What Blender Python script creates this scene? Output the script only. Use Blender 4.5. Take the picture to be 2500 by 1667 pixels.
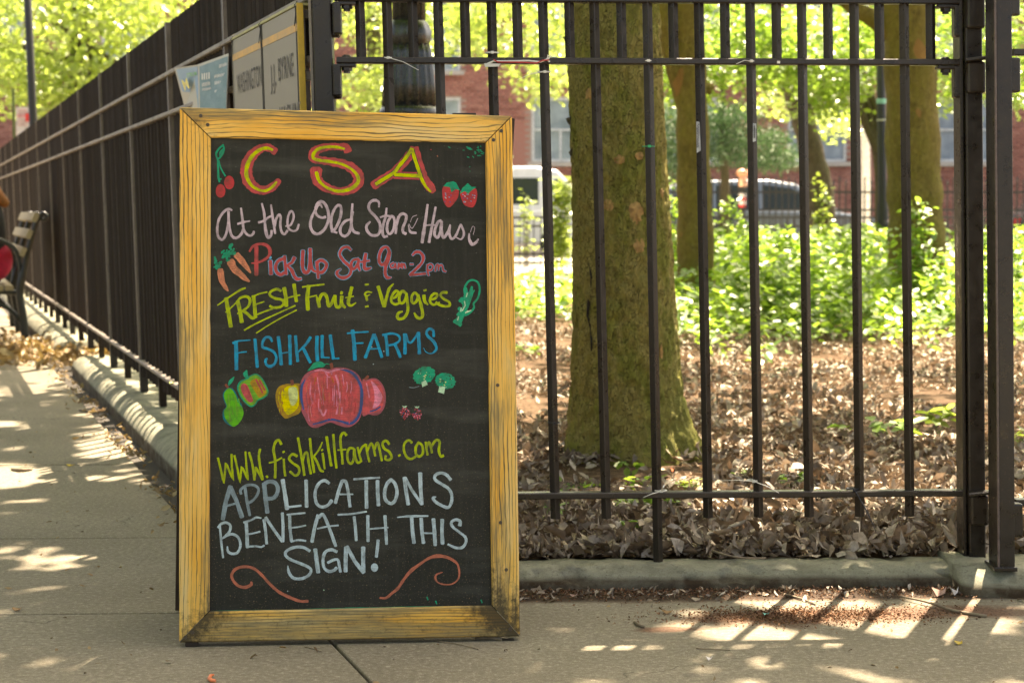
import bpy, bmesh, math, random
import numpy as np
from mathutils import Vector, Matrix
random.seed(7)
RNG = np.random.default_rng(11)
for o in list(bpy.data.objects):
    bpy.data.objects.remove(o)
sc = bpy.context.scene
COL = sc.collection

# ---------------------------------------------------------------- camera
F = 4400.0            # focal length in pixels of the 2500 px wide photograph
CX, CY = 1250.0, 833.5
H = 0.90              # camera height above the pavement
PITCH = math.atan((CY - 513.0) / F)
cam_d = bpy.data.cameras.new('camera')
cam_d.sensor_width = 36.0
cam_d.lens = 36.0 * F / 2500.0
cam_d.clip_start, cam_d.clip_end = 0.05, 900.0
cam_d.dof.use_dof = True
cam_d.dof.focus_distance = 3.86
cam_d.dof.aperture_fstop = 7.5
cam = bpy.data.objects.new('camera', cam_d)
COL.objects.link(cam)
cam.location = (0, 0, H)
cam.rotation_euler = (math.pi / 2 - PITCH, 0, 0)
sc.camera = cam

# ---------------------------------------------------------------- sky, sun, exposure
SUN_EL, SUN_AZ = math.radians(61.5), math.radians(20.0)
w = bpy.data.worlds.new('World')
sc.world = w
w.use_nodes = True
nt = w.node_tree
nt.nodes.clear()
sky = nt.nodes.new('ShaderNodeTexSky')
sky.sky_type = 'NISHITA'
sky.sun_disc = False
sky.sun_elevation = SUN_EL
sky.sun_rotation = SUN_AZ
sky.dust_density = 6.0
sky.ozone_density = 0.4
sky.air_density = 0.55
bg = nt.nodes.new('ShaderNodeBackground')
bg.inputs['Strength'].default_value = 0.11
out = nt.nodes.new('ShaderNodeOutputWorld')
nt.links.new(sky.outputs[0], bg.inputs[0])
nt.links.new(bg.outputs[0], out.inputs[0])
sun_d = bpy.data.lights.new('sun', 'SUN')
sun_d.energy = 5.0
sun_d.angle = math.radians(0.55)
sun_d.color = (1.0, 0.88, 0.84)
sun = bpy.data.objects.new('sun', sun_d)
COL.objects.link(sun)
SUNV = Vector((math.sin(SUN_AZ) * math.cos(SUN_EL), math.cos(SUN_AZ) * math.cos(SUN_EL), math.sin(SUN_EL)))
sun.rotation_euler = SUNV.to_track_quat('Z', 'Y').to_euler()
sun.location = (3, 8, 12)
vs = sc.view_settings
vs.view_transform = 'Standard'
vs.look = 'None'
vs.gamma = 1.0
vs.use_curve_mapping = False
vs.exposure = 2.42
try:
    vs.use_white_balance = True
    vs.white_balance_temperature = 8050
    vs.white_balance_tint = 4
except Exception:
    pass
sc.cycles.max_bounces = 8
sc.cycles.transparent_max_bounces = 6
sc.cycles.transmission_bounces = 6
sc.cycles.diffuse_bounces = 4
sc.cycles.glossy_bounces = 3
sc.cycles.sample_clamp_indirect = 6.0

# ---------------------------------------------------------------- photograph geometry helpers
_F = Vector((0, math.cos(PITCH), -math.sin(PITCH)))
_U = Vector((0, math.sin(PITCH), math.cos(PITCH)))
_R = Vector((1, 0, 0))
CAM = Vector((0, 0, H))
LEAN = -0.026         # everything on this sloping street leans a little to the left

def ray(x, y):
    return _F + _R * ((x - CX) / F) + _U * ((CY - y) / F)
def at(x, y, Y):
    d = ray(x, y)
    return CAM + d * (Y / d.y)
def G(x, y, z=0.0):
    d = ray(x, y)
    return CAM + d * ((z - H) / d.z)
def on_plane(x, y, p0, n):
    d = ray(x, y)
    return CAM + d * ((p0 - CAM).dot(n) / d.dot(n))
def project_np(P):
    v = P - np.array([0, 0, H])
    f = v @ np.array(_F); u = v @ np.array(_U); r = v[:, 0]
    return CX + F * r / f, CY - F * u / f

# ---------------------------------------------------------------- object helpers
ORIGIN = {}
def org(p):
    return ORIGIN.get(p.name, Vector((0, 0, 0))) if p else Vector((0, 0, 0))
def tag(o, label=None, cat=None, group=None, kind=None):
    if label: o['label'] = label
    if cat: o['category'] = cat
    if group: o['group'] = group
    if kind: o['kind'] = kind
    return o
def thing(name, label, cat, loc=(0, 0, 0), group=None, kind=None):
    o = bpy.data.objects.new(name, None)
    o.empty_display_size = 0.1
    COL.objects.link(o)
    o.location = loc
    ORIGIN[o.name] = Vector(loc)
    return tag(o, label, cat, group, kind)
def finish(me, name, mat, parent, smooth, loc=None):
    o = bpy.data.objects.new(name, me)
    COL.objects.link(o)
    if mat:
        for m in (mat if isinstance(mat, (list, tuple)) else [mat]):
            me.materials.append(m)
    if smooth:
        me.polygons.foreach_set('use_smooth', [True] * len(me.polygons))
    if parent:
        o.parent = parent
        ORIGIN[o.name] = org(parent)
    return o

class MB:
    """collects simple solids in world coordinates and links them as one mesh"""
    def __init__(s):
        s.v, s.f, s.uv = [], [], []
    def add(s, vs, fs, uvs=None):
        n = len(s.v)
        s.v += [Vector(v) for v in vs]
        s.f += [tuple(i + n for i in f) for f in fs]
        s.uv += list(uvs) if uvs else [(0, 0)] * len(vs)
        return s
    def hexa(s, c):
        return s.add(c, [(0, 3, 2, 1), (4, 5, 6, 7), (0, 1, 5, 4), (1, 2, 6, 5), (2, 3, 7, 6), (3, 0, 4, 7)])
    def box(s, c, sz, rz=0.0, lean=0.0):
        c = Vector(c); hx, hy, hz = sz[0] / 2, sz[1] / 2, sz[2] / 2
        cs, sn = math.cos(rz), math.sin(rz)
        P = []
        for z in (-hz, hz):
            for x, y in ((-hx, -hy), (hx, -hy), (hx, hy), (-hx, hy)):
                P.append(c + Vector((x * cs - y * sn + lean * z, x * sn + y * cs, z)))
        return s.hexa(P)
    def beam(s, a, b, w, h, up=(0, 0, 1), cut=0.0):
        a, b = Vector(a), Vector(b)
        d = (b - a).normalized(); up = Vector(up)
        side = d.cross(up)
        if side.length < 1e-5: side = d.cross(Vector((1, 0, 0)))
        side.normalize(); up = side.cross(d).normalized()
        w2, h2 = w / 2, h / 2
        if cut > 0:
            k = cut
            prof = [(-w2 + k, -h2), (w2 - k, -h2), (w2, -h2 + k), (w2, h2 - k), (w2 - k, h2), (-w2 + k, h2), (-w2, h2 - k), (-w2, -h2 + k)]
        else:
            prof = [(-w2, -h2), (w2, -h2), (w2, h2), (-w2, h2)]
        n = len(prof)
        P = [a + side * x + up * y for x, y in prof] + [b + side * x + up * y for x, y in prof]
        fs = [(i, (i + 1) % n, n + (i + 1) % n, n + i) for i in range(n)] + [tuple(range(n - 1, -1, -1)), tuple(range(n, 2 * n))]
        return s.add(P, fs)
    def tube(s, pts, rad, n=8, caps=True, flat=1.0):
        pts = [Vector(p) for p in pts]
        if not isinstance(rad, (list, tuple)): rad = [rad] * len(pts)
        base = len(s.v); m = len(pts)
        prev = None
        V = []
        for i, p in enumerate(pts):
            d = (pts[min(i + 1, m - 1)] - pts[max(i - 1, 0)])
            if d.length < 1e-9: d = Vector((0, 0, 1))
            d.normalize()
            if prev is None:
                a = d.cross(Vector((0, 0, 1)))
                if a.length < 0.05: a = d.cross(Vector((0, 1, 0)))
                a.normalize()
            else:
                a = (prev - d * prev.dot(d))
                a.normalize()
            prev = a
            b = d.cross(a)
            for k in range(n):
                t = 2 * math.pi * k / n
                V.append(p + a * (math.cos(t) * rad[i]) + b * (math.sin(t) * rad[i] * flat))
        fs = []
        for i in range(m - 1):
            for k in range(n):
                fs.append((i * n + k, i * n + (k + 1) % n, (i + 1) * n + (k + 1) % n, (i + 1) * n + k))
        if caps:
            fs.append(tuple(range(n - 1, -1, -1)))
            fs.append(tuple((m - 1) * n + k for k in range(n)))
        return s.add(V, fs)
    def lathe(s, c, prof, n=24, flute=0.0, nf=0, lean=0.0):
        c = Vector(c); V = []
        for r, z, *fl in prof:
            fa = fl[0] if fl else 0.0
            for k in range(n):
                t = 2 * math.pi * k / n
                rr = r * (1 + fa * math.cos(nf * t)) if nf else r
                V.append(c + Vector((math.cos(t) * rr + lean * z, math.sin(t) * rr, z)))
        m = len(prof)
        fs = [(i * n + k, i * n + (k + 1) % n, (i + 1) * n + (k + 1) % n, (i + 1) * n + k) for i in range(m - 1) for k in range(n)]
        fs += [tuple(range(n - 1, -1, -1)), tuple((m - 1) * n + k for k in range(n))]
        return s.add(V, fs)
    def prism(s, poly, off):
        """closed polygon (world points) swept by a vector"""
        off = Vector(off); n = len(poly)
        P = [Vector(p) for p in poly] + [Vector(p) + off for p in poly]
        return s.add(P, [tuple(range(n - 1, -1, -1)), tuple(range(n, 2 * n))] + [(i, (i + 1) % n, n + (i + 1) % n, n + i) for i in range(n)])
    def build(s, name, mat, parent=None, smooth=False, bevel=0.0, seg=2, fix=True):
        o0 = org(parent)
        me = bpy.data.meshes.new(name)
        me.from_pydata([tuple(v - o0) for v in s.v], [], s.f)
        uvl = me.uv_layers.new(name='UVMap')
        for l in me.loops:
            uvl.data[l.index].uv = s.uv[l.vertex_index]
        if fix:
            bm = bmesh.new(); bm.from_mesh(me)
            bmesh.ops.recalc_face_normals(bm, faces=bm.faces)
            bm.to_mesh(me); bm.free()
        me.update()
        o = finish(me, name, mat, parent, smooth)
        if bevel > 0:
            m = o.modifiers.new('bevel', 'BEVEL')
            m.width = bevel; m.segments = seg; m.limit_method = 'ANGLE'
            m.angle_limit = math.radians(35)
        return o

def copy_tree(o, parent=None):
    c = o.copy(); COL.objects.link(c)
    if parent: c.parent = parent
    for ch in list(o.children):
        copy_tree(ch, c)
    return c

def crom(pts, closed=False, step=4):
    """Catmull-Rom through tuples of any length"""
    P = [np.array(p, float) for p in pts]
    n = len(P)
    if n < 3: return P
    outp = []
    rng = range(n) if closed else range(n - 1)
    for i in rng:
        if closed:
            p0, p1, p2, p3 = P[(i - 1) % n], P[i], P[(i + 1) % n], P[(i + 2) % n]
        else:
            p0 = P[i - 1] if i > 0 else 2 * P[0] - P[1]
            p1, p2 = P[i], P[i + 1]
            p3 = P[i + 2] if i + 2 < n else 2 * P[-1] - P[-2]
        for k in range(step):
            t = k / step
            outp.append(0.5 * ((2 * p1) + (-p0 + p2) * t + (2 * p0 - 5 * p1 + 4 * p2 - p3) * t * t + (-p0 + 3 * p1 - 3 * p2 + p3) * t ** 3))
    if not closed: outp.append(P[-1])
    return outp

def np_mesh(name, V, quads, mat, parent=None, smooth=False):
    o0 = np.array(org(parent))
    V = (V - o0).astype(np.float32)
    me = bpy.data.meshes.new(name)
    me.vertices.add(len(V)); me.vertices.foreach_set('co', V.ravel())
    k = quads.shape[1]
    me.loops.add(quads.size); me.loops.foreach_set('vertex_index', quads.astype(np.int32).ravel())
    me.polygons.add(len(quads))
    me.polygons.foreach_set('loop_start', np.arange(0, quads.size, k, dtype=np.int32))
    me.polygons.foreach_set('loop_total', np.full(len(quads), k, dtype=np.int32))
    me.update(calc_edges=True)
    return finish(me, name, mat, parent, smooth)

def norm(a):
    return a / np.maximum(np.linalg.norm(a, axis=1, keepdims=True), 1e-9)

LEAF_T = np.array([(0, 0, 0), (0.34, 0.26, 0.05), (0.72, 0.24, 0.02), (1, 0, -0.06), (0.72, -0.24, 0.02), (0.34, -0.26, 0.05)])
LEAF_C = np.array([(0, 0), (0.30, 0.27), (0.30, 0), (0.30, -0.27), (0.70, 0.24), (0.70, 0), (0.70, -0.24), (1, 0)])
LEAF_CF = np.array([(0, 2, 1), (0, 3, 2), (1, 5, 4), (1, 2, 5), (2, 6, 5), (2, 3, 6), (4, 5, 7), (5, 6, 7)])
def dry_leaves(name, P, size, mat, parent=None, up=0.3, curl=1.0, kind='stuff', smin=0.45, smax=1.35):
    """curled dead leaves, eight triangles each, every one with its own bend and outline"""
    n = len(P)
    nrm = RNG.normal(size=(n, 3)); nrm[:, 2] = np.abs(nrm[:, 2]) + up * 2
    nrm = norm(nrm); d = norm(np.cross(nrm, RNG.normal(size=(n, 3)))); wv = np.cross(nrm, d)
    sz = size * RNG.uniform(smin, smax, size=(n, 1, 1))
    T = np.repeat(np.concatenate([LEAF_C, np.zeros((8, 1))], 1)[None], n, 0)
    T[:, :, 0] += RNG.normal(size=(n, 8)) * 0.06; T[:, :, 1] *= RNG.uniform(0.35, 1.05, size=(n, 1)); T[:, :, 1] += RNG.normal(size=(n, 8)) * 0.045
    c1 = RNG.uniform(-0.3, 1, size=(n, 1)) * curl; c2 = RNG.normal(size=(n, 1)) * 0.7 * curl
    T[:, :, 2] = c1 * (np.abs(T[:, :, 1]) * 1.5) + c2 * ((T[:, :, 0] - 0.5) ** 2) * 1.1 + RNG.normal(size=(n, 8)) * 0.05
    T[:, :, 1] *= (1 - 0.35 * np.clip(c1, 0, 1))
    V = P[:, None, :] + sz * ((T[:, :, 0:1] - .5) * d[:, None, :] + T[:, :, 1:2] * wv[:, None, :] + T[:, :, 2:3] * nrm[:, None, :])
    low = V[:, :, 2].min(1); lift = np.maximum(0, P[:, 2] - 0.004 - low); V[:, :, 2] += lift[:, None]
    Q = (np.arange(n)[:, None, None] * 8 + LEAF_CF[None]).reshape(-1, 3)
    o = np_mesh(name, V.reshape(-1, 3), Q, mat, parent, smooth=False)
    if kind: o['kind'] = kind
    return o
def leaves(name, P, size, mat, parent=None, up=0.6, curl=0.0, width=1.0, horiz=None, kind=None, droop=0.0):
    """one mesh of two-faced leaves folded along the midrib"""
    n = len(P)
    nrm = RNG.normal(size=(n, 3)); nrm[:, 2] = np.abs(nrm[:, 2]) + up * 2
    nrm = norm(nrm)
    d = norm(np.cross(nrm, RNG.normal(size=(n, 3))))
    if droop: d[:, 2] -= droop; d = norm(d)
    wv = np.cross(nrm, d)
    sz = size * RNG.uniform(0.65, 1.3, size=(n, 1))
    c = RNG.uniform(-1, 1, size=n) * curl
    T = np.repeat(LEAF_T[None], n, 0).copy()
    T[:, :, 1] *= width
    T[:, :, 2] += (c[:, None] * (np.abs(T[:, :, 1]) * 2.2 + (T[:, :, 0] - 0.5) ** 2 * 1.2))
    V = P[:, None, :] + sz[:, :, None] * (T[:, :, 0:1] * d[:, None, :] + T[:, :, 1:2] * wv[:, None, :] + T[:, :, 2:3] * nrm[:, None, :])
    base = np.arange(n)[:, None] * 6
    q = np.concatenate([base + np.array([[0, 3, 2, 1]]), base + np.array([[0, 5, 4, 3]])], 0)
    o = np_mesh(name, V.reshape(-1, 3), q, mat, parent)
    if kind: o['kind'] = kind
    return o

# ---------------------------------------------------------------- material helpers
def s2l(r, g, b, k=1.0):
    f = lambda c: ((c / 255 + 0.055) / 1.055) ** 2.4 if c > 10 else c / 255 / 12.92
    return (f(r) * k, f(g) * k, f(b) * k, 1)
class NT:
    def __init__(s, name):
        s.m = bpy.data.materials.new(name); s.m.use_nodes = True
        s.t = s.m.node_tree; s.t.nodes.clear()
        s.out = s.n('ShaderNodeOutputMaterial')
    def n(s, typ, **kw):
        nd = s.t.nodes.new(typ)
        for k, v in kw.items(): setattr(nd, k, v)
        return nd
    def l(s, a, b): s.t.links.new(a, b)
    def val(s, sock, v):
        if hasattr(v, 'node'): s.l(v, sock)
        else: sock.default_value = v
    def coord(s, kind='Object', scale=(1, 1, 1), rot=(0, 0, 0)):
        if kind == 'World':
            g = s.n('ShaderNodeNewGeometry'); o = g.outputs['Position']
        else:
            tc = s.n('ShaderNodeTexCoord'); o = tc.outputs[kind]
        mp = s.n('ShaderNodeMapping'); mp.inputs['Scale'].default_value = scale
        mp.inputs['Rotation'].default_value = rot
        s.l(o, mp.inputs[0]); return mp.outputs[0]
    def noise(s, co, scale, detail=4, rough=0.55, dist=0.0):
        nd = s.n('ShaderNodeTexNoise'); s.l(co, nd.inputs['Vector'])
        nd.inputs['Scale'].default_value = scale; nd.inputs['Detail'].default_value = detail
        nd.inputs['Roughness'].default_value = rough; nd.inputs['Distortion'].default_value = dist
        return nd.outputs['Fac']
    def ramp(s, fac, stops, interp='LINEAR'):
        nd = s.n('ShaderNodeValToRGB'); nd.color_ramp.interpolation = interp
        e = nd.color_ramp.elements
        while len(e) < len(stops): e.new(0.5)
        for i, (p, c) in enumerate(stops):
            e[i].position = p
            e[i].color = c if isinstance(c, (tuple, list)) else (c, c, c, 1)
        s.l(fac, nd.inputs[0]); return nd.outputs[0]
    def mix(s, f, a, b, mode='MIX'):
        nd = s.n('ShaderNodeMix', data_type='RGBA', blend_type=mode)
        s.val(nd.inputs[0], f); s.val(nd.inputs[6], a); s.val(nd.inputs[7], b)
        return nd.outputs[2]
    def math(s, op, a, b=0.0):
        nd = s.n('ShaderNodeMath', operation=op)
        s.val(nd.inputs[0], a); s.val(nd.inputs[1], b); return nd.outputs[0]
    def mrange(s, v, a, b, c=0.0, d=1.0):
        nd = s.n('ShaderNodeMapRange'); s.val(nd.inputs[0], v)
        for i, x in enumerate((a, b, c, d)): nd.inputs[i + 1].default_value = x
        return nd.outputs[0]
    def bump(s, h, strength=0.3, dist=0.01):
        nd = s.n('ShaderNodeBump'); nd.inputs['Strength'].default_value = strength
        nd.inputs['Distance'].default_value = dist; s.l(h, nd.inputs['Height']); return nd.outputs[0]
    def bsdf(s, color, rough=0.6, metal=0.0, normal=None, spec=0.5, trans=0.0):
        b = s.n('ShaderNodeBsdfPrincipled')
        s.val(b.inputs['Base Color'], color); s.val(b.inputs['Roughness'], rough)
        b.inputs['Metallic'].default_value = metal
        b.inputs['Specular IOR Level'].default_value = spec
        b.inputs['Transmission Weight'].default_value = trans
        if normal: s.l(normal, b.inputs['Normal'])
        s.l(b.outputs[0], s.out.inputs[0]); s.b = b
        return s.m
    def sep(s, co):
        nd = s.n('ShaderNodeSeparateXYZ'); s.l(co, nd.inputs[0]); return nd.outputs
def plain(name, col, rough=0.6, metal=0.0, var=0.25, scale=20, bump=0.15, spec=0.5, dist=0.002):
    t = NT(name); co = t.coord()
    nz = t.noise(co, scale, 5)
    c = t.mix(t.mrange(nz, 0.3, 0.7), tuple(x * (1 - var) for x in col[:3]) + (1,), tuple(min(1, x * (1 + var)) for x in col[:3]) + (1,))
    return t.bsdf(c, t.mrange(nz, 0.2, 0.8, max(0, rough - .1), min(1, rough + .1)), metal, t.bump(t.noise(co, scale * 4, 3), bump, dist), spec)
def rnd_island(t):
    return t.n('ShaderNodeNewGeometry').outputs['Random Per Island']
def leafmat(name, ca, cb, cc, tr, trw=0.5, rough=0.45, gloss=0.12, mottle=0.0):
    """thin leaf: diffuse + light coming through, colour varies leaf by leaf"""
    t = NT(name)
    r = rnd_island(t)
    col = t.ramp(r, [(0, ca), (0.5, cb), (1, cc)])
    if mottle:
        co = t.coord('World'); col = t.mix(t.mrange(t.noise(co, 70, 4, 0.7), 0.4, 0.7, 0, mottle), col, tuple(x * 0.35 for x in ca[:3]) + (1,))
        col = t.mix(t.mrange(t.noise(co, 1.9, 5, 0.65), 0.49, 0.62, 0, 0.45), col, tuple(x * 0.7 for x in ca[:3]) + (1,))
    d = t.n('ShaderNodeBsdfDiffuse'); t.l(col, d.inputs[0])
    tl = t.n('ShaderNodeBsdfTranslucent')
    r2 = t.ramp(r, [(0, tuple(x * .65 for x in tr[:3]) + (1,)), (1, tr)])
    t.l(r2, tl.inputs[0])
    m1 = t.n('ShaderNodeMixShader'); m1.inputs[0].default_value = trw
    t.l(d.outputs[0], m1.inputs[1]); t.l(tl.outputs[0], m1.inputs[2])
    g = t.n('ShaderNodeBsdfGlossy'); g.inputs['Roughness'].default_value = rough
    g.inputs[0].default_value = (0.9, 0.95, 0.8, 1)
    m2 = t.n('ShaderNodeMixShader'); m2.inputs[0].default_value = gloss
    t.l(m1.outputs[0], m2.inputs[1]); t.l(g.outputs[0], m2.inputs[2])
    t.l(m2.outputs[0], t.out.inputs[0])
    return t.m
# ---------------------------------------------------------------- frames of the two fence lines
GX0, GY0, GS = -0.4215, 4.34, 0.042          # gate line: Y = GY0 + GS * (X - 1.0) roughly square to the view
def gateY(x): return 4.322 + GS * (x - 0.0)
FS = -0.3287                                  # side fence line: X = GX0 + FS * (Y - GY0)
def fenceX(y): return GX0 + FS * (y - GY0)
FD = Vector((FS, 1, 0)).normalized()          # along the side fence, away from the camera
FN = Vector((-FD.y, FD.x, 0))                 # towards the path on the left
FO = Vector((GX0, GY0, 0))
FROT = math.atan2(FD.y, FD.x)
def fp(s, n=0.0, z=0.0): return FO + FD * s + FN * n + Vector((LEAN * z, 0, z))

# ---------------------------------------------------------------- materials
def ellipse_mask(t, co, cx, cy, rx, ry, rot=0.0, soft=0.5):
    mp = t.n('ShaderNodeMapping'); mp.vector_type = 'TEXTURE'
    mp.inputs['Location'].default_value = (cx, cy, 0); mp.inputs['Rotation'].default_value = (0, 0, rot)
    mp.inputs['Scale'].default_value = (rx, ry, 1e6)
    t.l(co, mp.inputs[0])
    ln = t.n('ShaderNodeVectorMath', operation='LENGTH'); t.l(mp.outputs[0], ln.inputs[0])
    return t.mrange(ln.outputs['Value'], 1.0 - soft, 1.0 + soft, 1.0, 0.0)

def m_concrete(name, dirt=True):
    t = NT(name); co = t.coord('World')
    big = t.noise(co, 1.7, 5, 0.6); mid = t.noise(co, 9, 6, 0.65); fine = t.noise(co, 260, 3, 0.6); sp = t.noise(co, 620, 2, 0.5)
    c = t.ramp(big, [(0.3, (0.20, 0.172, 0.112, 1)), (0.7, (0.31, 0.272, 0.190, 1))])
    c = t.mix(t.mrange(mid, 0.35, 0.75, 0, 0.45), c, (0.20, 0.17, 0.12, 1))
    c = t.mix(t.mrange(fine, 0.3, 0.7, 0.0, 0.40), c, (0.15, 0.135, 0.10, 1))
    c = t.mix(t.mrange(sp, 0.60, 0.72, 0.0, 0.65), c, (0.55, 0.50, 0.42, 1))
    c = t.mix(t.mrange(sp, 0.42, 0.33, 0.0, 0.6), c, (0.08, 0.07, 0.055, 1))
    md2 = t.noise(co, 75, 5, 0.8)
    c = t.mix(t.mrange(md2, 0.45, 0.64, 0.0, 0.65), c, (0.12, 0.10, 0.068, 1))
    c = t.mix(t.mrange(md2, 0.44, 0.32, 0.0, 0.6), c, (0.46, 0.42, 0.32, 1))
    blot = t.noise(co, 26, 4, 0.7)
    c = t.mix(t.mrange(blot, 0.66, 0.72, 0.0, 0.55), c, (0.12, 0.095, 0.065, 1))
    crk = t.n('ShaderNodeTexVoronoi'); crk.feature = 'DISTANCE_TO_EDGE'; crk.inputs['Scale'].default_value = 0.9
    wv = t.n('ShaderNodeVectorMath', operation='ADD'); nzc = t.n('ShaderNodeTexNoise'); t.l(co, nzc.inputs['Vector']); nzc.inputs['Scale'].default_value = 5; nzc.inputs['Detail'].default_value = 5
    sc2 = t.n('ShaderNodeVectorMath', operation='SCALE'); t.l(nzc.outputs['Color'], sc2.inputs[0]); sc2.inputs['Scale'].default_value = 0.35
    t.l(co, wv.inputs[0]); t.l(sc2.outputs[0], wv.inputs[1]); t.l(wv.outputs[0], crk.inputs['Vector'])
    c = t.mix(t.math('MULTIPLY', t.mrange(crk.outputs['Distance'], 0.0, 0.0035, 0.75, 0), t.mrange(big, 0.50, 0.56, 0, 1)), c, (0.05, 0.04, 0.03, 1))
    gum = t.n('ShaderNodeTexVoronoi'); t.l(co, gum.inputs['Vector']); gum.inputs['Scale'].default_value = 3.2
    c = t.mix(t.mrange(gum.outputs['Distance'], 0.05, 0.065, 0.45, 0), c, (0.09, 0.08, 0.065, 1))
    if dirt:
        n1 = t.math('MULTIPLY', t.math('SUBTRACT', t.noise(co, 7, 6, 0.7), 0.5), 1.6)
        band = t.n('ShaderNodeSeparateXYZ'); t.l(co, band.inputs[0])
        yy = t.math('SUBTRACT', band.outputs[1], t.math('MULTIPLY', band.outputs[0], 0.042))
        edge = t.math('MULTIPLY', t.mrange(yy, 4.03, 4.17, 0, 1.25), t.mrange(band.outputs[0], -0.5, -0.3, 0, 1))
        e1 = ellipse_mask(t, co, 0.62, 3.94, 0.25, 0.085, 0.1, 0.6)
        e2 = ellipse_mask(t, co, 0.95, 4.0, 0.30, 0.07, 0.1, 0.6)
        e3 = ellipse_mask(t, co, 0.34, 3.83, 0.08, 0.025, 0.1, 0.6)
        m = t.math('MAXIMUM', t.math('MAXIMUM', edge, e1), t.math('MAXIMUM', e2, e3))
        m = t.mrange(t.math('ADD', m, n1), 0.40, 0.85, 0, 0.9)
        c = t.mix(m, c, (0.15, 0.080, 0.046, 1))
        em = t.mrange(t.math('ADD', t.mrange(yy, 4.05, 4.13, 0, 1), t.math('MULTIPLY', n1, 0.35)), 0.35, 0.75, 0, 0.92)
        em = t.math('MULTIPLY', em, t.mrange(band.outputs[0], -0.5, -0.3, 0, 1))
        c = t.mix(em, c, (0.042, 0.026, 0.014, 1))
        grit = t.noise(co, 120, 4, 0.8)
        c = t.mix(t.math('MULTIPLY', t.mrange(grit, 0.48, 0.56, 0, 0.7), m), c, (0.035, 0.02, 0.012, 1))
    h = t.math('ADD', t.math('MULTIPLY', fine, 0.5), t.math('MULTIPLY', mid, 0.5))
    return t.bsdf(c, 0.9, 0, t.bump(h, 0.35, 0.004), 0.25)
M_SLAB = m_concrete('concrete pavement')
def m_curb():
    t = NT('old cast concrete kerb'); co = t.coord('World')
    mid = t.noise(co, 14, 6, 0.7); fine = t.noise(co, 300, 3); big = t.noise(co, 3, 3)
    c = t.ramp(big, [(0.3, (0.22, 0.22, 0.155, 1)), (0.7, (0.33, 0.32, 0.23, 1))])
    c = t.mix(t.mrange(mid, 0.45, 0.7, 0, 0.75), c, (0.11, 0.105, 0.07, 1))
    pit = t.noise(co, 70, 5, 0.8)
    c = t.mix(t.mrange(pit, 0.55, 0.68, 0, 0.75), c, (0.06, 0.052, 0.035, 1))
    c = t.mix(t.mrange(pit, 0.40, 0.30, 0, 0.5), c, (0.42, 0.40, 0.32, 1))
    c = t.mix(t.mrange(fine, 0.35, 0.65, 0, 0.35), c, (0.12, 0.11, 0.08, 1))
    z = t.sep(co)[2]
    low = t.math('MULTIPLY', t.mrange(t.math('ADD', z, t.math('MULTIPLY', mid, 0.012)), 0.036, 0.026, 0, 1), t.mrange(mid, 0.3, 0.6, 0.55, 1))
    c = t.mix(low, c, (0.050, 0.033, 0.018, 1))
    h = t.math('ADD', t.math('MULTIPLY', mid, 0.8), t.math('MULTIPLY', fine, 0.3))
    return t.bsdf(c, 0.92, 0, t.bump(h, 0.6, 0.006), 0.2)
M_CURB = m_curb()
def m_soil():
    t = NT('leafy park soil'); co = t.coord('World')
    a = t.noise(co, 5, 6, 0.7); b = t.noise(co, 45, 4, 0.7)
    c = t.ramp(b, [(0.3, (0.03, 0.018, 0.010, 1)), (0.5, (0.09, 0.055, 0.032, 1)), (0.68, (0.22, 0.15, 0.09, 1))])
    c = t.mix(t.mrange(a, 0.4, 0.7, 0, 0.5), c, (0.16, 0.11, 0.065, 1))
    return t.bsdf(c, 0.95, 0, t.bump(b, 0.8, 0.02), 0.1)
M_SOIL = m_soil()
M_JOINT = plain('dark gritty joint', (0.05, 0.042, 0.03), 0.95, 0, 0.4, 60)
M_ASPHALT = plain('asphalt', (0.075, 0.073, 0.07), 0.9, 0, 0.25, 40, 0.4)
M_PATH = plain('pale path', (0.42, 0.39, 0.33), 0.9, 0, 0.12, 12, 0.2)
def m_iron(name, base=(0.013, 0.0095, 0.006), rough=0.30, spec=0.55):
    t = NT(name); co = t.coord('World'); orn = t.n('ShaderNodeObjectInfo').outputs['Random']
    a = t.noise(co, 30, 4, 0.6); b = t.noise(co, 180, 4, 0.7)
    c = t.mix(t.mrange(a, 0.35, 0.7), base + (1,), tuple(x * 1.9 for x in base) + (1,))
    c = t.mix(t.mrange(orn, 0.0, 1.0, 0.0, 0.6), c, tuple(x * 3.0 for x in base) + (1,))  # random tone per object, standing for uneven light from bar to bar
    c = t.mix(t.mrange(b, 0.60, 0.68, 0, 0.7), c, (0.085, 0.045, 0.025, 1))
    c = t.mix(t.mrange(b, 0.72, 0.78, 0, 0.5), c, (0.3, 0.28, 0.24, 1))
    return t.bsdf(c, t.mrange(a, 0.3, 0.7, rough - .08, rough + .15), 0, t.bump(t.noise(co, 120, 4), 0.25, 0.0015), spec)
M_IRON = m_iron('brown black painted iron')
M_IRON2 = m_iron('weathered fence iron', (0.013, 0.0088, 0.0055), 0.6, 0.22)
M_FARIRON = plain('black park iron', (0.02, 0.019, 0.016), 0.5)
M_WHITE = plain('white plastic', (0.75, 0.72, 0.62), 0.5, 0, 0.1)
M_RED = plain('red string', (0.55, 0.05, 0.05), 0.6)
M_GREENTIE = plain('green plastic', (0.02, 0.35, 0.13), 0.5)
M_BLACKTIE = plain('black plastic', (0.02, 0.02, 0.022), 0.5)

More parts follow.
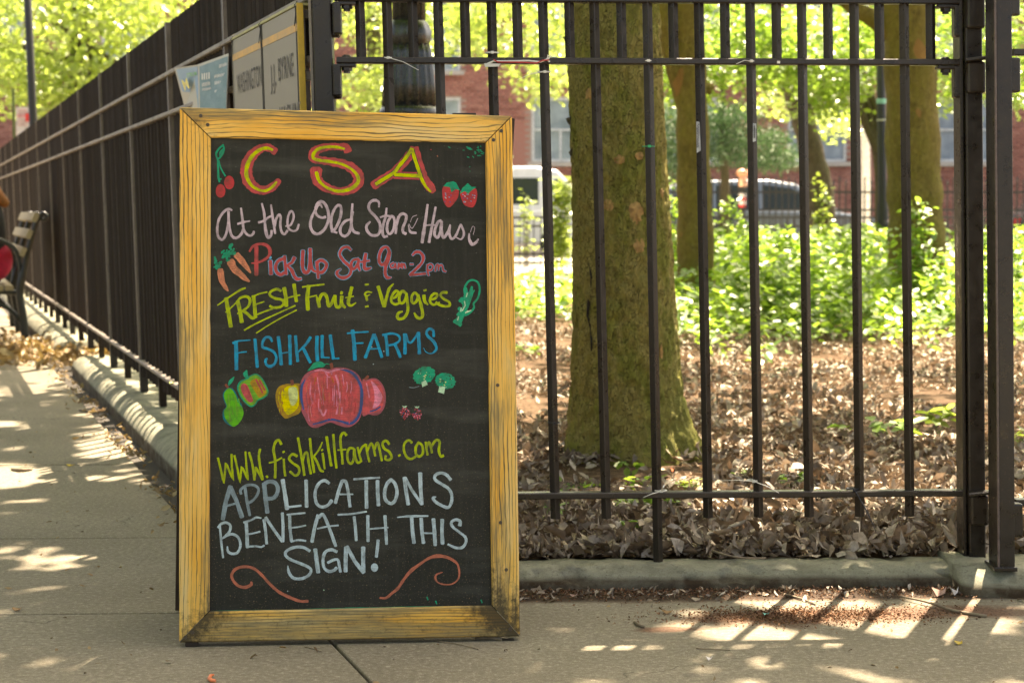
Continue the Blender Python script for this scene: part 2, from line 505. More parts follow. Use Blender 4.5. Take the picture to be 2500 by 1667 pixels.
# ---------------------------------------------------------------- ground
g = MB(); g.add([(-300, -60, -0.14), (300, -60, -0.14), (300, 600, -0.14), (-300, 600, -0.14)], [(0, 1, 2, 3)])
tag(g.build('ground', M_ASPHALT), kind='structure')
g = MB()
g.add([(-12, 0.2, -0.03), (3.6, 0.2, -0.03), (3.6, 4.62, -0.03), (GX0, 4.36, -0.03), (fenceX(32) - 0.1, 32, -0.03), (-22, 32, -0.03)], [(0, 1, 2, 3, 4, 5)])
tag(g.build('pavement_bed', M_JOINT), kind='structure')

pave = thing('pavement', None, None, (0, 0, 0), kind='structure')
def jp(u, v):   # u: metres from the long joint (along the gate line), v: row line
    p = Vector((-0.371 + FS * (v - 3.70), v, 0)) + Vector((1, 0.042, 0)) * u
    return p
def slab(u0, u1, v0, v1):
    e = 0.004
    c = [jp(u0 + e, v0 + e), jp(u1 - e, v0 + e), jp(u1 - e, v1 - e), jp(u0 + e, v1 - e)]
    dz = random.uniform(-0.0015, 0.0015)
    m = MB(); m.hexa([Vector((p.x, p.y, -0.06)) for p in c] + [Vector((p.x, p.y, dz)) for p in c])
    return m.build('slab', M_SLAB, pave, bevel=0.004, seg=2)
rows = [0.4, 1.3, 2.2, 3.09, 4.0, 4.93]
v = 4.93
rowl = rows + [6.36, 7.6, 8.9, 10.2, 11.5, 13.0, 14.5, 16, 18, 20, 22.5, 25, 28, 31]
for i in range(len(rowl) - 1):
    for u0, u1 in ((-1.45, 0), (-2.9, -1.45), (-4.35, -2.9)):
        if i > 4 and u1 == 0:
            # slabs beside the side fence stop at its kerb
            slab(u0, -0.09 + 0.0, rowl[i], rowl[i + 1])
        else:
            slab(u0, u1, rowl[i], rowl[i + 1])
for v0, v1 in ((0.4, 1.7), (1.7, 3.05)):
    slab(0, 1.6, v0, v1); slab(1.6, 3.2, v0, v1)
slab(0, 3.4, 3.05, 4.42)

# park ground behind the fences
nx, ny = 60, 70
V = []
for j in range(ny + 1):
    y = 4.36 + (26 - 4.36) * (j / ny) ** 1.4
    for i in range(nx + 1):
        x0 = fenceX(y) + 0.10
        x = x0 + (12 - x0) * (i / nx) ** 1.2
        yy = y + (0.02 + 0.045 * x if j == 0 else 0)
        z = 0.035 + 0.012 * math.sin(x * 3.1 + y) * math.cos(y * 2.3) + random.uniform(-.004, .004)
        V.append((x, max(yy, y), z))
fs = [(j * (nx + 1) + i, j * (nx + 1) + i + 1, (j + 1) * (nx + 1) + i + 1, (j + 1) * (nx + 1) + i) for j in range(ny) for i in range(nx)]
m = MB(); m.add(V, fs); tag(m.build('park_soil', M_SOIL, smooth=True), kind='structure')
m = MB(); m.add([(fenceX(24), 23.5, 0.075), (14, 23.5, 0.075), (14, 31, 0.075), (fenceX(31), 31, 0.075)], [(0, 1, 2, 3)])
tag(m.build('park_path', M_PATH), kind='structure')
m = MB(); m.box((0, 46, 0.0), (80, 8, 0.2)); tag(m.build('far_pavement', M_PATH), kind='structure')

# ---------------------------------------------------------------- kerbs
from mathutils import noise as _mn
def sweep(path, prof, name, mat, wob=0.004):
    wob *= 0.15
    """prof: (n outward, z) list; path: (point, outward) list"""
    m = MB(); n = len(prof); V = []
    for i, (p, o) in enumerate(path):
        j = [random.uniform(-wob, wob) for _ in range(2)]
        for a, z in prof:
            V.append(Vector(p) + Vector(o) * (a + j[0] * (1 if a > 0 else 0)) + Vector((0, 0, z + (j[1] if z > 0.02 else 0))))
    fs = [(i * n + k, i * n + k + 1, (i + 1) * n + k + 1, (i + 1) * n + k) for i in range(len(path) - 1) for k in range(n - 1)]
    fs += [tuple(range(n)), tuple((len(path) - 1) * n + k for k in range(n - 1, -1, -1))]
    m.add(V, fs)
    for i in range(len(m.v)):
        v = m.v[i]
        if v.z > 0.0: m.v[i] = v + Vector((0.4, -1, 0.9)) * (_mn.noise(v * 9) * 0.006 + _mn.noise(v * 28) * 0.004 - (0.008 if _mn.noise(v * 17 + Vector((5, 1, 2))) > 0.42 else 0))
    o = m.build(name, mat, smooth=True)
    return o
def roll(hh, wd, back):
    pr = [(-back, -0.08), (-back, hh * 0.93), (-back + 0.03, hh)]
    pr += [(0.0, hh)]
    for k in range(1, 11):
        a = k / 10 * math.pi / 2 * 1.15
        pr.append((wd * math.sin(a) * 0.5 + 0.0 + wd * 0.5 * (k / 10), hh - hh * 0.62 * (1 - math.cos(a))))
    pr.append((wd * 0.9, -0.08))
    return pr
path = []
for i in range(120):
    x = -0.62 + i * (1.10 + 0.62) / 119
    path.append((Vector((x, gateY(x) - 0.02, 0)), (0, -1, 0)))
o = sweep(path, roll(0.048, 0.085, 0.07), 'kerb', M_CURB)
tag(o, 'low rounded grey concrete kerb under the iron gate, right of the chalkboard', 'kerb')
path = []
for i in range(60):
    a = i / 59
    x = 1.055 + a * 1.1
    rnd = -0.20 + 0.035 * min(1, a * 6) ** 0.5
    path.append((Vector((x, gateY(x) - 0.135 - 0.05 * min(1, a * 5) ** 0.6 + 0.06, 0)), (0, -1, 0)))
o = sweep(path, roll(0.058, 0.13, 0.16), 'kerb', M_CURB, 0.003)
tag(o, 'thicker worn concrete kerb block stepping forward under the two dark gate posts', 'kerb')
def side_kerb(s0, s1, label, n0=0.0):
    path = []
    N = max(8, int((s1 - s0) / 0.03))
    for i in range(N + 1):
        s = s0 + (s1 - s0) * i / N
        path.append((fp(s, 0.06 + n0), tuple(FN)))
    tag(sweep(path, roll(0.082, 0.092, 0.18), 'kerb', M_CURB, 0.006), label, 'kerb')
side_kerb(-0.15, 6.15, 'long rounded concrete kerb running beside the path at the foot of the side fence')
side_kerb(7.3, 16.0, 'short stretch of kerb beyond the leaf pile, next to the bench legs', 0.02)

# ---------------------------------------------------------------- iron gate beside the chalkboard
ZL, ZM, ZT = 0.212, 1.253, 1.398
gate = thing('iron_gate', 'brown black iron park gate of square upright bars, right of the chalkboard', 'gate', (0.4, gateY(0.4), 0.05))
def gp(x, z, dy=0.0): return Vector((x + LEAN * z, gateY(x) + dy, z))
def gx(px, z=ZM):
    """position along the gate of a bar seen at px at rail height"""
    x = 0.3
    for _ in range(6):
        Y = gateY(x); x = (px - CX) / F * Y * 1.0 - LEAN * z
        p = gp(x, z); qx, qy = project_np(np.array([p]))
        x += (px - qx[0]) / F * Y
    return x
def diamond_bar(z0, z1, side=0.0180):
    r = side * 0.7071; k = 0.16
    m = MB(); a0 = math.radians(3)
    prof = []
    for q in range(4):
        t = a0 + q * math.pi / 2
        t2 = t + math.pi / 2
        p, p2 = Vector((math.cos(t) * r, math.sin(t) * r, 0)), Vector((math.cos(t2) * r, math.sin(t2) * r, 0))
        prof += [p.lerp(p2, k * .5), p.lerp(p2, 1 - k * .5)]
    n = len(prof)
    V = [p + Vector((LEAN * z, 0, z)) for z in (z0, z1) for p in prof]
    return m.add(V, [(i, (i + 1) % n, n + (i + 1) % n, n + i) for i in range(n)] + [tuple(range(n - 1, -1, -1)), tuple(range(n, 2 * n))])
def shared_bar(name, z0, z1, mat, parent):
    m = diamond_bar(z0, z1)
    me = bpy.data.meshes.new(name)
    me.from_pydata([tuple(v) for v in m.v], [], m.f); me.materials.append(mat)
    return me
def place(me, name, parent, p):
    o = bpy.data.objects.new(name, me); COL.objects.link(o); o.parent = parent
    o.location = Vector(p) - org(parent); ORIGIN[o.name] = org(parent)
    return o
me_full = shared_bar('bar', 0.155, 1.62, M_IRON, gate)
me_foot = shared_bar('bar', 0.046, 1.62, M_IRON, gate)
me_short = shared_bar('short_bar', ZM - 0.004, 1.62, M_IRON, gate)
xf0, xf1 = gx(946.5), gx(2210)
for i in range(11):
    x = xf0 + (xf1 - xf0) * i / 10
    place(me_foot if i == 5 else me_full, 'bar', gate, (x, gateY(x), 0)).rotation_euler = (random.uniform(-.001, .001), random.uniform(-.0018, .0018), random.uniform(-.07, .07))
step = (xf1 - xf0) / 10
for i in range(12):
    x = xf0 + (i - 0.5) * step
    place(me_short, 'short_bar', gate, (x, gateY(x), 0))
xl, xr = gx(822), gx(2346)
for z, x0, hgt in ((ZL, xl - 0.02, 0.0155), (ZM, xl, 0.0150), (ZT, xl, 0.0150)):
    m = MB(); m.beam(gp(x0, z), gp(xr, z), 0.032, hgt, (0, 0, 1), 0.0025); m.build('rail', M_IRON, gate)
# lugs, bolts and brackets at both ends
for z in (ZM, ZT):
    for px, sgn in ((846, -1), (2308, 1)):
        x = gx(px, z)
        m = MB(); m.lathe(gp(x, z + 0.0075), [(0.0005, 0.0065), (0.006, 0.006), (0.0105, 0.003), (0.012, 0)][::-1], 12); m.build('bolt', M_IRON, gate, smooth=False)
        m = MB(); m.beam(gp(x - 0.022, z - 0.0125), gp(x + 0.022 + 0.0, z - 0.0125), 0.03, 0.008)
        m.build('bracket', M_IRON, gate, bevel=0.002)
        m = MB(); m.lathe(gp(x, z - 0.030), [(0.008, 0), (0.008, 0.005), (0.0125, 0.0055), (0.0125, 0.0135)], 6); m.build('bolt', M_IRON, gate)
        xe = gx(2336 if sgn > 0 else 822, z)
        m = MB(); m.box(gp(xe, z - 0.047) + Vector((0, 0, 0)), (0.020, 0.034, 0.075), 0, LEAN)
        m.build('bracket', M_IRON, gate, bevel=0.004)
# upright gate stiles and posts
p1 = thing('gate_post', 'thick dark iron post with hinge collars at the right end of the gate', 'post', gp(gx(2380), 0.05))
def post(x0p, x1p, yoff, z0, z1, dep, th, mat, zref=0.7):
    pa, pb = gx(x0p, zref), gx(x1p, zref)
    return pa, pb
Yp = gateY(1.1)
def px2x(px, Y, z):
    d = (Y / _F.y)
    return (px - CX) / F * ((Y) / ray(px, 513).y) - LEAN * z
x0 = px2x(2368, Yp - 0.02, 0.9); x1 = px2x(2399, Yp - 0.02, 0.9)
def upright(name, parent, xa, xb, ya, yb, z0, z1, mat=M_IRON, bev=0.004):
    m = MB()
    c = [(xa, ya), (xb, ya), (xb, yb), (xa, yb)]
    m.hexa([Vector((x + LEAN * z, y, z)) for z in (z0, z1) for x, y in c])
    return m.build(name, mat, parent, bevel=bev, seg=2)
upright('upright', p1, x0 - 0.010, x1, Yp - 0.03, Yp + 0.045, 0.05, 1.70)
upright('edge_strip', p1, x0 - 0.021, x0 - 0.0125, Yp - 0.018, Yp + 0.05, 0.05, 1.70, bev=0.002)
upright('base_plate', p1, x0 - 0.03, x1 + 0.006, Yp - 0.04, Yp + 0.055, 0.048, 0.056, bev=0.002)
for zc, hh in ((1.215, 0.075), (1.37, 0.08), (0.175, 0.075)):
    m = MB()
    m.box((x0 + 0.012 + LEAN * zc, Yp - 0.036, zc), (0.044, 0.022, hh), 0, LEAN)
    m.build('hinge_collar', M_IRON, p1, bevel=0.006)
    m = MB(); m.beam(Vector((x0 - 0.015 + LEAN * zc, Yp - 0.042, zc + hh / 2 + 0.002)), Vector((x0 + 0.040 + LEAN * zc, Yp - 0.050, zc + hh / 2 + 0.009)), 0.03, 0.009, cut=0.003)
    m.build('hinge_plate', M_IRON, p1)
Y2 = Yp - 0.16
p2 = thing('gate_post', 'second thick dark iron post, nearest the right edge, standing forward on the kerb block', 'post', (px2x(2450, Y2, 0.9), Y2, 0.06))
a0, a1 = px2x(2433, Y2 - 0.03, 0.9), px2x(2474, Y2 - 0.03, 0.9)
M_EDGE = plain('highlit iron edge', (0.13, 0.095, 0.08), 0.4, 0, 0.3, 60)  # paler colour paints a highlight along the post's front left corner
upright('upright', p2, a0, a1, Y2 - 0.03, Y2 + 0.062, 0.058, 1.70)
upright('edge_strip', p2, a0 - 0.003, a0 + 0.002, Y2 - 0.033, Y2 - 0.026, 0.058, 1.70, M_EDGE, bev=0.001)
upright('base_plate', p2, a0 - 0.012, a1 + 0.004, Y2 - 0.036, Y2 + 0.055, 0.056, 0.066, bev=0.002)
for zc in (1.21, 1.385, 0.175):
    m = MB(); m.box((a1 + 0.006 + LEAN * zc, Y2 - 0.012, zc), (0.028, 0.03, 0.08), 0, LEAN); m.build('hinge_collar', M_IRON, p2, bevel=0.005)
# next leaf of fence, only its start is in the picture
fr = thing('iron_fence', 'start of the next iron fence section cut off by the right edge of the photo', 'fence', (a1 + 0.2, Y2 + 0.05, 0))
for z in (ZL, ZM, ZT):
    m = MB(); m.beam(Vector((a1 + 0.012 + LEAN * z, Y2 + 0.02, z + (0.012 if z > 1 else 0))), Vector((a1 + 1.4 + LEAN * z, Y2 + 0.08, z)), 0.034, 0.015, cut=0.002); m.build('rail', M_IRON, fr)
me_b = shared_bar('bar', 0.155, 1.62, M_IRON, fr)
for i in range(10):
    place(me_b, 'bar', fr, (a1 + 0.14 + i * 0.122, Y2 + 0.03 + i * 0.005, 0))

# ---------------------------------------------------------------- corner post and long side fence
cpst = thing('corner_post', 'thick dark iron corner post between the grey park sign and the gate', 'post', fp(0, 0, 0.05))
cx0, cx1 = px2x(768, 4.34, 1.4), px2x(815, 4.34, 1.4)
upright('upright', cpst, cx0, cx1, 4.30, 4.352, 0.045, 1.70)
upright('edge_strip', cpst, cx0 - 0.008, cx0 - 0.001, 4.305, 4.36, 0.045, 1.70, plain('pale corner edge', (0.22, 0.19, 0.15), 0.6), bev=0.001)  # paler strip down the left edge of the post
for z in (ZM, ZT):
    m = MB(); m.box((cx1 + 0.008 + LEAN * z, 4.325, z - 0.05), (0.02, 0.03, 0.08), 0, LEAN); m.build('hinge_collar', M_IRON, cpst, bevel=0.005)

sf = thing('iron_fence', 'long brown iron fence running away beside the path on the left', 'fence', fp(4, 0, 0.09))
RZL, RZM, RZT = 0.224, 1.262, 1.408
def mesh_at_origin(mb, name, mat):
    me = bpy.data.meshes.new(name); me.from_pydata([tuple(v) for v in mb.v], [], mb.f); me.materials.append(mat); return me
PS = 1.322                          # post spacing
posts = [PS * k for k in range(1, 22)]
def hexpost(z0, z1, wd, dp):
    m = MB(); P = []
    for z in (z0, z1):
        for a, b in ((-wd / 2, -dp / 2), (wd / 2, -dp / 2), (wd / 2, dp / 2), (-wd / 2, dp / 2)):
            q = FD * a + FN * b
            P.append(Vector((q.x + LEAN * z, q.y, z)))
    return m.hexa(P)
me_post = mesh_at_origin(hexpost(0.085, 1.60, 0.045, 0.034), 'post', m_iron('shaded post iron', (0.010, 0.0075, 0.0055), 0.55))  # posts coloured darker to stand for their shaded near faces
me_strip = mesh_at_origin(hexpost(0.20, 1.60, 0.010, 0.040), 'strip', plain('iron post edge', (0.20, 0.165, 0.135), 0.5))  # paler strip along the near edge of each post
me_short_post = mesh_at_origin(hexpost(0.085, 0.222, 0.030, 0.030), 'foot', M_IRON2)
for s in posts:
    place(me_post, 'post', sf, FO + FD * s + FN * 0.0)
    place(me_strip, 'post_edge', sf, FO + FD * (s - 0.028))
for s in posts:
    place(me_short_post, 'foot', sf, FO + FD * (s - PS / 2))
me_sb = mesh_at_origin(diamond_bar(0.155, 1.60), 'bar', M_IRON2)
me_ss = mesh_at_origin(diamond_bar(RZM, 1.60), 'short_bar', M_IRON2)
nb = 0; rest = MB()
sp = PS / 11
k = 0
while k * sp < PS * 21:
    s = (k + 0.5) * sp
    if (k % 11) != 10 or True:
        p = FO + FD * s
        if nb < 298:
            place(me_sb, 'bar', sf, p + FN * random.uniform(-.003, .003)).rotation_euler = (random.uniform(-.002, .002), random.uniform(-.002, .002), random.uniform(-.12, .12)); nb += 1
    k += 1
k = 1; nb = 0
while k * sp < PS * 21:
    if k % 11:
        place(me_ss, 'short_bar', sf, FO + FD * (k * sp)); nb += 1
    k += 1
t = NT('rubbed iron rail'); co = t.coord('World')
nz = t.noise(co, 9, 5, 0.7)
M_RAIL = t.bsdf(t.ramp(nz, [(0.35, (0.08, 0.062, 0.048, 1)), (0.62, (0.24, 0.20, 0.155, 1)), (0.75, (0.36, 0.31, 0.25, 1))]), 0.5, 0, None, 0.5)
for z, hh in ((RZL, 0.016), (RZM, 0.016), (RZT, 0.016)):
    for k in range(21):
        a, b = k * PS, (k + 1) * PS - 0.003
        if k == 0: a = 0.04
        m = MB(); m.beam(fp(a, 0.004, z), fp(b, 0.004, z), 0.046, hh, (0, 0, 1), 0.003); m.build('rail', M_RAIL, sf)
# ---------------------------------------------------------------- chalkboard sign
BL0 = G(437, 1566, 0.012)
BR0 = at(1270, 1553, BL0.y * 1.016)
TL0 = at(438, 262, BL0.y * 1.027)
BN = (BR0 - BL0).cross(TL0 - BL0).normalized()
if BN.y > 0: BN = -BN
def bp(x, y, d=0.0):
    """point of the board whose surface lies d metres in front of the frame face"""
    return on_plane(x, y, BL0 + BN * d, BN)
sign = thing('chalkboard_sign', 'chalkboard in a weathered yellow wooden frame with coloured lettering and fruit drawings on the pavement', 'sign', bp(855, 1560) * 1.0)
def m_wood(name, seed, grime=0.0, freq=390.0, wob=7.0, al=3.2):
    t = NT(name)
    tc = t.n('ShaderNodeTexCoord'); uv = tc.outputs['UV']
    mp = t.n('ShaderNodeMapping'); mp.inputs['Location'].default_value = (seed * 3.1, seed * 1.7, seed); t.l(uv, mp.inputs[0])
    mp2 = t.n('ShaderNodeMapping'); mp2.inputs['Scale'].default_value = (2.0, 14, 1); t.l(mp.outputs[0], mp2.inputs[0])
    warp = t.noise(mp2.outputs[0], 1.3, 3, 0.5)
    # growth rings: distorted bands running along the piece
    s = t.sep(mp.outputs[0])
    flow = t.n('ShaderNodeMapping'); flow.inputs['Scale'].default_value = (al, 11, 1); t.l(mp.outputs[0], flow.inputs[0])
    big = t.noise(flow.outputs[0], 1.0, 2, 0.45)
    ringc = t.math('ADD', t.math('MULTIPLY', s[1], freq), t.math('MULTIPLY', big, wob * 3.0))
    fin2 = t.n('ShaderNodeMapping'); fin2.inputs['Scale'].default_value = (9, 34, 1); t.l(mp.outputs[0], fin2.inputs[0])
    ringc = t.math('ADD', ringc, t.math('MULTIPLY', t.noise(fin2.outputs[0], 1.0, 3, 0.6), 3.4))
    ring = t.math('ABSOLUTE', t.math('SINE', ringc))
    wide = t.noise(mp2.outputs[0], 2.4, 4, 0.6)
    thr = t.mrange(wide, 0.34, 0.70, 0.015, 0.50)
    line = t.math('LESS_THAN', ring, thr)
    line = t.mrange(t.math('SUBTRACT', thr, ring), -0.16, 0.14, 0, 1)
    fib = t.n('ShaderNodeMapping'); fib.inputs['Scale'].default_value = (14, 420, 1); t.l(mp.outputs[0], fib.inputs[0])
    fiber = t.noise(fib.outputs[0], 1.0, 4, 0.7)
    col = t.ramp(t.noise(mp2.outputs[0], 1.6, 4, 0.6), [(0.32, (0.80, 0.58, 0.25, 1)), (0.47, (0.90, 0.54, 0.13, 1)), (0.66, (0.86, 0.43, 0.055, 1))])
    col = t.mix(t.mrange(fiber, 0.35, 0.75, 0, 0.30), col, (0.46, 0.29, 0.09, 1))
    linem = t.math('MULTIPLY', line, t.mrange(fiber, 0.25, 0.5, 0.55, 0.97))
    col = t.mix(linem, col, (0.10, 0.085, 0.045, 1))
    wz = t.noise(mp2.outputs[0], 0.9, 5, 0.65)
    wea = t.mrange(wz, 0.575 - grime * 0.20, 0.65 - grime * 0.16, 0, 0.85)
    col = t.mix(t.math('MULTIPLY', wea, t.mrange(fiber, 0.3, 0.6, 0.4, 1)), col, (0.19, 0.16, 0.085, 1))
    # dark dirt towards the two ends of the piece (UV.x runs 0..length, stored again in a colour attribute)
    at_ = t.n('ShaderNodeAttribute'); at_.attribute_name = 'grime'
    spk = t.noise(mp.outputs[0], 60, 5, 0.75)
    gm = t.mrange(t.math('ADD', at_.outputs['Fac'], t.math('MULTIPLY', t.math('SUBTRACT', spk, 0.5), 1.5)), 0.28, 0.72, 0, 0.9)
    col = t.mix(gm, col, (0.055, 0.042, 0.022, 1))
    spot = t.noise(mp.outputs[0], 150, 3, 0.6)
    col = t.mix(t.mrange(spot, 0.70, 0.75, 0, 0.7), col, (0.09, 0.06, 0.02, 1))
    h = t.math('SUBTRACT', t.math('MULTIPLY', fiber, 0.4), t.math('MULTIPLY', line, 0.6))
    return t.bsdf(col, 0.72, 0, t.bump(h, 0.35, 0.0012), 0.3)
OC = [(438, 262), (1250, 283), (1270, 1553), (437, 1568)]
IC = [(514, 336), (1185, 348), (1201, 1478), (511, 1492)]
EX = (BR0 - BL0).normalized(); EY = BN.cross(EX).normalized()
if EY.z < 0: EY = -EY
def buv(p):
    d = p - BL0
    return d.dot(EX), d.dot(EY)
def frame_piece(i, seed, grime, ends):
    j = (i + 1) % 4
    along = EX if i in (0, 2) else EY
    across = EY if i in (0, 2) else EX
    # subdivided across so that grime can fade
    N = 24
    m = MB(); V = []; gr = []
    inset = 0.0035
    def corner(a, b, t, dpt, ins):
        # t 0 outer .. 1 inner ; a,b 0..1 along
        o = Vector(OC[i]).lerp(Vector(OC[j]), a); n_ = Vector(IC[i]).lerp(Vector(IC[j]), a)
        q = o.lerp(n_, t)
        return bp(q.x, q.y, 0) - BN * dpt
    prof = [(0.0, 0.030), (0.0, 0.0035), (0.04, 0.0), (0.35, 0.0), (0.65, 0.0), (0.955, 0.0), (1.0, 0.004), (1.0, 0.014)]
    for k in range(N + 1):
        a = k / N
        if k == 0: a = 0.0016
        if k == N: a = 1 - 0.0016
        for tt, dpt in prof:
            V.append(corner(a, 0, tt, dpt, 0))
            e = 0.0
            d0 = a; d1 = 1 - a
            e = max(ends[0] * max(0, 1 - d0 / ends[2]), ends[1] * max(0, 1 - d1 / ends[2]), ends[3])
            gr.append(e)
    n = len(prof)
    fs = [(k * n + q, k * n + q + 1, (k + 1) * n + q + 1, (k + 1) * n + q) for k in range(N) for q in range(n - 1)]
    fs += [(k * n + n - 1, k * n, (k + 1) * n, (k + 1) * n + n - 1) for k in range(N)]
    fs += [tuple(range(n)), tuple(N * n + q for q in range(n))]
    uvs = []
    for p in V:
        x, y = buv(p)
        uvs.append((x, y) if i in (0, 2) else (y, x))
    m.add(V, fs, uvs)
    o = m.build('frame_rail' if i in (0, 2) else 'frame_stile', m_wood('weathered yellow wood %d' % i, seed, grime, *((330.0, 6.0, 3.6), (430.0, 5.0, 2.0), (520.0, 2.6, 1.5), (400.0, 3.6, 1.8))[i]), sign)
    ca = o.data.attributes.new('grime', 'FLOAT', 'POINT')
    for q, e in enumerate(gr): ca.data[q].value = e
    return o
frame_piece(0, 1.0, 0.35, (0.35, 0.30, 0.10, 0.0))     # top
frame_piece(1, 2.3, 0.1, (0.1, 0.75, 0.16, 0.0))      # right (top to bottom)
frame_piece(2, 3.7, 1.0, (0.95, 0.75, 0.18, 0.24))     # bottom (right to left)
frame_piece(3, 5.2, 0.3, (0.5, 0.25, 0.10, 0.0))       # left (bottom to top)
# slate panel
t = NT('chalkboard slate'); tc = t.n('ShaderNodeTexCoord'); uv = tc.outputs['UV']
co = t.n('ShaderNodeMapping'); t.l(uv, co.inputs[0]); co = co.outputs[0]
s = t.sep(co)
sm = t.noise(co, 4, 5, 0.6); vert = t.n('ShaderNodeMapping'); vert.inputs['Scale'].default_value = (60, 5, 1); t.l(co, vert.inputs[0])
vn = t.noise(vert.outputs[0], 1.5, 4, 0.6)
c = t.ramp(sm, [(0.3, (0.021, 0.022, 0.017, 1)), (0.7, (0.035, 0.034, 0.027, 1))])
c = t.mix(t.mrange(vn, 0.5, 0.85, 0, 0.30), c, (0.085, 0.078, 0.062, 1))
lowm = t.mrange(s[1], 0.85, 0.0, 0.0, 1.0)
sp1 = t.noise(co, 330, 2, 0.5); sp2 = t.noise(co, 210, 3, 0.6)
c = t.mix(t.math('MULTIPLY', t.mrange(sp1, 0.64, 0.70, 0, 0.8), t.math('ADD', lowm, 0.12)), c, (0.22, 0.15, 0.085, 1))
c = t.mix(t.math('MULTIPLY', t.mrange(sp2, 0.655, 0.70, 0, 0.8), lowm), c, (0.016, 0.010, 0.006, 1))
sp3 = t.noise(co, 520, 2, 0.5)
c = t.mix(t.mrange(sp3, 0.735, 0.76, 0, 0.8), c, (0.5, 0.5, 0.42, 1))
smg = t.n('ShaderNodeMapping'); smg.inputs['Rotation'].default_value = (0, 0, 0.75); smg.inputs['Scale'].default_value = (3, 16, 1); t.l(co, smg.inputs[0])
sg = t.noise(smg.outputs[0], 1.2, 5, 0.6)
c = t.mix(t.mrange(sg, 0.50, 0.74, 0, 0.38), c, (0.12, 0.12, 0.10, 1))
M_SLATE = t.bsdf(c, 0.7, 0, t.bump(t.noise(co, 200, 3), 0.12, 0.0006), 0.2)
PD = -0.009
m = MB(); c4 = [bp(x, y, PD) for x, y in ((500, 322), (1200, 335), (1214, 1490), (498, 1504))]
V = c4 + [p - BN * 0.008 for p in c4]
m.add(V, [(0, 1, 2, 3), (7, 6, 5, 4), (0, 4, 5, 1), (1, 5, 6, 2), (2, 6, 7, 3), (3, 7, 4, 0)], [buv(p) for p in V])
m.build('slate_panel', M_SLATE, sign)
# teal chalk residue along the lower and side edges, in the top right corner, and little flecks
M_RIM = plain('dark wood rim', (0.03, 0.022, 0.014), 0.8)
# screws, feet, rear leaf
for x, y in ((490, 283), (507, 305), (1224, 320), (1205, 342), (1246, 1535), (470, 1543), (452, 1555), (1215, 940), (1222, 1275), (1236, 1390)):
    m = MB(); p = bp(x, y, 0.0); a = [p + BN * 0.0012, p - BN * 0.001]
    m.tube([p - BN * 0.001, p + BN * 0.0015], [0.0042, 0.0036], 10)
    m.build('screw', plain('rusty screw', (0.10, 0.075, 0.05), 0.45, 0.5) if (x, y) == (490, 283) else bpy.data.materials['rusty screw'], sign)
M_DARKWOOD = plain('dark stained wood', (0.045, 0.028, 0.017), 0.75, 0, 0.5, 30, 0.3)
for xa, xb in ((452, 483), (1228, 1256)):
    pa, pb = bp(xa, 1568, -0.004), bp(xb, 1568, -0.004)
    m = MB(); q = [Vector((p.x, p.y, z)) for z in (0.0, pa.z + 0.004) for p in (pa, pb, pb - BN * 0.022, pa - BN * 0.022)]
    m.hexa(q); m.build('foot', M_DARKWOOD, sign, bevel=0.002)
RB = G(424, 1497, 0.0)
RW = (BR0 - BL0).length
def rear(x, f, d=0.0):    # x 0..1 across, f 0 bottom..1 top
    top = bp(438, 275) - BN * 0.045 + EX * (x * RW) - EX * 0.002
    bot = RB + EX * (x * RW) + Vector((0, 0, 0.0)); bot.z = 0.006
    return bot.lerp(top, f) + Vector((0, d, 0))
def rear_piece(a, b, c, d, nm, mat=M_DARKWOOD):
    m = MB(); q = [rear(*p, 0) for p in (a, b, c, d)] + [rear(*p, 0.024) for p in (a, b, c, d)]
    m.hexa(q); m.build(nm, mat, sign, bevel=0.002)
wx = 0.085
rear_piece((0.004, 0), (wx, 0), (wx, 1), (0.004, 1), 'rear_stile'); rear_piece((1 - wx, 0), (0.996, 0), (0.996, 1), (1 - wx, 1), 'rear_stile')
rear_piece((wx + .001, 0.02), (1 - wx - .001, 0.02), (1 - wx - .001, 0.08), (wx + .001, 0.08), 'rear_rail'); rear_piece((wx + .001, 0.94), (1 - wx - .001, 0.94), (1 - wx - .001, 0.999), (wx + .001, 0.999), 'rear_rail')
m = MB(); q = [rear(*p, 0.008) for p in ((wx, 0.08), (1 - wx, 0.08), (1 - wx, 0.94), (wx, 0.94))] + [rear(*p, 0.016) for p in ((wx, 0.08), (1 - wx, 0.08), (1 - wx, 0.94), (wx, 0.94))]
m.hexa(q); m.build('rear_panel', M_DARKWOOD, sign)
for x in (0.16, 0.84):
    m = MB(); p = bp(438, 268) - BN * 0.034 + EX * (x * RW); m.box(p, (0.05, 0.03, 0.004)); m.build('hinge', M_IRON, sign)

# ---------------------------------------------------------------- chalk
def m_chalk(name, rgb, thin=0.38):
    t = NT(name); tc = t.n('ShaderNodeTexCoord'); uv = tc.outputs['UV']
    mp = t.n('ShaderNodeMapping'); mp.inputs['Scale'].default_value = (22, 900, 1); t.l(uv, mp.inputs[0])
    a = t.noise(mp.outputs[0], 1.0, 3, 0.6)
    ob = t.coord('Object'); b = t.noise(ob, 60, 4, 0.6); g_ = t.noise(ob, 900, 2, 0.6)
    base = s2l(*rgb, k=1.2)
    c = t.mix(t.mrange(a, 0.40, 0.66, 0, 0.8), base, tuple(x * 0.58 for x in base[:3]) + (1,))
    c = t.mix(t.mrange(b, 0.42, 0.72, 0, thin + 0.2), c, (0.06, 0.06, 0.048, 1))
    c = t.mix(t.mrange(g_, 0.56, 0.68, 0, 0.65), c, (0.06, 0.06, 0.05, 1))
    return t.bsdf(c, 0.9, 0, None, 0.1)
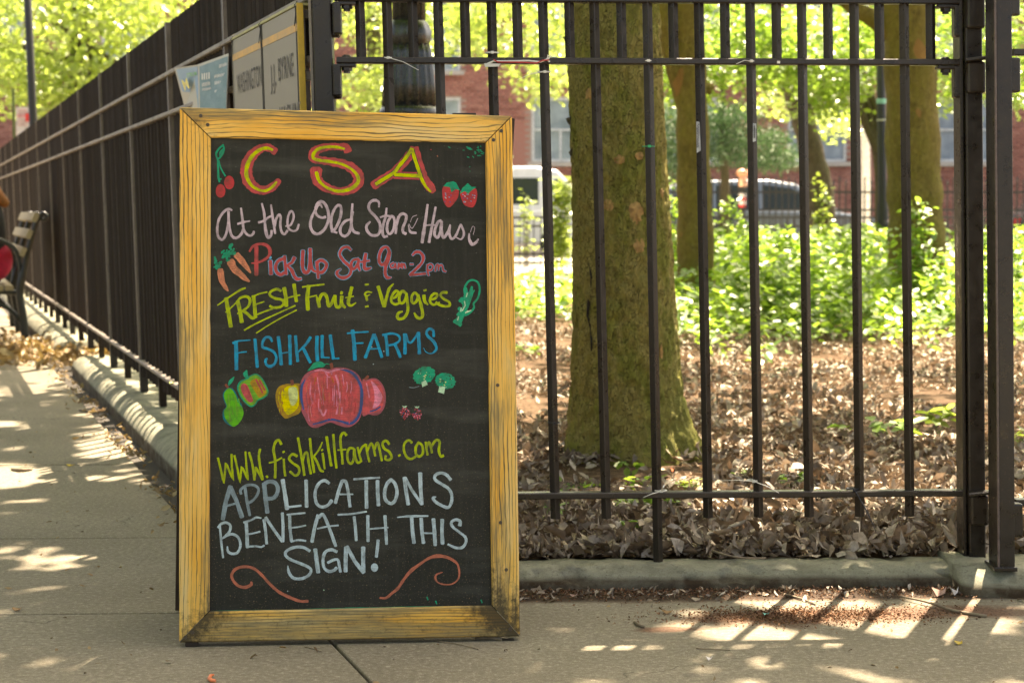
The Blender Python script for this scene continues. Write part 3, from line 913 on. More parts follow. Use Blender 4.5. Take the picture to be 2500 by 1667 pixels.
RGB = dict(red=(186, 78, 78), yg=(190, 196, 22), teal=(14, 150, 112), cherry=(192, 62, 66), mauve=(196, 176, 184), orange=(205, 130, 98),
           blue=(92, 165, 200), lime=(170, 186, 34), cyan=(12, 148, 186), pear=(92, 178, 42), shadow=(14, 112, 120), brown=(140, 78, 62),
           yellow=(216, 200, 10), pale=(206, 216, 140), apple=(204, 88, 90), applerim=(168, 88, 98), indigo=(62, 84, 140), pink=(224, 134, 156),
           broc=(18, 158, 118), stalk=(186, 222, 184), rasp=(178, 74, 92), grey=(134, 152, 158), white=(180, 199, 204), coral=(192, 112, 88),
           olive=(176, 140, 40), green2=(112, 168, 52), smear=(58, 64, 56), copper=(190, 100, 50))
MC = {k: m_chalk('chalk ' + k, v) for k, v in RGB.items()}
TILE = dict(A=(500, 330), B=(850, 330), C=(500, 580), D=(850, 580), E=(500, 780), F=(850, 780), G=(500, 1040), H=(850, 1040), I=(500, 1230), J=(850, 1230))
def tpx(T, x, y):
    ox, oy = TILE[T]; return ox + x / 5.6, oy + y / 5.6
class Chalk:
    """chalk marks of one colour in one drawing: flat film on the slate, each stroke a hair above the last"""
    level = 0
    def __init__(s): s.by = {}
    def mb(s, col):
        if col not in s.by: s.by[col] = MB()
        return s.by[col]
    def stroke(s, T, col, w, pts, mode='s', grow=0.0, lvl=None):
        pts = [tuple(p) if len(p) == 3 else (p[0], p[1], w) for p in pts]
        pts = [(x, y, ww + grow) for x, y, ww in pts]
        if mode == 's' and len(pts) > 2: P = crom(pts, step=5)
        else:
            P = []
            for a, b in zip(pts[:-1], pts[1:]):
                for k in range(3): P.append(np.array(a) + (np.array(b) - np.array(a)) * k / 3)
            P.append(np.array(pts[-1], float))
        P = [np.array(p, float) for p in P]
        # rounded ends
        def cap(a, b):
            d = a[:2] - b[:2]; d = d / max(1e-6, np.linalg.norm(d))
            r = a[2] / 2
            return [np.array([*(a[:2] + d * r * 0.30), a[2] * 0.86]), np.array([*(a[:2] + d * r * 0.5), a[2] * 0.5])]
        c0 = cap(P[0], P[1]); c1 = cap(P[-1], P[-2])
        P = c0[::-1] + P + c1
        m = s.mb(col)
        Chalk.level += 1
        z = PD + 0.00025 + (Chalk.level % 60) * 0.00002 if lvl is None else PD + lvl
        V, U = [], []; L = 0.0; n = len(P)
        for i, p in enumerate(P):
            q = P[min(i + 1, n - 1)][:2] - P[max(i - 1, 0)][:2]
            q = q / max(1e-6, np.linalg.norm(q)); nx_, ny_ = -q[1], q[0]
            if i: L += float(np.linalg.norm(P[i][:2] - P[i - 1][:2]))
            jw = 1 + random.uniform(-0.045, 0.045) + 0.05 * math.sin(L * 0.05 + Chalk.level) + 0.05 * math.sin(L * 0.17)
            for sg in (-1, 0, 1):
                x, y = p[0] + nx_ * sg * p[2] / 2 * jw, p[1] + ny_ * sg * p[2] / 2 * jw
                V.append(bp(*tpx(T, x, y), z + i * 2e-6))
                U.append((L / 5600.0 + Chalk.level, sg * p[2] / 2 / 5600.0))
        fs = [(i * 3 + k, i * 3 + k + 1, (i + 1) * 3 + k + 1, (i + 1) * 3 + k) for i in range(n - 1) for k in (0, 1)]
        m.add(V, fs, U)
    def fill(s, T, col, pts, smooth=True, lvl=None):
        P = crom(pts, True, 4) if smooth else [np.array(p, float) for p in pts]
        Chalk.level += 1
        z = PD + 0.00025 + (Chalk.level % 60) * 0.00002 if lvl is None else PD + lvl
        V = [bp(*tpx(T, p[0], p[1]), z) for p in P]
        s.mb(col).add(V, [tuple(range(len(V)))], [(p[0] / 5600.0, p[1] / 5600.0) for p in P])
    def done(s, name):
        Chalk.level = 0
        o0 = None
        # one part per drawing or word with a material slot per colour
        mb = MB(); mats = []; idx = []
        for k, m in s.by.items():
            n0 = len(mb.f); mb.add(m.v, m.f, m.uv); mats.append(MC[k]); idx += [len(mats) - 1] * (len(mb.f) - n0)
        o = mb.build(name, None, sign, fix=False)
        for q in mats: o.data.materials.append(q)
        o.data.polygons.foreach_set('material_index', idx)
        return o
def P_(sx):
    return [tuple(float(v) for v in p.split(',')) for p in sx.split()]
def word(name, col, rows, under=None, grow=18):
    ch = Chalk()
    for r in rows:
        T, w_, mode, rest_ = r.split(' ', 3)
        pts = P_(rest_)
        if under: ch.stroke(T, under, float(w_), pts, mode, grow, lvl=0.00022 + 0.000004 * (Chalk.level + 1))
    for r in rows:
        T, w_, mode, rest_ = r.split(' ', 3)
        ch.stroke(T, col, float(w_), P_(rest_), mode, lvl=0.00036 + 0.000012 * (Chalk.level % 40))
    return ch.done(name)

# big C S A with red edges and yellow green cores
def csa(name, reds, yells):
    ch = Chalk()
    for r in reds:
        T, w_, mode, q = r.split(' ', 3); ch.stroke(T, 'red', float(w_), P_(q), mode)
    for r in yells:
        T, w_, mode, q = r.split(' ', 3); ch.stroke(T, 'smear', float(w_) + 16, P_(q), mode)
    for r in yells:
        T, w_, mode, q = r.split(' ', 3); ch.stroke(T, 'yg', float(w_), P_(q), mode)
    ch.done(name)
csa('letter_c', ['A 150 s 960,225,100 880,175,105 790,175,110 690,235,135 610,330,155 572,430,162 570,530,162 605,640,160 680,720,140 780,755,125 880,735,115 960,680,105 1015,620,70'],
    ['A 46 s 925,205,34 860,180,40 780,190,46 690,245,50 620,330,54 580,420,56 566,520,54 585,600,50 640,690,42 730,745,36 810,762,38 880,740,40 940,690,38 980,640,30'])
csa('letter_s', ['A 120 s 1955,215,115 1930,165,100 1840,162,95 1740,158,98 1620,175,110 1520,215,125 1480,280,140 1520,330,120 1620,350,105 1760,370,115 1900,400,125 2020,460,140 2090,540,150 2105,620,150 2060,700,135 1960,755,120 1850,770,105 1730,745,115 1610,690,130 1530,600,145 1520,475,165'],
    ['A 44 s 1910,190,26 1840,172,38 1740,162,38 1620,170,40 1530,205,46 1485,265,48 1485,315,44 1560,345,42 1700,362,40 1850,390,36 1980,450,34 2070,530,42 2100,620,50 2060,690,50 1970,745,48 1850,768,46 1740,750,40 1640,700,36 1560,620,44 1525,510,50'])
csa('letter_a', ['B 110 s 895,200,125 800,330,120 700,440,120 580,540,115 470,610,125 350,690,120', 'B 110 s 915,190,115 955,340,105 1000,480,110 1040,600,120 1110,700,130 1165,765,90', 'B 100 l 640,552,105 980,560,105'],
    ['B 48 s 870,190 790,310 700,420 640,500 560,560 470,612 382,670', 'B 46 s 872,195 912,330 960,470 1000,590 1060,700,36 1130,775,24', 'B 44 l 640,542 980,560'])
ch = Chalk()
ch.stroke('A', 'teal', 26, P_('255,135 200,180 155,255 180,325 240,265 262,180 245,140')); ch.stroke('A', 'teal', 32, P_('175,330,26 182,450,26 185,560,34 200,640,26'))
ch.stroke('A', 'teal', 20, P_('192,350 218,450 280,560')); ch.stroke('A', 'teal', 20, P_('190,610 225,600'), 'l'); ch.fill('A', 'teal', P_('200,230 255,180 250,240 200,290'))
for cx_, cy_, rx, ry in ((335, 650, 70, 92), (215, 763, 68, 92)):
    ch.fill('A', 'cherry', [(cx_ + rx * math.cos(k * .785) * random.uniform(.95, 1.03), cy_ + ry * math.sin(k * .785)) for k in range(8)])
ch.done('cherry_drawing')
ch = Chalk()
ch.fill('B', 'cherry', P_('1290,730 1320,700 1400,715 1500,730 1505,840 1450,930 1390,985 1340,970 1300,890 1288,800'))
ch.fill('B', 'teal', P_('1300,700 1350,650 1430,632 1475,650 1530,755 1470,740 1412,785 1390,715 1335,705'), False)
ch.fill('B', 'cherry', P_('1530,790 1560,750 1650,755 1740,730 1765,800 1750,910 1700,988 1600,962 1560,900'))
ch.fill('B', 'teal', P_('1525,802 1560,725 1635,658 1690,708 1755,710 1700,750 1640,802 1595,770'), False)
for _ in range(22):
    x = random.choice([1310, 1560]) + random.uniform(0, 170); y = random.uniform(790, 920)
    ch.stroke('B', random.choice(['white', 'indigo', 'blue']), 12, [(x, y), (x + 12, y + 8)], 'l')
ch.done('strawberry_drawing')

word('word_at', 'mauve', ['A 34 s 370,1028,24 320,1010 250,1060 190,1160 170,1290 185,1390 235,1430 280,1380 310,1270 325,1150 322,1040', 'A 36 s 325,1050 327,1170 345,1310 380,1390 440,1405 500,1350 522,1290',
    'A 34 s 495,1000,28 515,1150 530,1280 570,1350 620,1375 660,1350 672,1318', 'A 30 s 450,1215 530,1190 615,1175,20'])
word('word_the', 'mauve', ['A 34 s 780,935,26 810,1060 820,1180 835,1320,44 865,1400,40 905,1370 915,1305', 'A 32 s 735,1195 800,1175 880,1120 925,1105', 'A 34 s 905,955,26 925,1100 945,1230 962,1345',
    'A 34 s 955,1250 975,1150 1015,1088 1038,1130 1032,1230 1050,1320 1090,1355 1130,1305', 'A 30 s 1105,1245,20 1170,1230 1212,1140 1208,1065 1175,1042 1140,1110 1130,1210 1150,1280 1210,1312 1260,1290 1285,1222'])
word('word_old', 'mauve', ['A 34 s 1605,995,14 1580,950 1540,970 1515,1040 1540,1100 1600,1130 1650,1120,40', 'A 40 s 1515,1010,30 1455,1140 1445,1250 1490,1335 1560,1348 1640,1280 1690,1160 1685,1040 1645,945 1590,908 1540,940 1515,1000',
    'A 38 s 1805,1335,30 1742,1300 1725,1180 1750,1060 1800,975 1850,965 1865,1040 1842,1160 1790,1270 1735,1322', 'A 38 s 1985,1155,30 1915,1180 1855,1265 1858,1345 1910,1382 1970,1340 2000,1230 2008,1100 2018,940,28', 'A 36 s 2030,1050,24 2002,1150 2008,1250 2040,1320 2110,1345'])
word('word_stone', 'mauve', ['B 38 s 420,985,22 420,920,30 370,892 310,912 280,970 300,1040 370,1110 430,1200 438,1300 400,1365 320,1368 262,1310 252,1240 300,1185,26', 'B 36 s 525,1000,26 512,1110 480,1230 470,1330 490,1388 535,1380', 'B 28 s 440,1125 500,1105 572,1108',
    'B 36 s 590,1110 545,1180 530,1285 560,1352 610,1310 635,1200 620,1122 585,1108', 'B 34 s 682,1112,24 662,1220 650,1345', 'B 38 s 660,1225 700,1105 750,1075 795,1105 783,1180 750,1260 752,1328 790,1350', 'B 12 s 830,1215 870,1275 912,1220 950,1140', 'B 22 s 822,1230,10 850,1322,34 930,1338,30', 'B 9 s 850,1190 880,1120 940,1095'])
word('word_house', 'mauve', ['B 40 s 1085,950,28 1060,1150,40 1032,1330,50 1010,1470', 'B 38 s 1195,985,28 1165,1150 1130,1330 1105,1465', 'B 24 s 1040,1238 1130,1228 1215,1232', 'B 38 s 1268,1165,30 1228,1190 1190,1280 1182,1365 1225,1400 1262,1310 1275,1180', 'B 36 s 1278,1180 1278,1300 1302,1405 1360,1330 1395,1225,20',
    'B 34 s 1395,1235,24 1385,1340 1412,1418 1470,1375 1538,1220,24', 'B 32 s 1540,1225 1575,1300 1580,1370 1542,1425,24 1480,1400,14', 'B 40 s 1655,1345,20 1655,1420,36 1692,1492,46 1745,1470,36 1780,1420,20', 'B 8 s 1670,1330 1700,1250 1730,1270 1710,1360'])
# carrots
ch = Chalk()
for T, ln, wd in (('C', '380,95 350,130 375,170 395,215 330,200 320,240 310,185', 42), ('C', '245,190 260,240 290,270 310,310 320,225 250,275', 34), ('C', '140,285 150,330 165,370 175,430 205,340 190,400 145,395', 30)):
    P = crom(P_(ln), step=4)
    for p in P:
        for _ in range(3):
            x, y = p[0] + random.uniform(-22, 22), p[1] + random.uniform(-16, 16)
            r = random.uniform(8, 17)
            ch.fill(T, 'teal', [(x + r * math.cos(k * 1.26) * random.uniform(.7, 1.2), y + r * math.sin(k * 1.26) * random.uniform(.7, 1.2)) for k in range(5)], False)
for q in ('435,240,90 490,300,88 560,390,68 625,480,24', '352,325,105 400,425,98 480,495,84 545,555,66 608,598,26', '212,440,72 222,520,92 238,600,72 282,680,56 320,730,18'):
    ch.stroke('C', 'smear', 60, [(a, b, c_ + 10) for a, b, c_ in P_(q)])
    ch.stroke('C', 'orange', 60, P_(q))
    for a, b, c_ in crom(P_(q), step=3)[1:-1]:
        ch.stroke('C', 'brown', 5, [(a - c_ * .3, b), (a + c_ * .1, b + 6)], 'l')
ch.done('carrot_drawing')
word('letter_p', 'red', ['C 36 s 612,190,26 660,120 760,88 850,110,44 893,180,50 870,260,40 780,320,34 700,345,30 638,350,16', 'C 52 l 705,130 705,510'])
word('word_pick', 'red', ['C 48 l 897,320 905,500', 'C 46 s 1065,292 1000,325 968,400 985,475 1040,508 1085,480', 'C 42 l 1090,255 1112,500', 'C 44 s 1225,275,50 1190,340,40 1135,380,32 1190,450,48 1225,530 1265,568 1318,562,30'], 'blue')
ch = Chalk(); ch.fill('C', 'blue', [(893 + 23 * math.cos(k), 272 + 23 * math.sin(k)) for k in range(6)]); ch.done('dot')
word('word_up', 'red', ['C 48 s 1342,180 1335,330 1342,430 1380,482 1425,440 1440,300 1440,155', 'C 40 s 1445,200 1448,330 1470,430 1515,470,30', 'C 46 l 1532,330 1552,555,38', 'C 44 s 1530,400 1545,335 1600,312 1662,360 1648,425 1600,475 1535,468'], 'blue')
word('word_sat', 'red', ['C 40 s 2000,172,26 1950,130 1880,150 1845,230 1900,320,44 1975,390 2000,450 1970,520 1890,552,48 1822,522 1808,470 1862,430,14', 'D 38 s 140,295 70,310 40,370 65,430 105,405 140,330', 'D 38 s 145,300 138,380 160,450,30', 'D 46 s 242,222 225,320 222,415 260,430 315,412,22', 'D 28 l 170,335 290,315'], 'blue')
word('number_9am', 'red', ['D 44 s 560,185 530,132,36 470,150 430,230 425,325 460,372 510,340 550,240 562,175', 'D 44 s 568,200 552,300 512,400 508,500 540,548 592,545,14', 'D 26 s 622,345 580,372 592,412 630,402 645,352 652,418', 'D 26 s 682,430 692,352 712,405 732,352 742,420', 'D 26 s 742,385 765,360 782,418'], 'blue', 14)
word('number_2pm', 'red', ['D 34 l 848,365,26 890,366,26', 'D 40 s 880,242,26 920,202 980,202 1025,260,44 1010,340,36 940,420 845,512,40', 'D 34 s 850,515 950,502 1060,492', 'D 28 s 1085,370 1085,450 1100,518', 'D 26 s 1085,382 1130,362 1160,400 1130,448 1090,440', 'D 26 s 1190,460 1205,382 1230,372 1236,448', 'D 26 s 1236,402 1272,372 1292,402 1302,450 1335,466'], 'blue', 14)
word('word_fresh', 'lime', ['C 55 l 290,830 320,1000 355,1215', 'C 24 s 175,925,16 280,850 400,770 500,710,30 555,690,22', 'C 20 s 285,1020 340,975 430,890', 'C 54 l 450,870 480,1000 505,1155', 'C 32 s 430,885,18 490,822 570,805,36 618,850,44 600,930 530,992 445,1040,14', 'C 42 s 522,1000 580,1040 650,1098 715,1085,16',
    'C 50 l 665,800 680,920 690,1070', 'C 22 s 645,812 740,770 850,745', 'C 18 l 690,915 812,875', 'C 24 s 690,1065 780,1025 930,972', 'C 36 s 1040,728 980,706 902,740 892,790 960,830 1050,850 1080,900 1030,948 940,958 890,935', 'C 54 l 1085,690 1110,820 1115,935', 'C 50 l 1220,640 1235,760 1252,870', 'C 20 s 1080,845 1180,810 1300,785',
    'C 22 s 540,1265 700,1175 900,1080 1100,990 1235,930', 'C 18 s 705,1305 850,1210 1050,1095 1255,990'])
word('word_fruit', 'lime', ['C 54 l 1420,660 1400,820 1410,985', 'C 24 s 1335,676 1450,660 1632,640', 'C 20 l 1400,820 1530,790', 'C 48 s 1530,810,26 1550,870 1566,945', 'C 44 s 1560,880,26 1590,790 1640,772 1672,830 1690,930 1730,905 1772,790,30', 'C 44 s 1780,795 1787,900 1812,950 1858,925 1870,805', 'C 48 s 1872,805 1872,900 1918,958,34', 'C 44 l 1862,755 1878,758', 'C 46 s 2010,680 1980,800 1962,895 2000,930,34 2065,890,18', 'C 18 l 1925,822 2035,802'])
word('ampersand', 'lime', ['D 26 l 232,645 278,640', 'D 26 s 325,750,14 265,742 228,772 252,800 300,778,10', 'D 36 l 245,800 258,855', 'D 26 l 235,945 275,936'])
word('word_veggies', 'lime', ['D 46 l 410,670 450,800 488,940', 'D 40 s 492,940,50 530,800 560,700 620,632,18', 'D 36 s 580,840,24 650,810 688,750 650,732 602,790 590,870 640,912 700,895,26', 'D 38 s 792,765 740,732 702,800 700,872 740,898 780,850 800,765', 'D 40 s 800,780,30 812,900 815,1000 770,1090 700,1112 672,1080 690,1030 742,1010,22',
    'D 36 s 950,785 910,755 872,800 872,875 900,898 940,860 960,780', 'D 42 s 958,790,30 990,900 1018,1050,44 990,1102 940,1088 905,1030,26', 'D 44 s 1035,790 1047,870 1090,918,20', 'D 28 l 1035,724 1068,715', 'D 34 s 1120,850 1190,830 1220,782 1180,766 1130,812 1120,878 1170,918 1250,885,18', 'D 34 s 1350,752,40 1290,752 1262,790 1310,840 1378,880 1388,928 1330,940 1250,920 1200,888,40'])
ch = Chalk()
ch.stroke('D', 'broc', 28, P_('1600,800 1590,700 1640,605 1710,582 1778,620 1798,720 1770,830 1715,900 1720,960 1660,1030 1600,1062'))
ch.stroke('D', 'broc', 80, P_('1692,670,26 1670,780,70 1620,900,85 1570,1020,85 1500,1160,95')); ch.stroke('D', 'broc', 50, P_('1612,690,30 1615,800,70 1605,860,50'))
ch.stroke('D', 'broc', 30, P_('1680,790 1725,720,16'), 'l')
ch.stroke('D', 'broc', 46, P_('1525,870 1565,835 1570,900')); ch.stroke('D', 'broc', 50, P_('1515,965 1545,1000 1500,1060')); ch.stroke('D', 'broc', 48, P_('1450,1140 1540,1195'), 'l')
for q in ('1630,760 1615,810', '1590,870 1600,930 1560,1000', '1640,1000 1600,1030 1680,995', '1510,1080 1495,1130', '1545,960 1540,1010'): ch.stroke('D', 'stalk', 16, P_(q), 'l')
ch.done('leafy_green_drawing')
word('word_fishkill', 'cyan', ['E 54 l 425,300 430,450 432,680', 'E 24 s 385,322,34 450,295 620,280,18', 'E 20 s 455,458 510,445 570,440', 'E 44 l 685,270 700,430 718,648', 'E 36 s 920,300,30 890,247 830,247 790,310 792,378 860,400 940,442 978,520 950,608 890,640,42 840,612 830,560 852,532,26', 'E 48 l 1005,238 1030,430 1045,615', 'E 46 l 1160,222 1165,400 1170,608', 'E 20 l 1050,462 1160,442',
    'E 42 l 1240,225 1252,400 1270,570', 'E 36 s 1445,242,42 1380,340 1280,440,22', 'E 42 l 1352,400 1400,500 1442,585', 'E 50 l 1535,232 1530,400 1540,560', 'E 44 l 1605,222 1602,380 1608,518', 'E 24 l 1605,515 1702,520', 'E 46 l 1715,215 1740,400 1758,535', 'E 24 l 1758,534 1834,530'])
word('word_farms', 'cyan', ['F 52 l 60,150 82,330 92,550', 'F 24 s -12,188 130,175 275,168', 'F 20 l 85,325 205,320', 'F 42 l 350,205 300,350 235,520', 'F 42 l 358,205 402,330 460,512', 'F 20 l 290,400 440,398', 'F 42 l 512,212 530,340 540,490', 'F 30 s 470,212 600,190 690,222 702,285 640,332 560,352', 'F 42 l 645,350 682,430 712,512',
    'F 46 l 772,200 778,320 776,465', 'F 30 s 790,200 822,300 870,305 958,180', 'F 48 l 960,180 968,320 974,465', 'F 36 s 1170,230 1162,150 1110,128 1072,172 1092,230 1168,300,42 1205,380,36 1190,430,30 1130,465,14 1062,440,12 1032,390,10'])
# pear, pepper, apples
ch = Chalk()
ch.fill('E', 'shadow', P_('290,950 340,930 395,955 440,1030 470,1110 512,1180 505,1300 400,1450 310,1430 252,1360 246,1250 290,1190 262,1110 246,1020'))
ch.fill('E', 'pear', P_('300,955 350,940 395,985 435,1060 455,1130 510,1195 530,1280 500,1370 440,1440 385,1460 325,1415 275,1340 262,1250 300,1185 272,1100 260,1020'))
for k in range(14):
    x = random.uniform(300, 470); ch.stroke('E', random.choice(['green2', 'pear']), 14, [(x, random.uniform(1000, 1200)), (x + 20, random.uniform(1250, 1400))], 'l')
ch.stroke('E', 'brown', 34, P_('285,890 315,925'), 'l'); ch.fill('E', 'broc', P_('318,890 332,835 402,778 388,835 338,898'))
ch.done('pear_drawing')
ch = Chalk()
ch.fill('E', 'teal', P_('440,920 480,840 560,805 610,770 680,740 740,755 800,820 870,960 860,1030 800,1080 730,1110 690,1170 630,1195 570,1160 500,1080 460,1000'))
ch.fill('E', 'green2', P_('462,925 500,855 570,820 620,785 685,755 735,772 790,835 855,960 848,1020 790,1065 722,1095 680,1155 630,1175 580,1145 515,1070 478,1000'))
ch.fill('E', 'apple', P_('492,910 530,872 585,905 640,1040 660,1110 610,1130 545,1060 505,985'))
ch.fill('E', 'olive', P_('620,855 690,805 755,835 825,950 835,1005 750,1065 690,990 645,920'))
for q in ('700,820 790,1000', '750,830 820,960', '560,900 620,1050'): ch.stroke('E', 'red', 24, P_(q), 'l')
ch.fill('E', 'broc', P_('525,730 575,690 590,760 602,805 570,812 532,770'))
ch.done('pepper_drawing')
ch = Chalk()
ch.fill('E', 'olive', P_('1310,890 1180,878 1100,882 1010,920 970,1010 975,1130 1010,1240 1070,1330 1120,1352 1200,1320 1300,1268 1330,1100'))
ch.fill('E', 'yellow', P_('1270,915 1180,905 1120,915 1050,1000 1060,1130 1090,1250 1150,1300 1240,1240 1285,1150'))
ch.fill('E', 'pale', P_('1150,940 1250,930 1272,1060 1232,1160 1182,1168 1150,1060'))
ch.stroke('E', 'brown', 44, P_('1190,835 1197,885'), 'l')
for _ in range(20):
    x, y = random.uniform(1000, 1080), random.uniform(940, 1260); ch.stroke('E', random.choice(['brown', 'yellow']), 8, [(x, y), (x + 8, y + 45)], 'l')
ch.done('yellow_apple_drawing')
ch = Chalk()
ch.fill('F', 'applerim', P_('190,850 250,825 340,800 410,820 470,890 505,980 515,1100 490,1210 430,1290 360,1310 280,1292 190,1292'))
ch.fill('F', 'apple', P_('200,870 260,845 340,822 400,840 450,900 482,990 490,1100 465,1195 410,1265 300,1270 200,1275'))
ch.fill('F', 'pink', P_('310,840 370,880 425,960 470,1060 420,1170 335,1215 360,1100 350,960'))
ch.stroke('F', 'pink', 16, P_('250,870 270,960 290,1065'), 's'); ch.stroke('F', 'indigo', 20, P_('300,1255 370,1235 440,1190'))
ch.stroke('F', 'brown', 38, P_('235,815 272,775'), 'l')
ch.done('red_apple_drawing')
ch = Chalk()
ch.fill('E', 'applerim', P_('1410,720 1480,690 1600,665 1700,680 1790,655 1900,655 2010,690 2100,755 2150,860 2172,1000 2165,1150 2148,1270 2108,1375 2020,1450 1930,1472 1820,1440 1720,1405 1620,1440 1520,1480 1430,1450 1370,1350 1310,1220 1285,1080 1290,920 1340,790'))
ch.fill('E', 'apple', P_('1440,760 1500,725 1600,700 1690,715 1790,700 1900,700 1980,740 2060,820 2105,930 2120,1060 2100,1200 2060,1310 1980,1385 1850,1370 1720,1345 1600,1380 1480,1400 1410,1310 1360,1180 1345,1050 1350,900'))
ch.stroke('E', 'indigo', 36, P_('1870,680,22 2000,720 2080,800 2140,930 2145,1080,44 2130,1230 2080,1350 1990,1420 1840,1385,26 1720,1365,30 1600,1400,24 1480,1430,16'))
ch.stroke('E', 'indigo', 34, P_('1370,820,14 1325,920 1320,1080 1352,1230,16'))
ch.stroke('E', 'pink', 24, P_('1500,700,14 1600,690 1690,720 1790,690 1900,672,14'))
for q, w_ in (('1460,850 1440,1000 1475,1150', 20), ('1540,790 1560,950 1600,1150', 14), ('1790,760 1830,900 1845,1100 1800,1290', 28), ('1780,900 1775,1050', 18), ('1580,1230 1620,1310 1665,1230', 26), ('1875,1200 1870,1290', 20), ('1880,750 1905,900', 14), ('1650,730 1700,790 1740,730', 14)):
    ch.stroke('E', 'pink', w_, P_(q))
for q in ('1520,790 1500,880', '1720,760 1760,860', '1600,900 1640,1100'): ch.stroke('E', 'copper', 20, P_(q))
for _ in range(90):
    x, y = random.uniform(1400, 2060), random.uniform(740, 1180); e_ = abs(x - 1730) / 340; y += 90 * e_ ** 2
    ch.stroke('E', random.choice(['red', 'applerim', 'cherry', 'apple', 'coral', 'pink', 'apple', 'red']), random.uniform(4, 13), [(x, y), (x + (x - 1730) * 0.04, y + 80), (x + (x - 1730) * -0.02, y + random.uniform(120, 220))], 's')
ch.stroke('E', 'brown', 42, P_('1728,605 1738,660'), 'l')
ch.fill('E', 'broc', P_('1403,702 1450,640 1500,585 1580,573 1640,608 1622,648 1540,655 1470,682')); ch.stroke('E', 'broc', 12, P_('1625,640 1660,605 1702,612'))
ch.done('big_apple_drawing')
ch = Chalk()
def blobby(T, cx_, cy_, rx, ry, tilt):
    pts = []
    for k in range(46):
        a = k / 46 * 2 * math.pi; r = random.uniform(0.9, 1.06)
        x, y = rx * r * math.cos(a), ry * r * math.sin(a)
        pts.append((cx_ + x * math.cos(tilt) - y * math.sin(tilt), cy_ + x * math.sin(tilt) + y * math.cos(tilt)))
    ch.fill(T, 'broc', pts, False)
blobby('F', 1040, 760, 158, 118, -0.35); blobby('F', 1330, 838, 142, 112, 0.15)
ch.fill('F', 'stalk', P_('1000,855 1060,828 1088,890 1015,922'), False); ch.fill('F', 'stalk', P_('1248,908 1330,918 1310,1016 1230,990'), False)
for _ in range(46):
    cx_, cy_, r = random.choice(((1040, 760, 120), (1330, 838, 105))); a = random.uniform(0, 6.28); q = r * random.uniform(.1, 1)
    x, y = cx_ + q * math.cos(a), cy_ + q * .8 * math.sin(a); ch.stroke('F', random.choice(['stalk', 'teal', 'pale', 'smear']), random.uniform(7, 14), [(x, y), (x + random.uniform(-14, 14), y + random.uniform(5, 16))], 'l')
ch.done('broccoli_drawing')
ch = Chalk()
for cx_, cy_, rx, ry in ((770, 1282, 74, 84), (940, 1300, 66, 96)):
    ch.fill('F', 'smear', [(cx_ - rx, cy_ - ry * .7), (cx_, cy_ - ry * .95), (cx_ + rx, cy_ - ry * .7), (cx_ + rx * .85, cy_ + ry * .2), (cx_, cy_ + ry), (cx_ - rx * .75, cy_ + ry * .35)])
    for _ in range(70):
        a = random.uniform(0, 6.28); q = random.uniform(0, 1) ** .5; x, y = cx_ + rx * q * math.cos(a), cy_ + ry * q * math.sin(a)
        if y > cy_ and abs(x - cx_) > rx * (1.05 - (y - cy_) / ry): continue
        ch.stroke('F', random.choice(['rasp', 'rasp', 'cherry', 'pink', 'red', 'indigo']), random.uniform(9, 15), [(x, y), (x + random.uniform(-14, 14), y + random.uniform(4, 16))], 'l')
    for dx in (-28, -8, 14, 30): ch.stroke('F', 'stalk', 9, [(cx_ + dx * .3, cy_ - ry + 4), (cx_ + dx, cy_ - ry - 18)], 'l')
ch.done('raspberry_drawing')
word('word_www', 'lime', ['G 30 l 180,435 225,620 258,780 290,500 330,600 390,740 370,560 365,385', 'G 30 l 405,400 450,600 478,770 505,550 550,640 590,738 570,560 556,350', 'G 32 s 605,360 650,520 678,735', 'G 30 l 680,735 697,560', 'G 34 s 697,565 740,640 790,728', 'G 34 s 790,728 750,520 740,400 755,315', 'G 34 l 845,694 856,684'])
word('word_fishkillfarms', 'lime', ['G 36 s 1045,245 1010,188 965,222 940,320 960,450 965,600 960,705', 'G 24 s 880,500 960,480 1052,432', 'G 32 s 1080,450 1085,560 1100,678', 'G 28 l 1068,355 1088,345', 'G 34 s 1260,408,40 1200,382 1152,440 1200,500 1280,560 1288,630 1240,675 1165,620', 'G 34 s 1275,160 1310,350 1340,520 1360,668', 'G 34 s 1335,480 1370,372 1402,372 1420,500 1450,650',
    'G 34 s 1437,170 1460,400 1495,630', 'G 26 s 1605,220,20 1560,320 1490,412', 'G 34 s 1492,415 1540,500 1580,595 1620,618', 'G 32 l 1610,370 1638,580', 'G 24 l 1595,335 1612,318', 'G 36 s 1665,145 1695,340 1728,540', 'G 34 s 1757,115 1775,350 1800,570', 'G 34 s 1935,122,38 1900,88 1862,130 1855,230 1875,380 1883,515', 'G 22 l 1818,326 1932,318', 'G 34 s 2032,305 1980,300 1948,370 1960,478 2000,510 2035,450 2042,310',
    'H 34 s 82,310 100,430 132,498 170,482', 'H 30 s 130,290 150,380 180,482', 'H 32 s 150,370 190,290 240,250', 'H 30 s 245,250 262,370 290,485', 'H 32 s 265,330 310,238 342,280 370,405', 'H 32 s 362,310 400,222 430,322 460,470', 'H 34 s 560,245 520,198 470,230 490,300 560,350 595,420 560,458 510,450 515,405'])
word('word_com', 'lime', ['H 28 l 690,405 712,392', 'H 34 s 870,225 830,192 775,230 760,320 800,418 860,448 920,415', 'H 36 s 960,225 925,290 930,385 980,412 1022,360 1010,262 955,222', 'H 32 s 1060,218 1070,300 1085,392', 'H 32 s 1075,282 1105,218 1130,282 1145,362', 'H 36 s 1140,272 1200,192 1250,212 1240,330 1265,408 1302,402'])
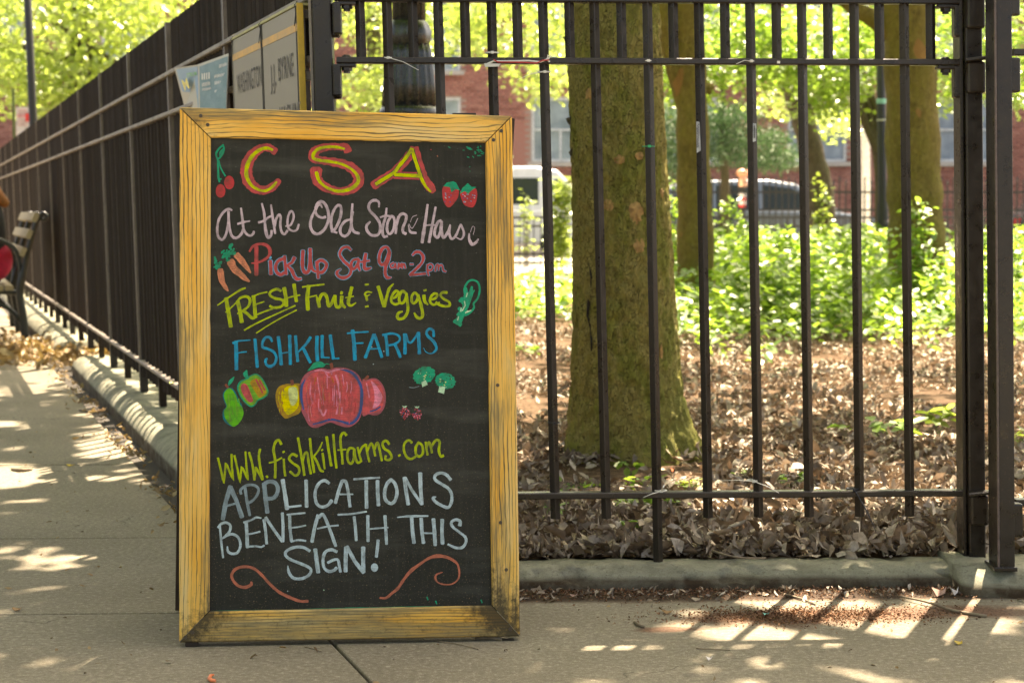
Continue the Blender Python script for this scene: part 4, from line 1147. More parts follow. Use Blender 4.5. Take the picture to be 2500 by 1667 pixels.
word('word_applications', 'grey', ['G 60 l 352,822 290,1020 246,1270', 'G 60 l 350,835 430,1010 508,1240', 'G 30 l 250,1100 440,1050', 'G 42 l 550,842 575,1020 615,1218', 'G 36 s 495,925 490,870 560,812 660,802 730,850 720,930 660,1010 580,1060', 'G 60 l 812,805 830,980 855,1178', 'G 54 s 800,800 870,758 960,772 1000,850 980,935 930,983 860,990'])
word('word_applications', 'white', ['G 56 l 1065,735 1095,920 1125,1130', 'G 30 l 1120,1108 1315,1085', 'G 48 l 1385,740 1388,920 1392,1100', 'G 42 s 1700,780 1640,742 1570,772 1522,850 1507,950 1532,1058 1600,1102 1680,1080 1735,1015,50', 'G 44 l 1880,742 1840,850 1785,1048', 'G 44 s 1885,745 1930,765 1960,900 1985,1098', 'G 22 l 1850,930 2025,928',
    'H 28 s 78,725 240,712 430,702', 'H 50 l 248,745 248,920 252,1115', 'H 50 l 402,745 402,900 415,1080', 'H 46 s 585,728 530,790 498,900 512,1005 580,1055 640,1015 668,900 640,785 582,728', 'H 52 l 770,702 790,880 822,1068', 'H 40 l 780,705 870,870 1000,1060', 'H 52 l 985,642 990,850 1006,1065', 'H 42 s 1400,730,48 1340,662 1260,638 1192,670 1190,730 1280,792 1370,850 1413,930 1413,1030 1370,1108 1290,1088 1192,1030 1162,980 1200,965,14'])
word('word_beneath', 'white', ['I 30 l 205,300 225,520 250,730', 'I 36 s 185,320 220,272 290,252 348,290 340,370 290,430 240,468,24', 'I 36 s 240,470,24 320,420 390,412 460,460 488,560 450,658 380,678 320,650 308,580,22', 'I 48 l 565,240 575,400 582,590', 'I 28 s 532,250 640,215 700,182 770,190,22', 'I 24 s 600,410 680,395 755,375', 'I 28 s 585,582 700,575 770,585 812,565',
    'I 40 l 810,212 832,380 845,540', 'I 40 l 832,182 930,330 1058,510', 'I 42 l 1060,122 1070,300 1070,510', 'I 42 l 1160,152 1165,330 1185,508', 'I 26 l 1125,145 1370,120', 'I 22 s 1185,322 1280,312 1380,290', 'I 28 s 1182,510 1280,490 1380,502', 'I 46 s 1548,152 1500,330 1465,515', 'I 42 s 1560,185 1612,140 1680,270 1790,572', 'I 24 s 1540,335 1680,305 1825,290',
    'I 26 s 1820,145 2000,135 2210,102', 'J 40 l 82,172 100,330 110,495', 'J 44 l 268,160 270,330 272,505', 'J 42 l 502,160 515,350 525,545', 'J 22 s 290,340 400,330 545,320'])
word('word_this', 'white', ['J 28 s 672,180,14 850,165,32 1092,162,22', 'J 50 l 868,190 880,370 900,530', 'J 48 s 998,195 1008,370 1030,530', 'J 50 l 1165,205 1180,380 1190,560', 'J 22 l 1030,395 1170,398', 'J 50 s 1285,212 1283,380 1290,540', 'J 38 s 1525,290,50 1530,235,46 1470,212 1410,250 1430,310 1530,390,34 1600,450 1610,520 1560,590 1470,595 1365,550,30'])
word('word_sign', 'white', ['I 40 s 1435,640 1350,592 1240,587 1130,630 1102,690 1160,750 1280,800 1400,850 1453,900 1420,970 1320,1018 1210,1008 1150,930 1135,840,12', 'I 56 l 1510,618 1530,780 1550,930', 'I 42 s 1805,650 1730,622 1650,652 1617,750 1632,868 1700,918 1770,900 1802,868', 'I 38 s 1682,800 1760,762 1820,762 1840,850 1855,925',
    'I 54 l 1930,590 1926,750 1925,918', 'I 50 l 1942,580 2050,780 2168,935', 'I 56 l 2165,592 2165,780 2168,930', 'J 42 l 410,492 400,600 385,720'])
ch = Chalk(); ch.fill('J', 'white', [(360 + 50 * math.cos(k * .9), 866 + 58 * math.sin(k * .9)) for k in range(7)]); ch.done('dot')
word('swirl', 'coral', ['I 38 s 635,1062,24 632,1100,44 560,1135,42 470,1122 400,1060 366,980,36 400,905,42 480,862 580,855 680,885 770,960 870,1070,36 1000,1190 1150,1268,44 1300,1325 1410,1325'])
word('swirl', 'coral', ['J 36 s 435,1280,24 520,1280,34 600,1215 680,1150,42 760,1030 860,910,48 980,820 1100,740 1220,708,50 1340,722,40 1440,770 1500,830,28 1520,940,26 1500,1030,22 1420,1090,20 1320,1098,18 1230,1070,20 1192,1010,28 1212,960,26 1290,930,12'])
# residue
ch = Chalk()
ch.stroke('I', 'teal', 14, P_('90,1462,8 400,1455,14 800,1448,10 1200,1440,8 1700,1428,14 2200,1418,10'))
ch.stroke('J', 'teal', 12, P_('-40,1418 500,1410,8 900,1402,12 1300,1396,6'))
for _ in range(26):
    x, y = random.uniform(1560, 1850), random.uniform(150, 300)
    if x - 1500 > (y - 100) * 0.6: ch.stroke('B', 'teal', random.uniform(5, 16), [(x, y), (x + random.uniform(5, 30), y + random.uniform(0, 20))], 'l')
ch.stroke('B', 'teal', 26, P_('1615,160,10 1660,185,34 1700,200,8')); ch.stroke('B', 'teal', 14, P_('1370,160 1395,175'), 'l')
for x, y in ((1825, 1330), (1205, 1345), (1085, 1290)): ch.stroke('J', 'broc', 18, [(x - 8, y - 22), (x + 6, y + 18)], 'l')
for T, x, y, c_ in (('B', 1130, 195, 'red'), ('B', 1218, 285, 'orange'), ('B', 1660, 430, 'teal'), ('B', 1662, 490, 'teal'), ('I', 1130, 1185, 'white'), ('I', 1625, 1170, 'stalk'), ('F', 342, 605, 'white'), ('F', 320, 372, 'white'), ('F', 485, 430, 'white')):
    ch.stroke(T, c_, 12, [(x, y), (x + 5, y + 8)], 'l')
ch.stroke('F', 'grey', 8, P_('835,925 900,930 970,910'))
ch.done('chalk_residue')['kind'] = 'stuff'
# ---------------------------------------------------------------- grey park sign on the side fence
M_BRONZE = plain('grey painted sign metal', (0.27, 0.245, 0.195), 0.55, 0, 0.08, 60, 0.2, 0.4, 0.0006)
M_GOLD = plain('gold painted edge', (0.62, 0.40, 0.045), 0.5, 0, 0.15, 40)
M_INK = plain('dark engraved lettering', (0.045, 0.042, 0.028), 0.6)
M_GROOVE = plain('dark groove', (0.06, 0.055, 0.04), 0.6)
SN = 0.085          # how far the sign face stands off the fence line
def sline(px):      # distance along the fence of a point of the sign face seen at px
    k = (px - CX) / F * 1.0025
    b = FO + FN * SN
    # b.x + FD.x*s = k*(b.y + FD.y*s)
    return (k * b.y - b.x) / (FD.x - k * FD.y)
s0, sm_, s1 = sline(733), sline(645), sline(575)
def zpx(px, py): 
    s = sline(px); p = FO + FN * SN + FD * s
    q = at(px, py, p.y); return q.z
zt = (zpx(733, 14) + zpx(580, 92)) / 2
park = thing('park_sign', 'grey metal park sign with gold edges reading WASHINGTON and J.J. BYRNE, fixed to the side fence', 'sign', fp((s0 + s1) / 2, SN, zt - 0.6))
park['label'] = 'grey park sign with gold edges reading WASHINGTON and J.J. BYRNE on the side fence'
def sp_(s, z, n=0.0): return FO + FD * s + FN * (SN + n) + Vector((LEAN * (z - zt), 0, z))
zb = zt - 0.95
def sbox(nm, sa, sb, za, zb_, na, nb, mat, bev=0.0):
    m = MB()
    m.hexa([sp_(sa, za, na), sp_(sb, za, na), sp_(sb, za, nb), sp_(sa, za, nb), sp_(sa, zb_, na), sp_(sb, zb_, na), sp_(sb, zb_, nb), sp_(sa, zb_, nb)])
    return m.build(nm, mat, park, bevel=bev)
for a, b in ((s0 + 0.006, sm_ - 0.012), (sm_ + 0.012, s1)):
    sbox('panel', a, b, zb, zt - 0.003, -0.016, 0.0, M_BRONZE, 0.0015)
    sbox('gold_line', a + 0.004, b - 0.004, zt - 0.062, zt - 0.044, 0.0, 0.0012, plain('orange gold line', (0.60, 0.33, 0.06), 0.5) if a < sm_ else bpy.data.materials['orange gold line'])
for a in (s0 + 0.012, s0 + 0.024, sm_ - 0.010, sm_, sm_ + 0.010):
    sbox('groove', a - 0.0016, a + 0.0016, zb, zt, -0.004, 0.0014, M_GROOVE)
sbox('gold_edge', s0 - 0.001, s0 + 0.0035, zb, zt + 0.003, -0.0135, 0.002, M_GOLD, 0.0008)
sbox('gold_edge', s1 + 0.001, s1 + 0.004, zb, zt + 0.003, -0.030, 0.002, M_BRONZE)
sbox('top_cap', s0, s1, zt - 0.002, zt + 0.004, -0.045, 0.003, plain('worn yellow green edge', (0.40, 0.38, 0.16), 0.6))
for s in (s0 + 0.006, sm_, s1 - 0.012):
    m = MB(); m.tube([sp_(s, zt - 0.012 + 0.010 * k, 0.004 * math.sin(k * 2.1) + 0.003) for k in range(3)] + [sp_(s + 0.01, zt - 0.05, 0.006), sp_(s - 0.012, zt - 0.03, 0.006)], 0.0012, 5)
    m.build('wire_tie', M_BLACKTIE, park)
for z in (RZT, RZM):
    sbox('clip', s1 + 0.004, s1 + 0.05, z - 0.05, z - 0.02, -0.05, -0.02, M_RAIL)
    sbox('clip', s0 + 0.012, s0 + 0.05, z - 0.05, z - 0.03, -0.05, -0.018, M_RAIL)
def lettering(txt, px, py, width_px_to, hgt, parent, mat, name='lettering'):
    """condensed capital text lying on the sign face, first letter at px,py (baseline)"""
    cu = bpy.data.curves.new(name, 'FONT'); cu.body = txt; cu.size = 1; cu.extrude = 0.0
    cu.space_character = 1.05
    o = bpy.data.objects.new(name, cu); COL.objects.link(o)
    bpy.context.view_layer.update()
    me = bpy.data.meshes.new_from_object(o.evaluated_get(bpy.context.evaluated_depsgraph_get()))
    COL.objects.unlink(o); bpy.data.objects.remove(o)
    xs = [v.co.x for v in me.vertices]; ys = [v.co.y for v in me.vertices]
    x0_, x1_, y1_ = min(xs), max(xs), max(ys)
    sa, sb = sline(px), sline(width_px_to)
    zba = zpx(px, py)
    o0 = org(parent)
    for v in me.vertices:
        u = (v.co.x - x0_) / (x1_ - x0_)
        s = sa + (sb - sa) * u
        v.co = sp_(s, zba + v.co.y / y1_ * hgt, 0.0016) - o0
    return finish(me, name, mat, parent, False)
lettering('WASHINGTON', 583.5, 231, 643, 0.056, park, M_INK)
lettering('J.J.', 664, 214, 677, 0.056, park, M_INK)
lettering('BYRNE', 683, 199, 719.5, 0.056, park, M_INK)
lettering('MACHINE', 683, 316, 734, 0.056, park, M_INK)

# ---------------------------------------------------------------- flyers in plastic sleeves
def quad_obj(nm, pts, Y0, Y1, mat, parent, th=0.001, dn=0.0):
    """flat sheet: corners TL,TR,BR,BL in photo pixels, left edge at depth Y0, right edge at Y1"""
    c = [at(pts[0][0], pts[0][1], Y0 - dn), at(pts[1][0], pts[1][1], Y1 - dn), at(pts[2][0], pts[2][1], Y1 - dn), at(pts[3][0], pts[3][1], Y0 - dn)]
    m = MB(); m.hexa([c[3], c[2], c[1], c[0]] + [p + Vector((0.2, 1, 0)).normalized() * th for p in (c[3], c[2], c[1], c[0])])
    m.uv = [(0, 0), (1, 0), (1, 1), (0, 1)] * 2
    return m.build(nm, mat, parent, fix=True)
def m_flyer(nm, kind):
    t = NT(nm); tc = t.n('ShaderNodeTexCoord'); uv = tc.outputs['UV']
    a = t.noise(uv, 3, 4, 0.6)
    if kind == 2:
        c = t.ramp(a, [(0.3, (0.15, 0.27, 0.31, 1)), (0.7, (0.24, 0.36, 0.42, 1))])
    else:
        c = t.ramp(t.sep(uv)[1], [(0, (0.18, 0.34, 0.44, 1)), (0.5, (0.28, 0.42, 0.60, 1)), (1, (0.38, 0.52, 0.66, 1))])
    w2 = t.noise(uv, 9, 5, 0.75)
    c = t.mix(t.mrange(w2, 0.60, 0.72, 0, 0.4), c, (0.6, 0.62, 0.62, 1))
    return t.bsdf(c, 0.6, 0, t.bump(a, 0.3, 0.01), 0.15)
M_F1, M_F2 = m_flyer('blue flyer', 1), m_flyer('grey blue flyer', 2)
M_SLV = plain('clear plastic sleeve', (0.40, 0.39, 0.33), 0.4, 0, 0.1)
Yl, Yr = (FO + FD * sline(430)).y, (FO + FD * sline(556)).y
Ym = (FO + FD * sline(484)).y
def Yf(px): return (FO + FN * 0.085 + FD * sline(px)).y
f1 = thing('flyer', 'light blue flyer with green and yellow print slipping sideways in its plastic sleeve, on the side fence', 'flyer', at(455, 262, Yf(455)))
f1['label'] = 'light blue flyer with green and yellow print hanging crooked on the side fence'
quad_obj('sleeve', ((426, 167), (484, 158), (487, 268), (452, 268)), Yf(426), Yf(484), M_SLV, f1)
quad_obj('sheet', ((430, 170), (482, 163), (486, 268), (458, 268)), Yf(430), Yf(482), M_F1, f1, 0.0006, 0.006)
M_PG, M_PY, M_PW = plain('green print', (0.10, 0.42, 0.08), 0.4), plain('yellow print', (0.90, 0.66, 0.02), 0.4), plain('white print', (0.70, 0.70, 0.68), 0.5)
def print_text(txt, c, mat, parent, nm='print'):
    """flat letters filling the quad c (TL,TR,BR,BL pixels) at flyer depth"""
    cu = bpy.data.curves.new(nm, 'FONT'); cu.body = txt; cu.size = 1; cu.offset = 0.02
    o = bpy.data.objects.new(nm, cu); COL.objects.link(o); bpy.context.view_layer.update()
    me = bpy.data.meshes.new_from_object(o.evaluated_get(bpy.context.evaluated_depsgraph_get()))
    COL.objects.unlink(o); bpy.data.objects.remove(o)
    xs = [v.co.x for v in me.vertices]; ys = [v.co.y for v in me.vertices]
    x0_, x1_, y0_, y1_ = min(xs), max(xs), min(ys), max(ys); o0 = org(parent)
    TLq, TRq, BRq, BLq = [Vector(q) for q in c]
    for v in me.vertices:
        u = (v.co.x - x0_) / (x1_ - x0_); w_ = (v.co.y - y0_) / max(1e-6, (y1_ - y0_))
        q = BLq.lerp(BRq, u).lerp(TLq.lerp(TRq, u), w_)
        v.co = at(q.x, q.y, Yf(q.x) - 0.013) - o0
    return finish(me, nm, mat, parent, False)
print_text('STRUM', ((455, 180), (479, 175), (480, 184), (457, 190)), M_PG, f1)
print_text('M', ((442, 196), (456, 191), (463, 216), (451, 222)), M_PY, f1)
f2 = thing('flyer', 'grey blue flyer with washed out white print hanging flat beside the park sign', 'flyer', at(520, 262, Yf(520)))
quad_obj('sleeve', ((483, 158), (558, 131), (553, 270), (485, 270)), Yf(483), Yf(558), M_SLV, f2)
quad_obj('sheet', ((487, 163), (556, 138), (551, 270), (488, 270)), Yf(487), Yf(556), M_F2, f2, 0.0006, 0.006)
def smudge(x0_, y0_, x1_, y1_, dy, n):
    m = MB()
    for k in range(n):
        x = x0_ + (x1_ - x0_) * k / n; wd = (x1_ - x0_) / n * 0.62
        t0, t1 = y0_ + dy * k / n + random.uniform(-.6, .6), y1_ + dy * k / n + random.uniform(-.8, .8)
        c = [at(a, b, Yf(a) - 0.013) for a, b in ((x, t1), (x + wd, t1), (x + wd, t0), (x, t0))]
        m.add(c, [(0, 1, 2, 3)])
    m.build('print', M_PW, f2)
smudge(492, 180, 514, 196, -4, 4); smudge(493, 203, 514, 212, -4, 7); smudge(494, 216, 516, 222, -3, 8)
smudge(535, 158, 554, 166, -5, 6); smudge(523, 184, 553, 191, -7, 9); smudge(524, 200, 545, 207, -4, 5); smudge(524, 221, 552, 226, -6, 9)

# ---------------------------------------------------------------- cable ties, tape and string on the gate
def tie(px, py, tail=None, mat=M_WHITE, label='', r=0.0150, wd=0.0035, cat='cable tie', name='cable_tie', tail2=None, tilt=0.0):
    x = gx(px, ZM); z = at(px, py, gateY(x)).z
    x = at(px, py, gateY(x)).x
    c = Vector((x, gateY(x), z))
    root = thing(name, label, cat, c)
    m = MB(); pts = []
    for k in range(13):
        a = k / 12 * 2 * math.pi
        pts.append(c + Vector((math.cos(a) * r, math.sin(a) * r, tilt * math.cos(a))))
    m.tube(pts, wd * 0.55, 6, flat=1.0)
    m.box(c + Vector((0.001, -r - 0.001, 0)), (0.007, 0.006, 0.006))
    m.build('loop', mat, root)
    for tl in (tail, tail2):
        if tl:
            e = at(tl[0], tl[1], gateY(x) - 0.03); b = c + Vector((0.001, -r - 0.002, 0))
            mid = b.lerp(e, 0.5) + Vector((0, -0.012, 0.004))
            m = MB(); m.tube([b, mid, e], [wd * 0.6, wd * 0.6, wd * 0.35], 6, flat=0.45); m.build('tail', mat, root)
    return root
tie(948, 143, (1022, 172), label='white cable tie with a long tail pointing down right, on the leftmost full bar')
tie(1201, 130, label='white cable tie round the bar left of the red string, just above the rail')
tie(1329, 177, (1262, 196), label='white cable tie below the rail with its tail pointing down left', r=0.014)
tie(1581, 150, label='white cable tie round the bar in front of the big trunk, above the rail')
tie(1831, 151, (1797, 157), label='white cable tie with a short tail lying along the rail, right of the middle')
tie(1897, 154, label='white cable tie round a short bar just above the rail', r=0.0135)
tie(1583, 358, mat=M_GREENTIE, label='thin green tie around the bar in front of the big tree trunk', wd=0.002)
tie(1612, 1196, (1570, 1214), label='pale cable tie on the bottom rail where the footed bar crosses', tail2=(1622, 1183))
tie(1837, 1172, (1758, 1173), label='pale forked cable tie ends sticking out above the bottom rail', tail2=(1902, 1203), r=0.013)
tie(2082, 1192, (2140, 1300), mat=M_BLACKTIE, label='loose black tie hanging down from the bottom rail', wd=0.004)
tie(1352, 1031, (1318, 1028), mat=M_BLACKTIE, label='thin black tie around the bar nearest the chalkboard', wd=0.002)
rs = thing('string', 'red and white twisted string with a plastic scrap stretched along the gate rail', 'string', at(1270, 152, 4.30))
Yg = gateY(0.1) - 0.03
m = MB(); m.tube([at(x, y, Yg) for x, y in ((1186, 158), (1205, 150), (1240, 150), (1290, 149), (1320, 152), (1340, 143), (1345, 137), (1338, 136), (1336, 146), (1342, 152))], 0.0022, 6); m.build('white_strand', M_WHITE, rs)
m = MB(); m.tube([at(x, y, Yg - 0.004) for x, y in ((1205, 146), (1215, 152), (1280, 153), (1310, 155), (1325, 148), (1340, 147))], 0.0016, 6); m.build('red_strand', M_RED, rs)
m = MB(); m.prism([at(x, y, Yg - 0.003) for x, y in ((1182, 155), (1222, 156), (1218, 163), (1184, 164))], (0, 0.001, 0)); m.build('plastic_scrap', M_WHITE, rs)
M_TAPE = plain('grey paper tape', (0.42, 0.43, 0.42), 0.5, 0, 0.4, 90)
for q, lb in ((((1700, 297), (1708, 298), (1711, 368), (1701, 374)), 'strip of torn grey tape with scribbles on the bar left of the middle'), (((1838, 301), (1846, 302), (1846, 345), (1838, 347)), 'small grey tape scrap stuck on the bar right of the middle')):
    o = thing('tape', lb, 'tape', at(q[0][0], q[3][1], gateY(0.45) - 0.02))
    Y_ = gateY(at(q[0][0], q[0][1], 4.34).x) - 0.0145
    m = MB(); m.prism([at(a, b, Y_) for a, b in q], (0, 0.0006, 0)); m.build('strip', M_TAPE, o)
    m = MB(); xm = (q[0][0] + q[1][0]) / 2; y0_, y1_ = q[0][1] + 6, q[2][1] - 8; V = []
    m.tube([at(xm + 2.2 * math.sin(k * 2.3), y0_ + (y1_ - y0_) * k / 24, Y_ - 0.0008) for k in range(25)], 0.0007, 4); m.build('scribble', M_BLACKTIE, o)

# ---------------------------------------------------------------- big plane tree and the other trunks
def m_bark(name, c1, c2, moss, spots=True, sc_=1.0):
    t = NT(name); co = t.coord('World', (1, 1, 0.55))
    a = t.noise(co, 9 * sc_, 5, 0.65); b = t.noise(co, 40 * sc_, 5, 0.7); d = t.noise(co, 150 * sc_, 3, 0.6)
    c = t.mix(t.mrange(b, 0.35, 0.7), c1 + (1,), c2 + (1,))
    c = t.mix(t.mrange(a, 0.48, 0.60, 0, 0.75), c, moss + (1,))
    c = t.mix(t.mrange(t.noise(co, 16 * sc_, 4, 0.6), 0.54, 0.60, 0, 0.35), c, tuple(x * 0.5 for x in c1) + (1,))
    if not spots and sc_ == 1.0:
        xyz = t.sep(t.coord('World'))
        ms = t.math('MULTIPLY', t.mrange(xyz[0], 0.30, 0.58, 0, 1), t.mrange(xyz[2], 1.1, 0.1, 0.1, 1))
        ms = t.mrange(t.math('ADD', ms, t.math('SUBTRACT', a, 0.5)), 0.35, 0.85, 0, 0.55)
        c = t.mix(ms, c, (0.16, 0.19, 0.035, 1))
    vo = t.n('ShaderNodeTexVoronoi'); vo.feature = 'DISTANCE_TO_EDGE'
    mp = t.n('ShaderNodeMapping'); mp.inputs['Scale'].default_value = (26 * sc_, 26 * sc_, 20 * sc_); t.l(co, mp.inputs[0])
    dn = t.n('ShaderNodeVectorMath', operation='ADD')
    nz2 = t.n('ShaderNodeTexNoise'); t.l(mp.outputs[0], nz2.inputs['Vector']); nz2.inputs['Scale'].default_value = 0.8
    mul = t.n('ShaderNodeVectorMath', operation='SCALE'); t.l(nz2.outputs['Color'], mul.inputs[0]); mul.inputs['Scale'].default_value = 1.4
    t.l(mp.outputs[0], dn.inputs[0]); t.l(mul.outputs[0], dn.inputs[1]); t.l(dn.outputs[0], vo.inputs['Vector'])
    crack = t.mrange(vo.outputs['Distance'], 0.0, 0.07, 1, 0)
    crack = t.math('MULTIPLY', crack, t.mrange(b, 0.4, 0.6, 0, 1))
    c = t.mix(t.math('MULTIPLY', crack, 0.9), c, (0.035, 0.028, 0.012, 1))
    fl = t.noise(co, 70 * sc_, 5, 0.75)
    c = t.mix(t.mrange(fl, 0.52, 0.66, 0, 0.28), c, tuple(min(1, x * 1.4) for x in c2) + (1,))
    c = t.mix(t.mrange(fl, 0.46, 0.34, 0, 0.25), c, tuple(x * 0.35 for x in c1) + (1,))
    if spots:
        c = t.mix(t.mrange(t.noise(co, 5.5, 3, 0.4), 0.70, 0.72, 0, 0.7), c, (0.34, 0.17, 0.07, 1))
    h = t.math('ADD', t.math('MULTIPLY', a, 0.5), t.math('SUBTRACT', t.math('MULTIPLY', b, 0.7), t.math('MULTIPLY', crack, 0.9)))
    return t.bsdf(c, 0.9, 0, t.bump(h, 0.9, 0.015), 0.2)
M_BARK = m_bark('mossy plane bark', (0.25, 0.205, 0.048), (0.38, 0.315, 0.10), (0.20, 0.21, 0.032), False)
M_BARKF = m_bark('olive bark', (0.16, 0.12, 0.03), (0.28, 0.22, 0.075), (0.20, 0.17, 0.04), True, 0.6)
M_BARKG = m_bark('grey brown bark', (0.09, 0.075, 0.05), (0.17, 0.145, 0.09), (0.10, 0.10, 0.05), False, 0.6)
M_PATCH = plain('bare orange bark patch', (0.40, 0.235, 0.075), 0.85, 0, 0.35, 60, 0.4)
TREE_X, TREE_Y = at(1535, 1100, 6.3).x, 6.3
big = thing('plane_tree', 'thick mossy olive trunk with orange bare patches right behind the gate bars', 'tree', (TREE_X, TREE_Y, 0.03))
prof_px = [(-1200, 1480, 92), (-500, 1486, 100), (0, 1493.5, 111.5), (250, 1505, 113), (530, 1517.5, 119.5), (800, 1526, 127), (957, 1529, 137), (1030, 1533, 150), (1080, 1540, 165), (1115, 1545, 178), (1170, 1548, 196)]
def trunk_rc(z):
    # centre x and radius of the big trunk at height z
    arr = []
    for py, cx_, r in prof_px:
        p = at(cx_, py, TREE_Y); arr.append((p.z, p.x, r / F * TREE_Y * 1.003))
    arr.sort()
    for a, b in zip(arr[:-1], arr[1:]):
        if a[0] <= z <= b[0]:
            f = (z - a[0]) / (b[0] - a[0]); return a[1] + (b[1] - a[1]) * f, a[2] + (b[2] - a[2]) * f
    return (arr[0][1], arr[0][2]) if z < arr[0][0] else (arr[-1][1], arr[-1][2])
from mathutils import noise as mn
NA, NZ = 128, 260
m = MB(); V = []
zz = [0.0 + 2.9 * (k / NZ) ** 1.1 for k in range(NZ + 1)]
def trunk_pt(ang, z, extra=0.0):
    cx_, r = trunk_rc(z)
    flare = 1 + 0.10 * max(0, 1 - z / 0.35) ** 2 * math.cos(ang * 5 + 0.7)
    q = Vector((math.cos(ang), math.sin(ang), z * 0.8))
    n1 = mn.noise(q * 2.2) * 0.035 + mn.noise(q * 7.0) * 0.022
    n2 = mn.noise(Vector((math.cos(ang) * 15, math.sin(ang) * 15, z * 22))) 
    plate = -0.016 if n2 < -0.10 else (0.006 if n2 > 0.25 else 0.0)
    rr = r * flare * (1 + n1) + plate * 0.4 + mn.noise(Vector((math.cos(ang) * 40, math.sin(ang) * 40, z * 45))) * 0.005 + extra
    return Vector((cx_ + math.cos(ang) * rr, TREE_Y + math.sin(ang) * rr, z))
for z in zz:
    for k in range(NA): V.append(trunk_pt(2 * math.pi * k / NA, z))
fs = [(i * NA + k, i * NA + (k + 1) % NA, (i + 1) * NA + (k + 1) % NA, (i + 1) * NA + k) for i in range(NZ) for k in range(NA)]
m.add(V, fs); m.build('trunk', M_BARK, big, smooth=True, fix=False)
def patch(px, py, rx, ry):
    z = at(px, py, TREE_Y - 0.17).z; cx_, r = trunk_rc(z)
    s = (at(px, py, TREE_Y - 0.15).x - cx_) / r
    if abs(s) > .97: return
    a0 = -math.acos(max(-1, min(1, s)))
    if math.sin(a0) > 0: a0 = -a0
    w_ = rx / F * TREE_Y / r / max(0.35, abs(math.sin(a0))); h_ = ry / F * TREE_Y
    V = [trunk_pt(a0, z, 0.004)]; N = 18
    for rr in (0.55, 1.0):
        for k in range(N):
            t_ = 2 * math.pi * k / N; j = 1 + 0.22 * mn.noise(Vector((math.cos(t_) * 1.5 + px, math.sin(t_) * 1.5, py)))
            V.append(trunk_pt(a0 + math.cos(t_) * w_ * rr * j, z + math.sin(t_) * h_ * rr * j, 0.004 if rr < 1 else 0.0005))
    fs = [(0, 1 + k, 1 + (k + 1) % N) for k in range(N)] + [(1 + k, 1 + N + k, 1 + N + (k + 1) % N, 1 + (k + 1) % N) for k in range(N)]
    mm = MB(); mm.add(V, fs); mm.build('bare_patch', M_PATCH, big, smooth=True, fix=True)
for q in ((1440, 228, 9, 14), (1512, 390, 15, 11), (1561, 380, 13, 9), (1483, 500, 16, 14), (1553, 520, 19, 27), (1560, 600, 15, 18), (1618, 470, 5, 12), (1400, 540, 4, 10), (1615, 860, 6, 20)): patch(*q)
for (a, b) in (((1374, 90), (1384, 112)), ((1384, 172), (1390, 196)), ((1381, 290), (1389, 306)), ((1388, 372), (1393, 382))):   # peeling flakes on the left edge
    m = MB(); p, q = at(*a, TREE_Y - 0.02), at(*b, TREE_Y - 0.02); m.prism([p, q, q + Vector((0.012, 0.0, 0.01)), q + Vector((0.006, 0, 0.03))], (0, 0.012, 0)); m.build('bark_flake', M_BARKG, big)
# crack
m = MB(); m.tube([trunk_pt(-math.pi / 2 - 0.78 + 0.05 * math.sin(k * 1.3), 0.72 - k * 0.045, 0.0) for k in range(8)], [0.002, 0.004, 0.005, 0.006, 0.005, 0.006, 0.004, 0.002], 5); m.build('bark_crack', plain('dark bark crack', (0.02, 0.014, 0.006), 0.9), big)

def tree(label, base, path, radii, mat, limbs=(), name='tree', group=None, seed=0):
    root = thing(name, label, 'tree', base, group)
    m = MB(); P = crom([tuple(p) + (r,) for p, r in zip(path, radii)], step=5)
    rr = [p[3] * (1 + 0.05 * math.sin(i * 1.7 + seed)) for i, p in enumerate(P)]
    m.tube([p[:3] for p in P], rr, 14); m.build('trunk', mat, root, smooth=True)
    for lp, lr in limbs:
        m = MB(); P = crom([tuple(p) + (r,) for p, r in zip(lp, lr)], step=4)
        m.tube([p[:3] for p in P], [p[3] for p in P], 8); m.build('limb', mat, root, smooth=True)
    return root
def pxpath(Y, pts): return [at(x, y, Y) for x, y in pts]
def gz(Y, px, z=0.02): 
    p = at(px, 513, Y); return Vector((p.x, Y, z))
k14 = 14.0 / F
t2 = tree('slim olive trunk in the green undergrowth just right of the big trunk', gz(14, 1700), [gz(14, 1702)] + pxpath(14, ((1697, 560), (1693, 400), (1688, 200), (1680, 0), (1672, -400), (1690, -900))), [0.165, 0.140, 0.130, 0.118, 0.115, 0.10, 0.08], M_BARKF,
     [(pxpath(14, ((1690, 300), (1655, 190), (1622, 60), (1600, -60), (1560, -300))), [0.09, 0.075, 0.075, 0.07, 0.05]), (pxpath(14.05, ((1722, 225), (1732, 215), (1736, 222))), [0.04, 0.045, 0.02])])
t3 = tree('thick straight olive trunk behind the right part of the gate', gz(14.5, 2235), [gz(14.5, 2240)] + pxpath(14.5, ((2237, 560), (2231, 430), (2224, 200), (2216, 0), (2205, -400), (2215, -900))), [0.27, 0.225, 0.222, 0.208, 0.205, 0.18, 0.13], M_BARKF,
     [(pxpath(14.5, ((2180, 90), (2130, 45), (2085, 20), (1980, -60))), [0.07, 0.07, 0.06, 0.04])])
t5 = tree('leaning grey brown trunk forking in front of the brick building', gz(24, 2003), [gz(24, 2010)] + pxpath(24, ((2000, 470), (1988, 400), (1965, 310), (1940, 240), (1905, 130), (1880, 0), (1860, -300))), [0.24, 0.19, 0.165, 0.155, 0.13, 0.11, 0.09, 0.06], M_BARKG,
     [(pxpath(24, ((1962, 290), (1990, 250), (2030, 218), (2090, 190))), [0.12, 0.10, 0.09, 0.05])])
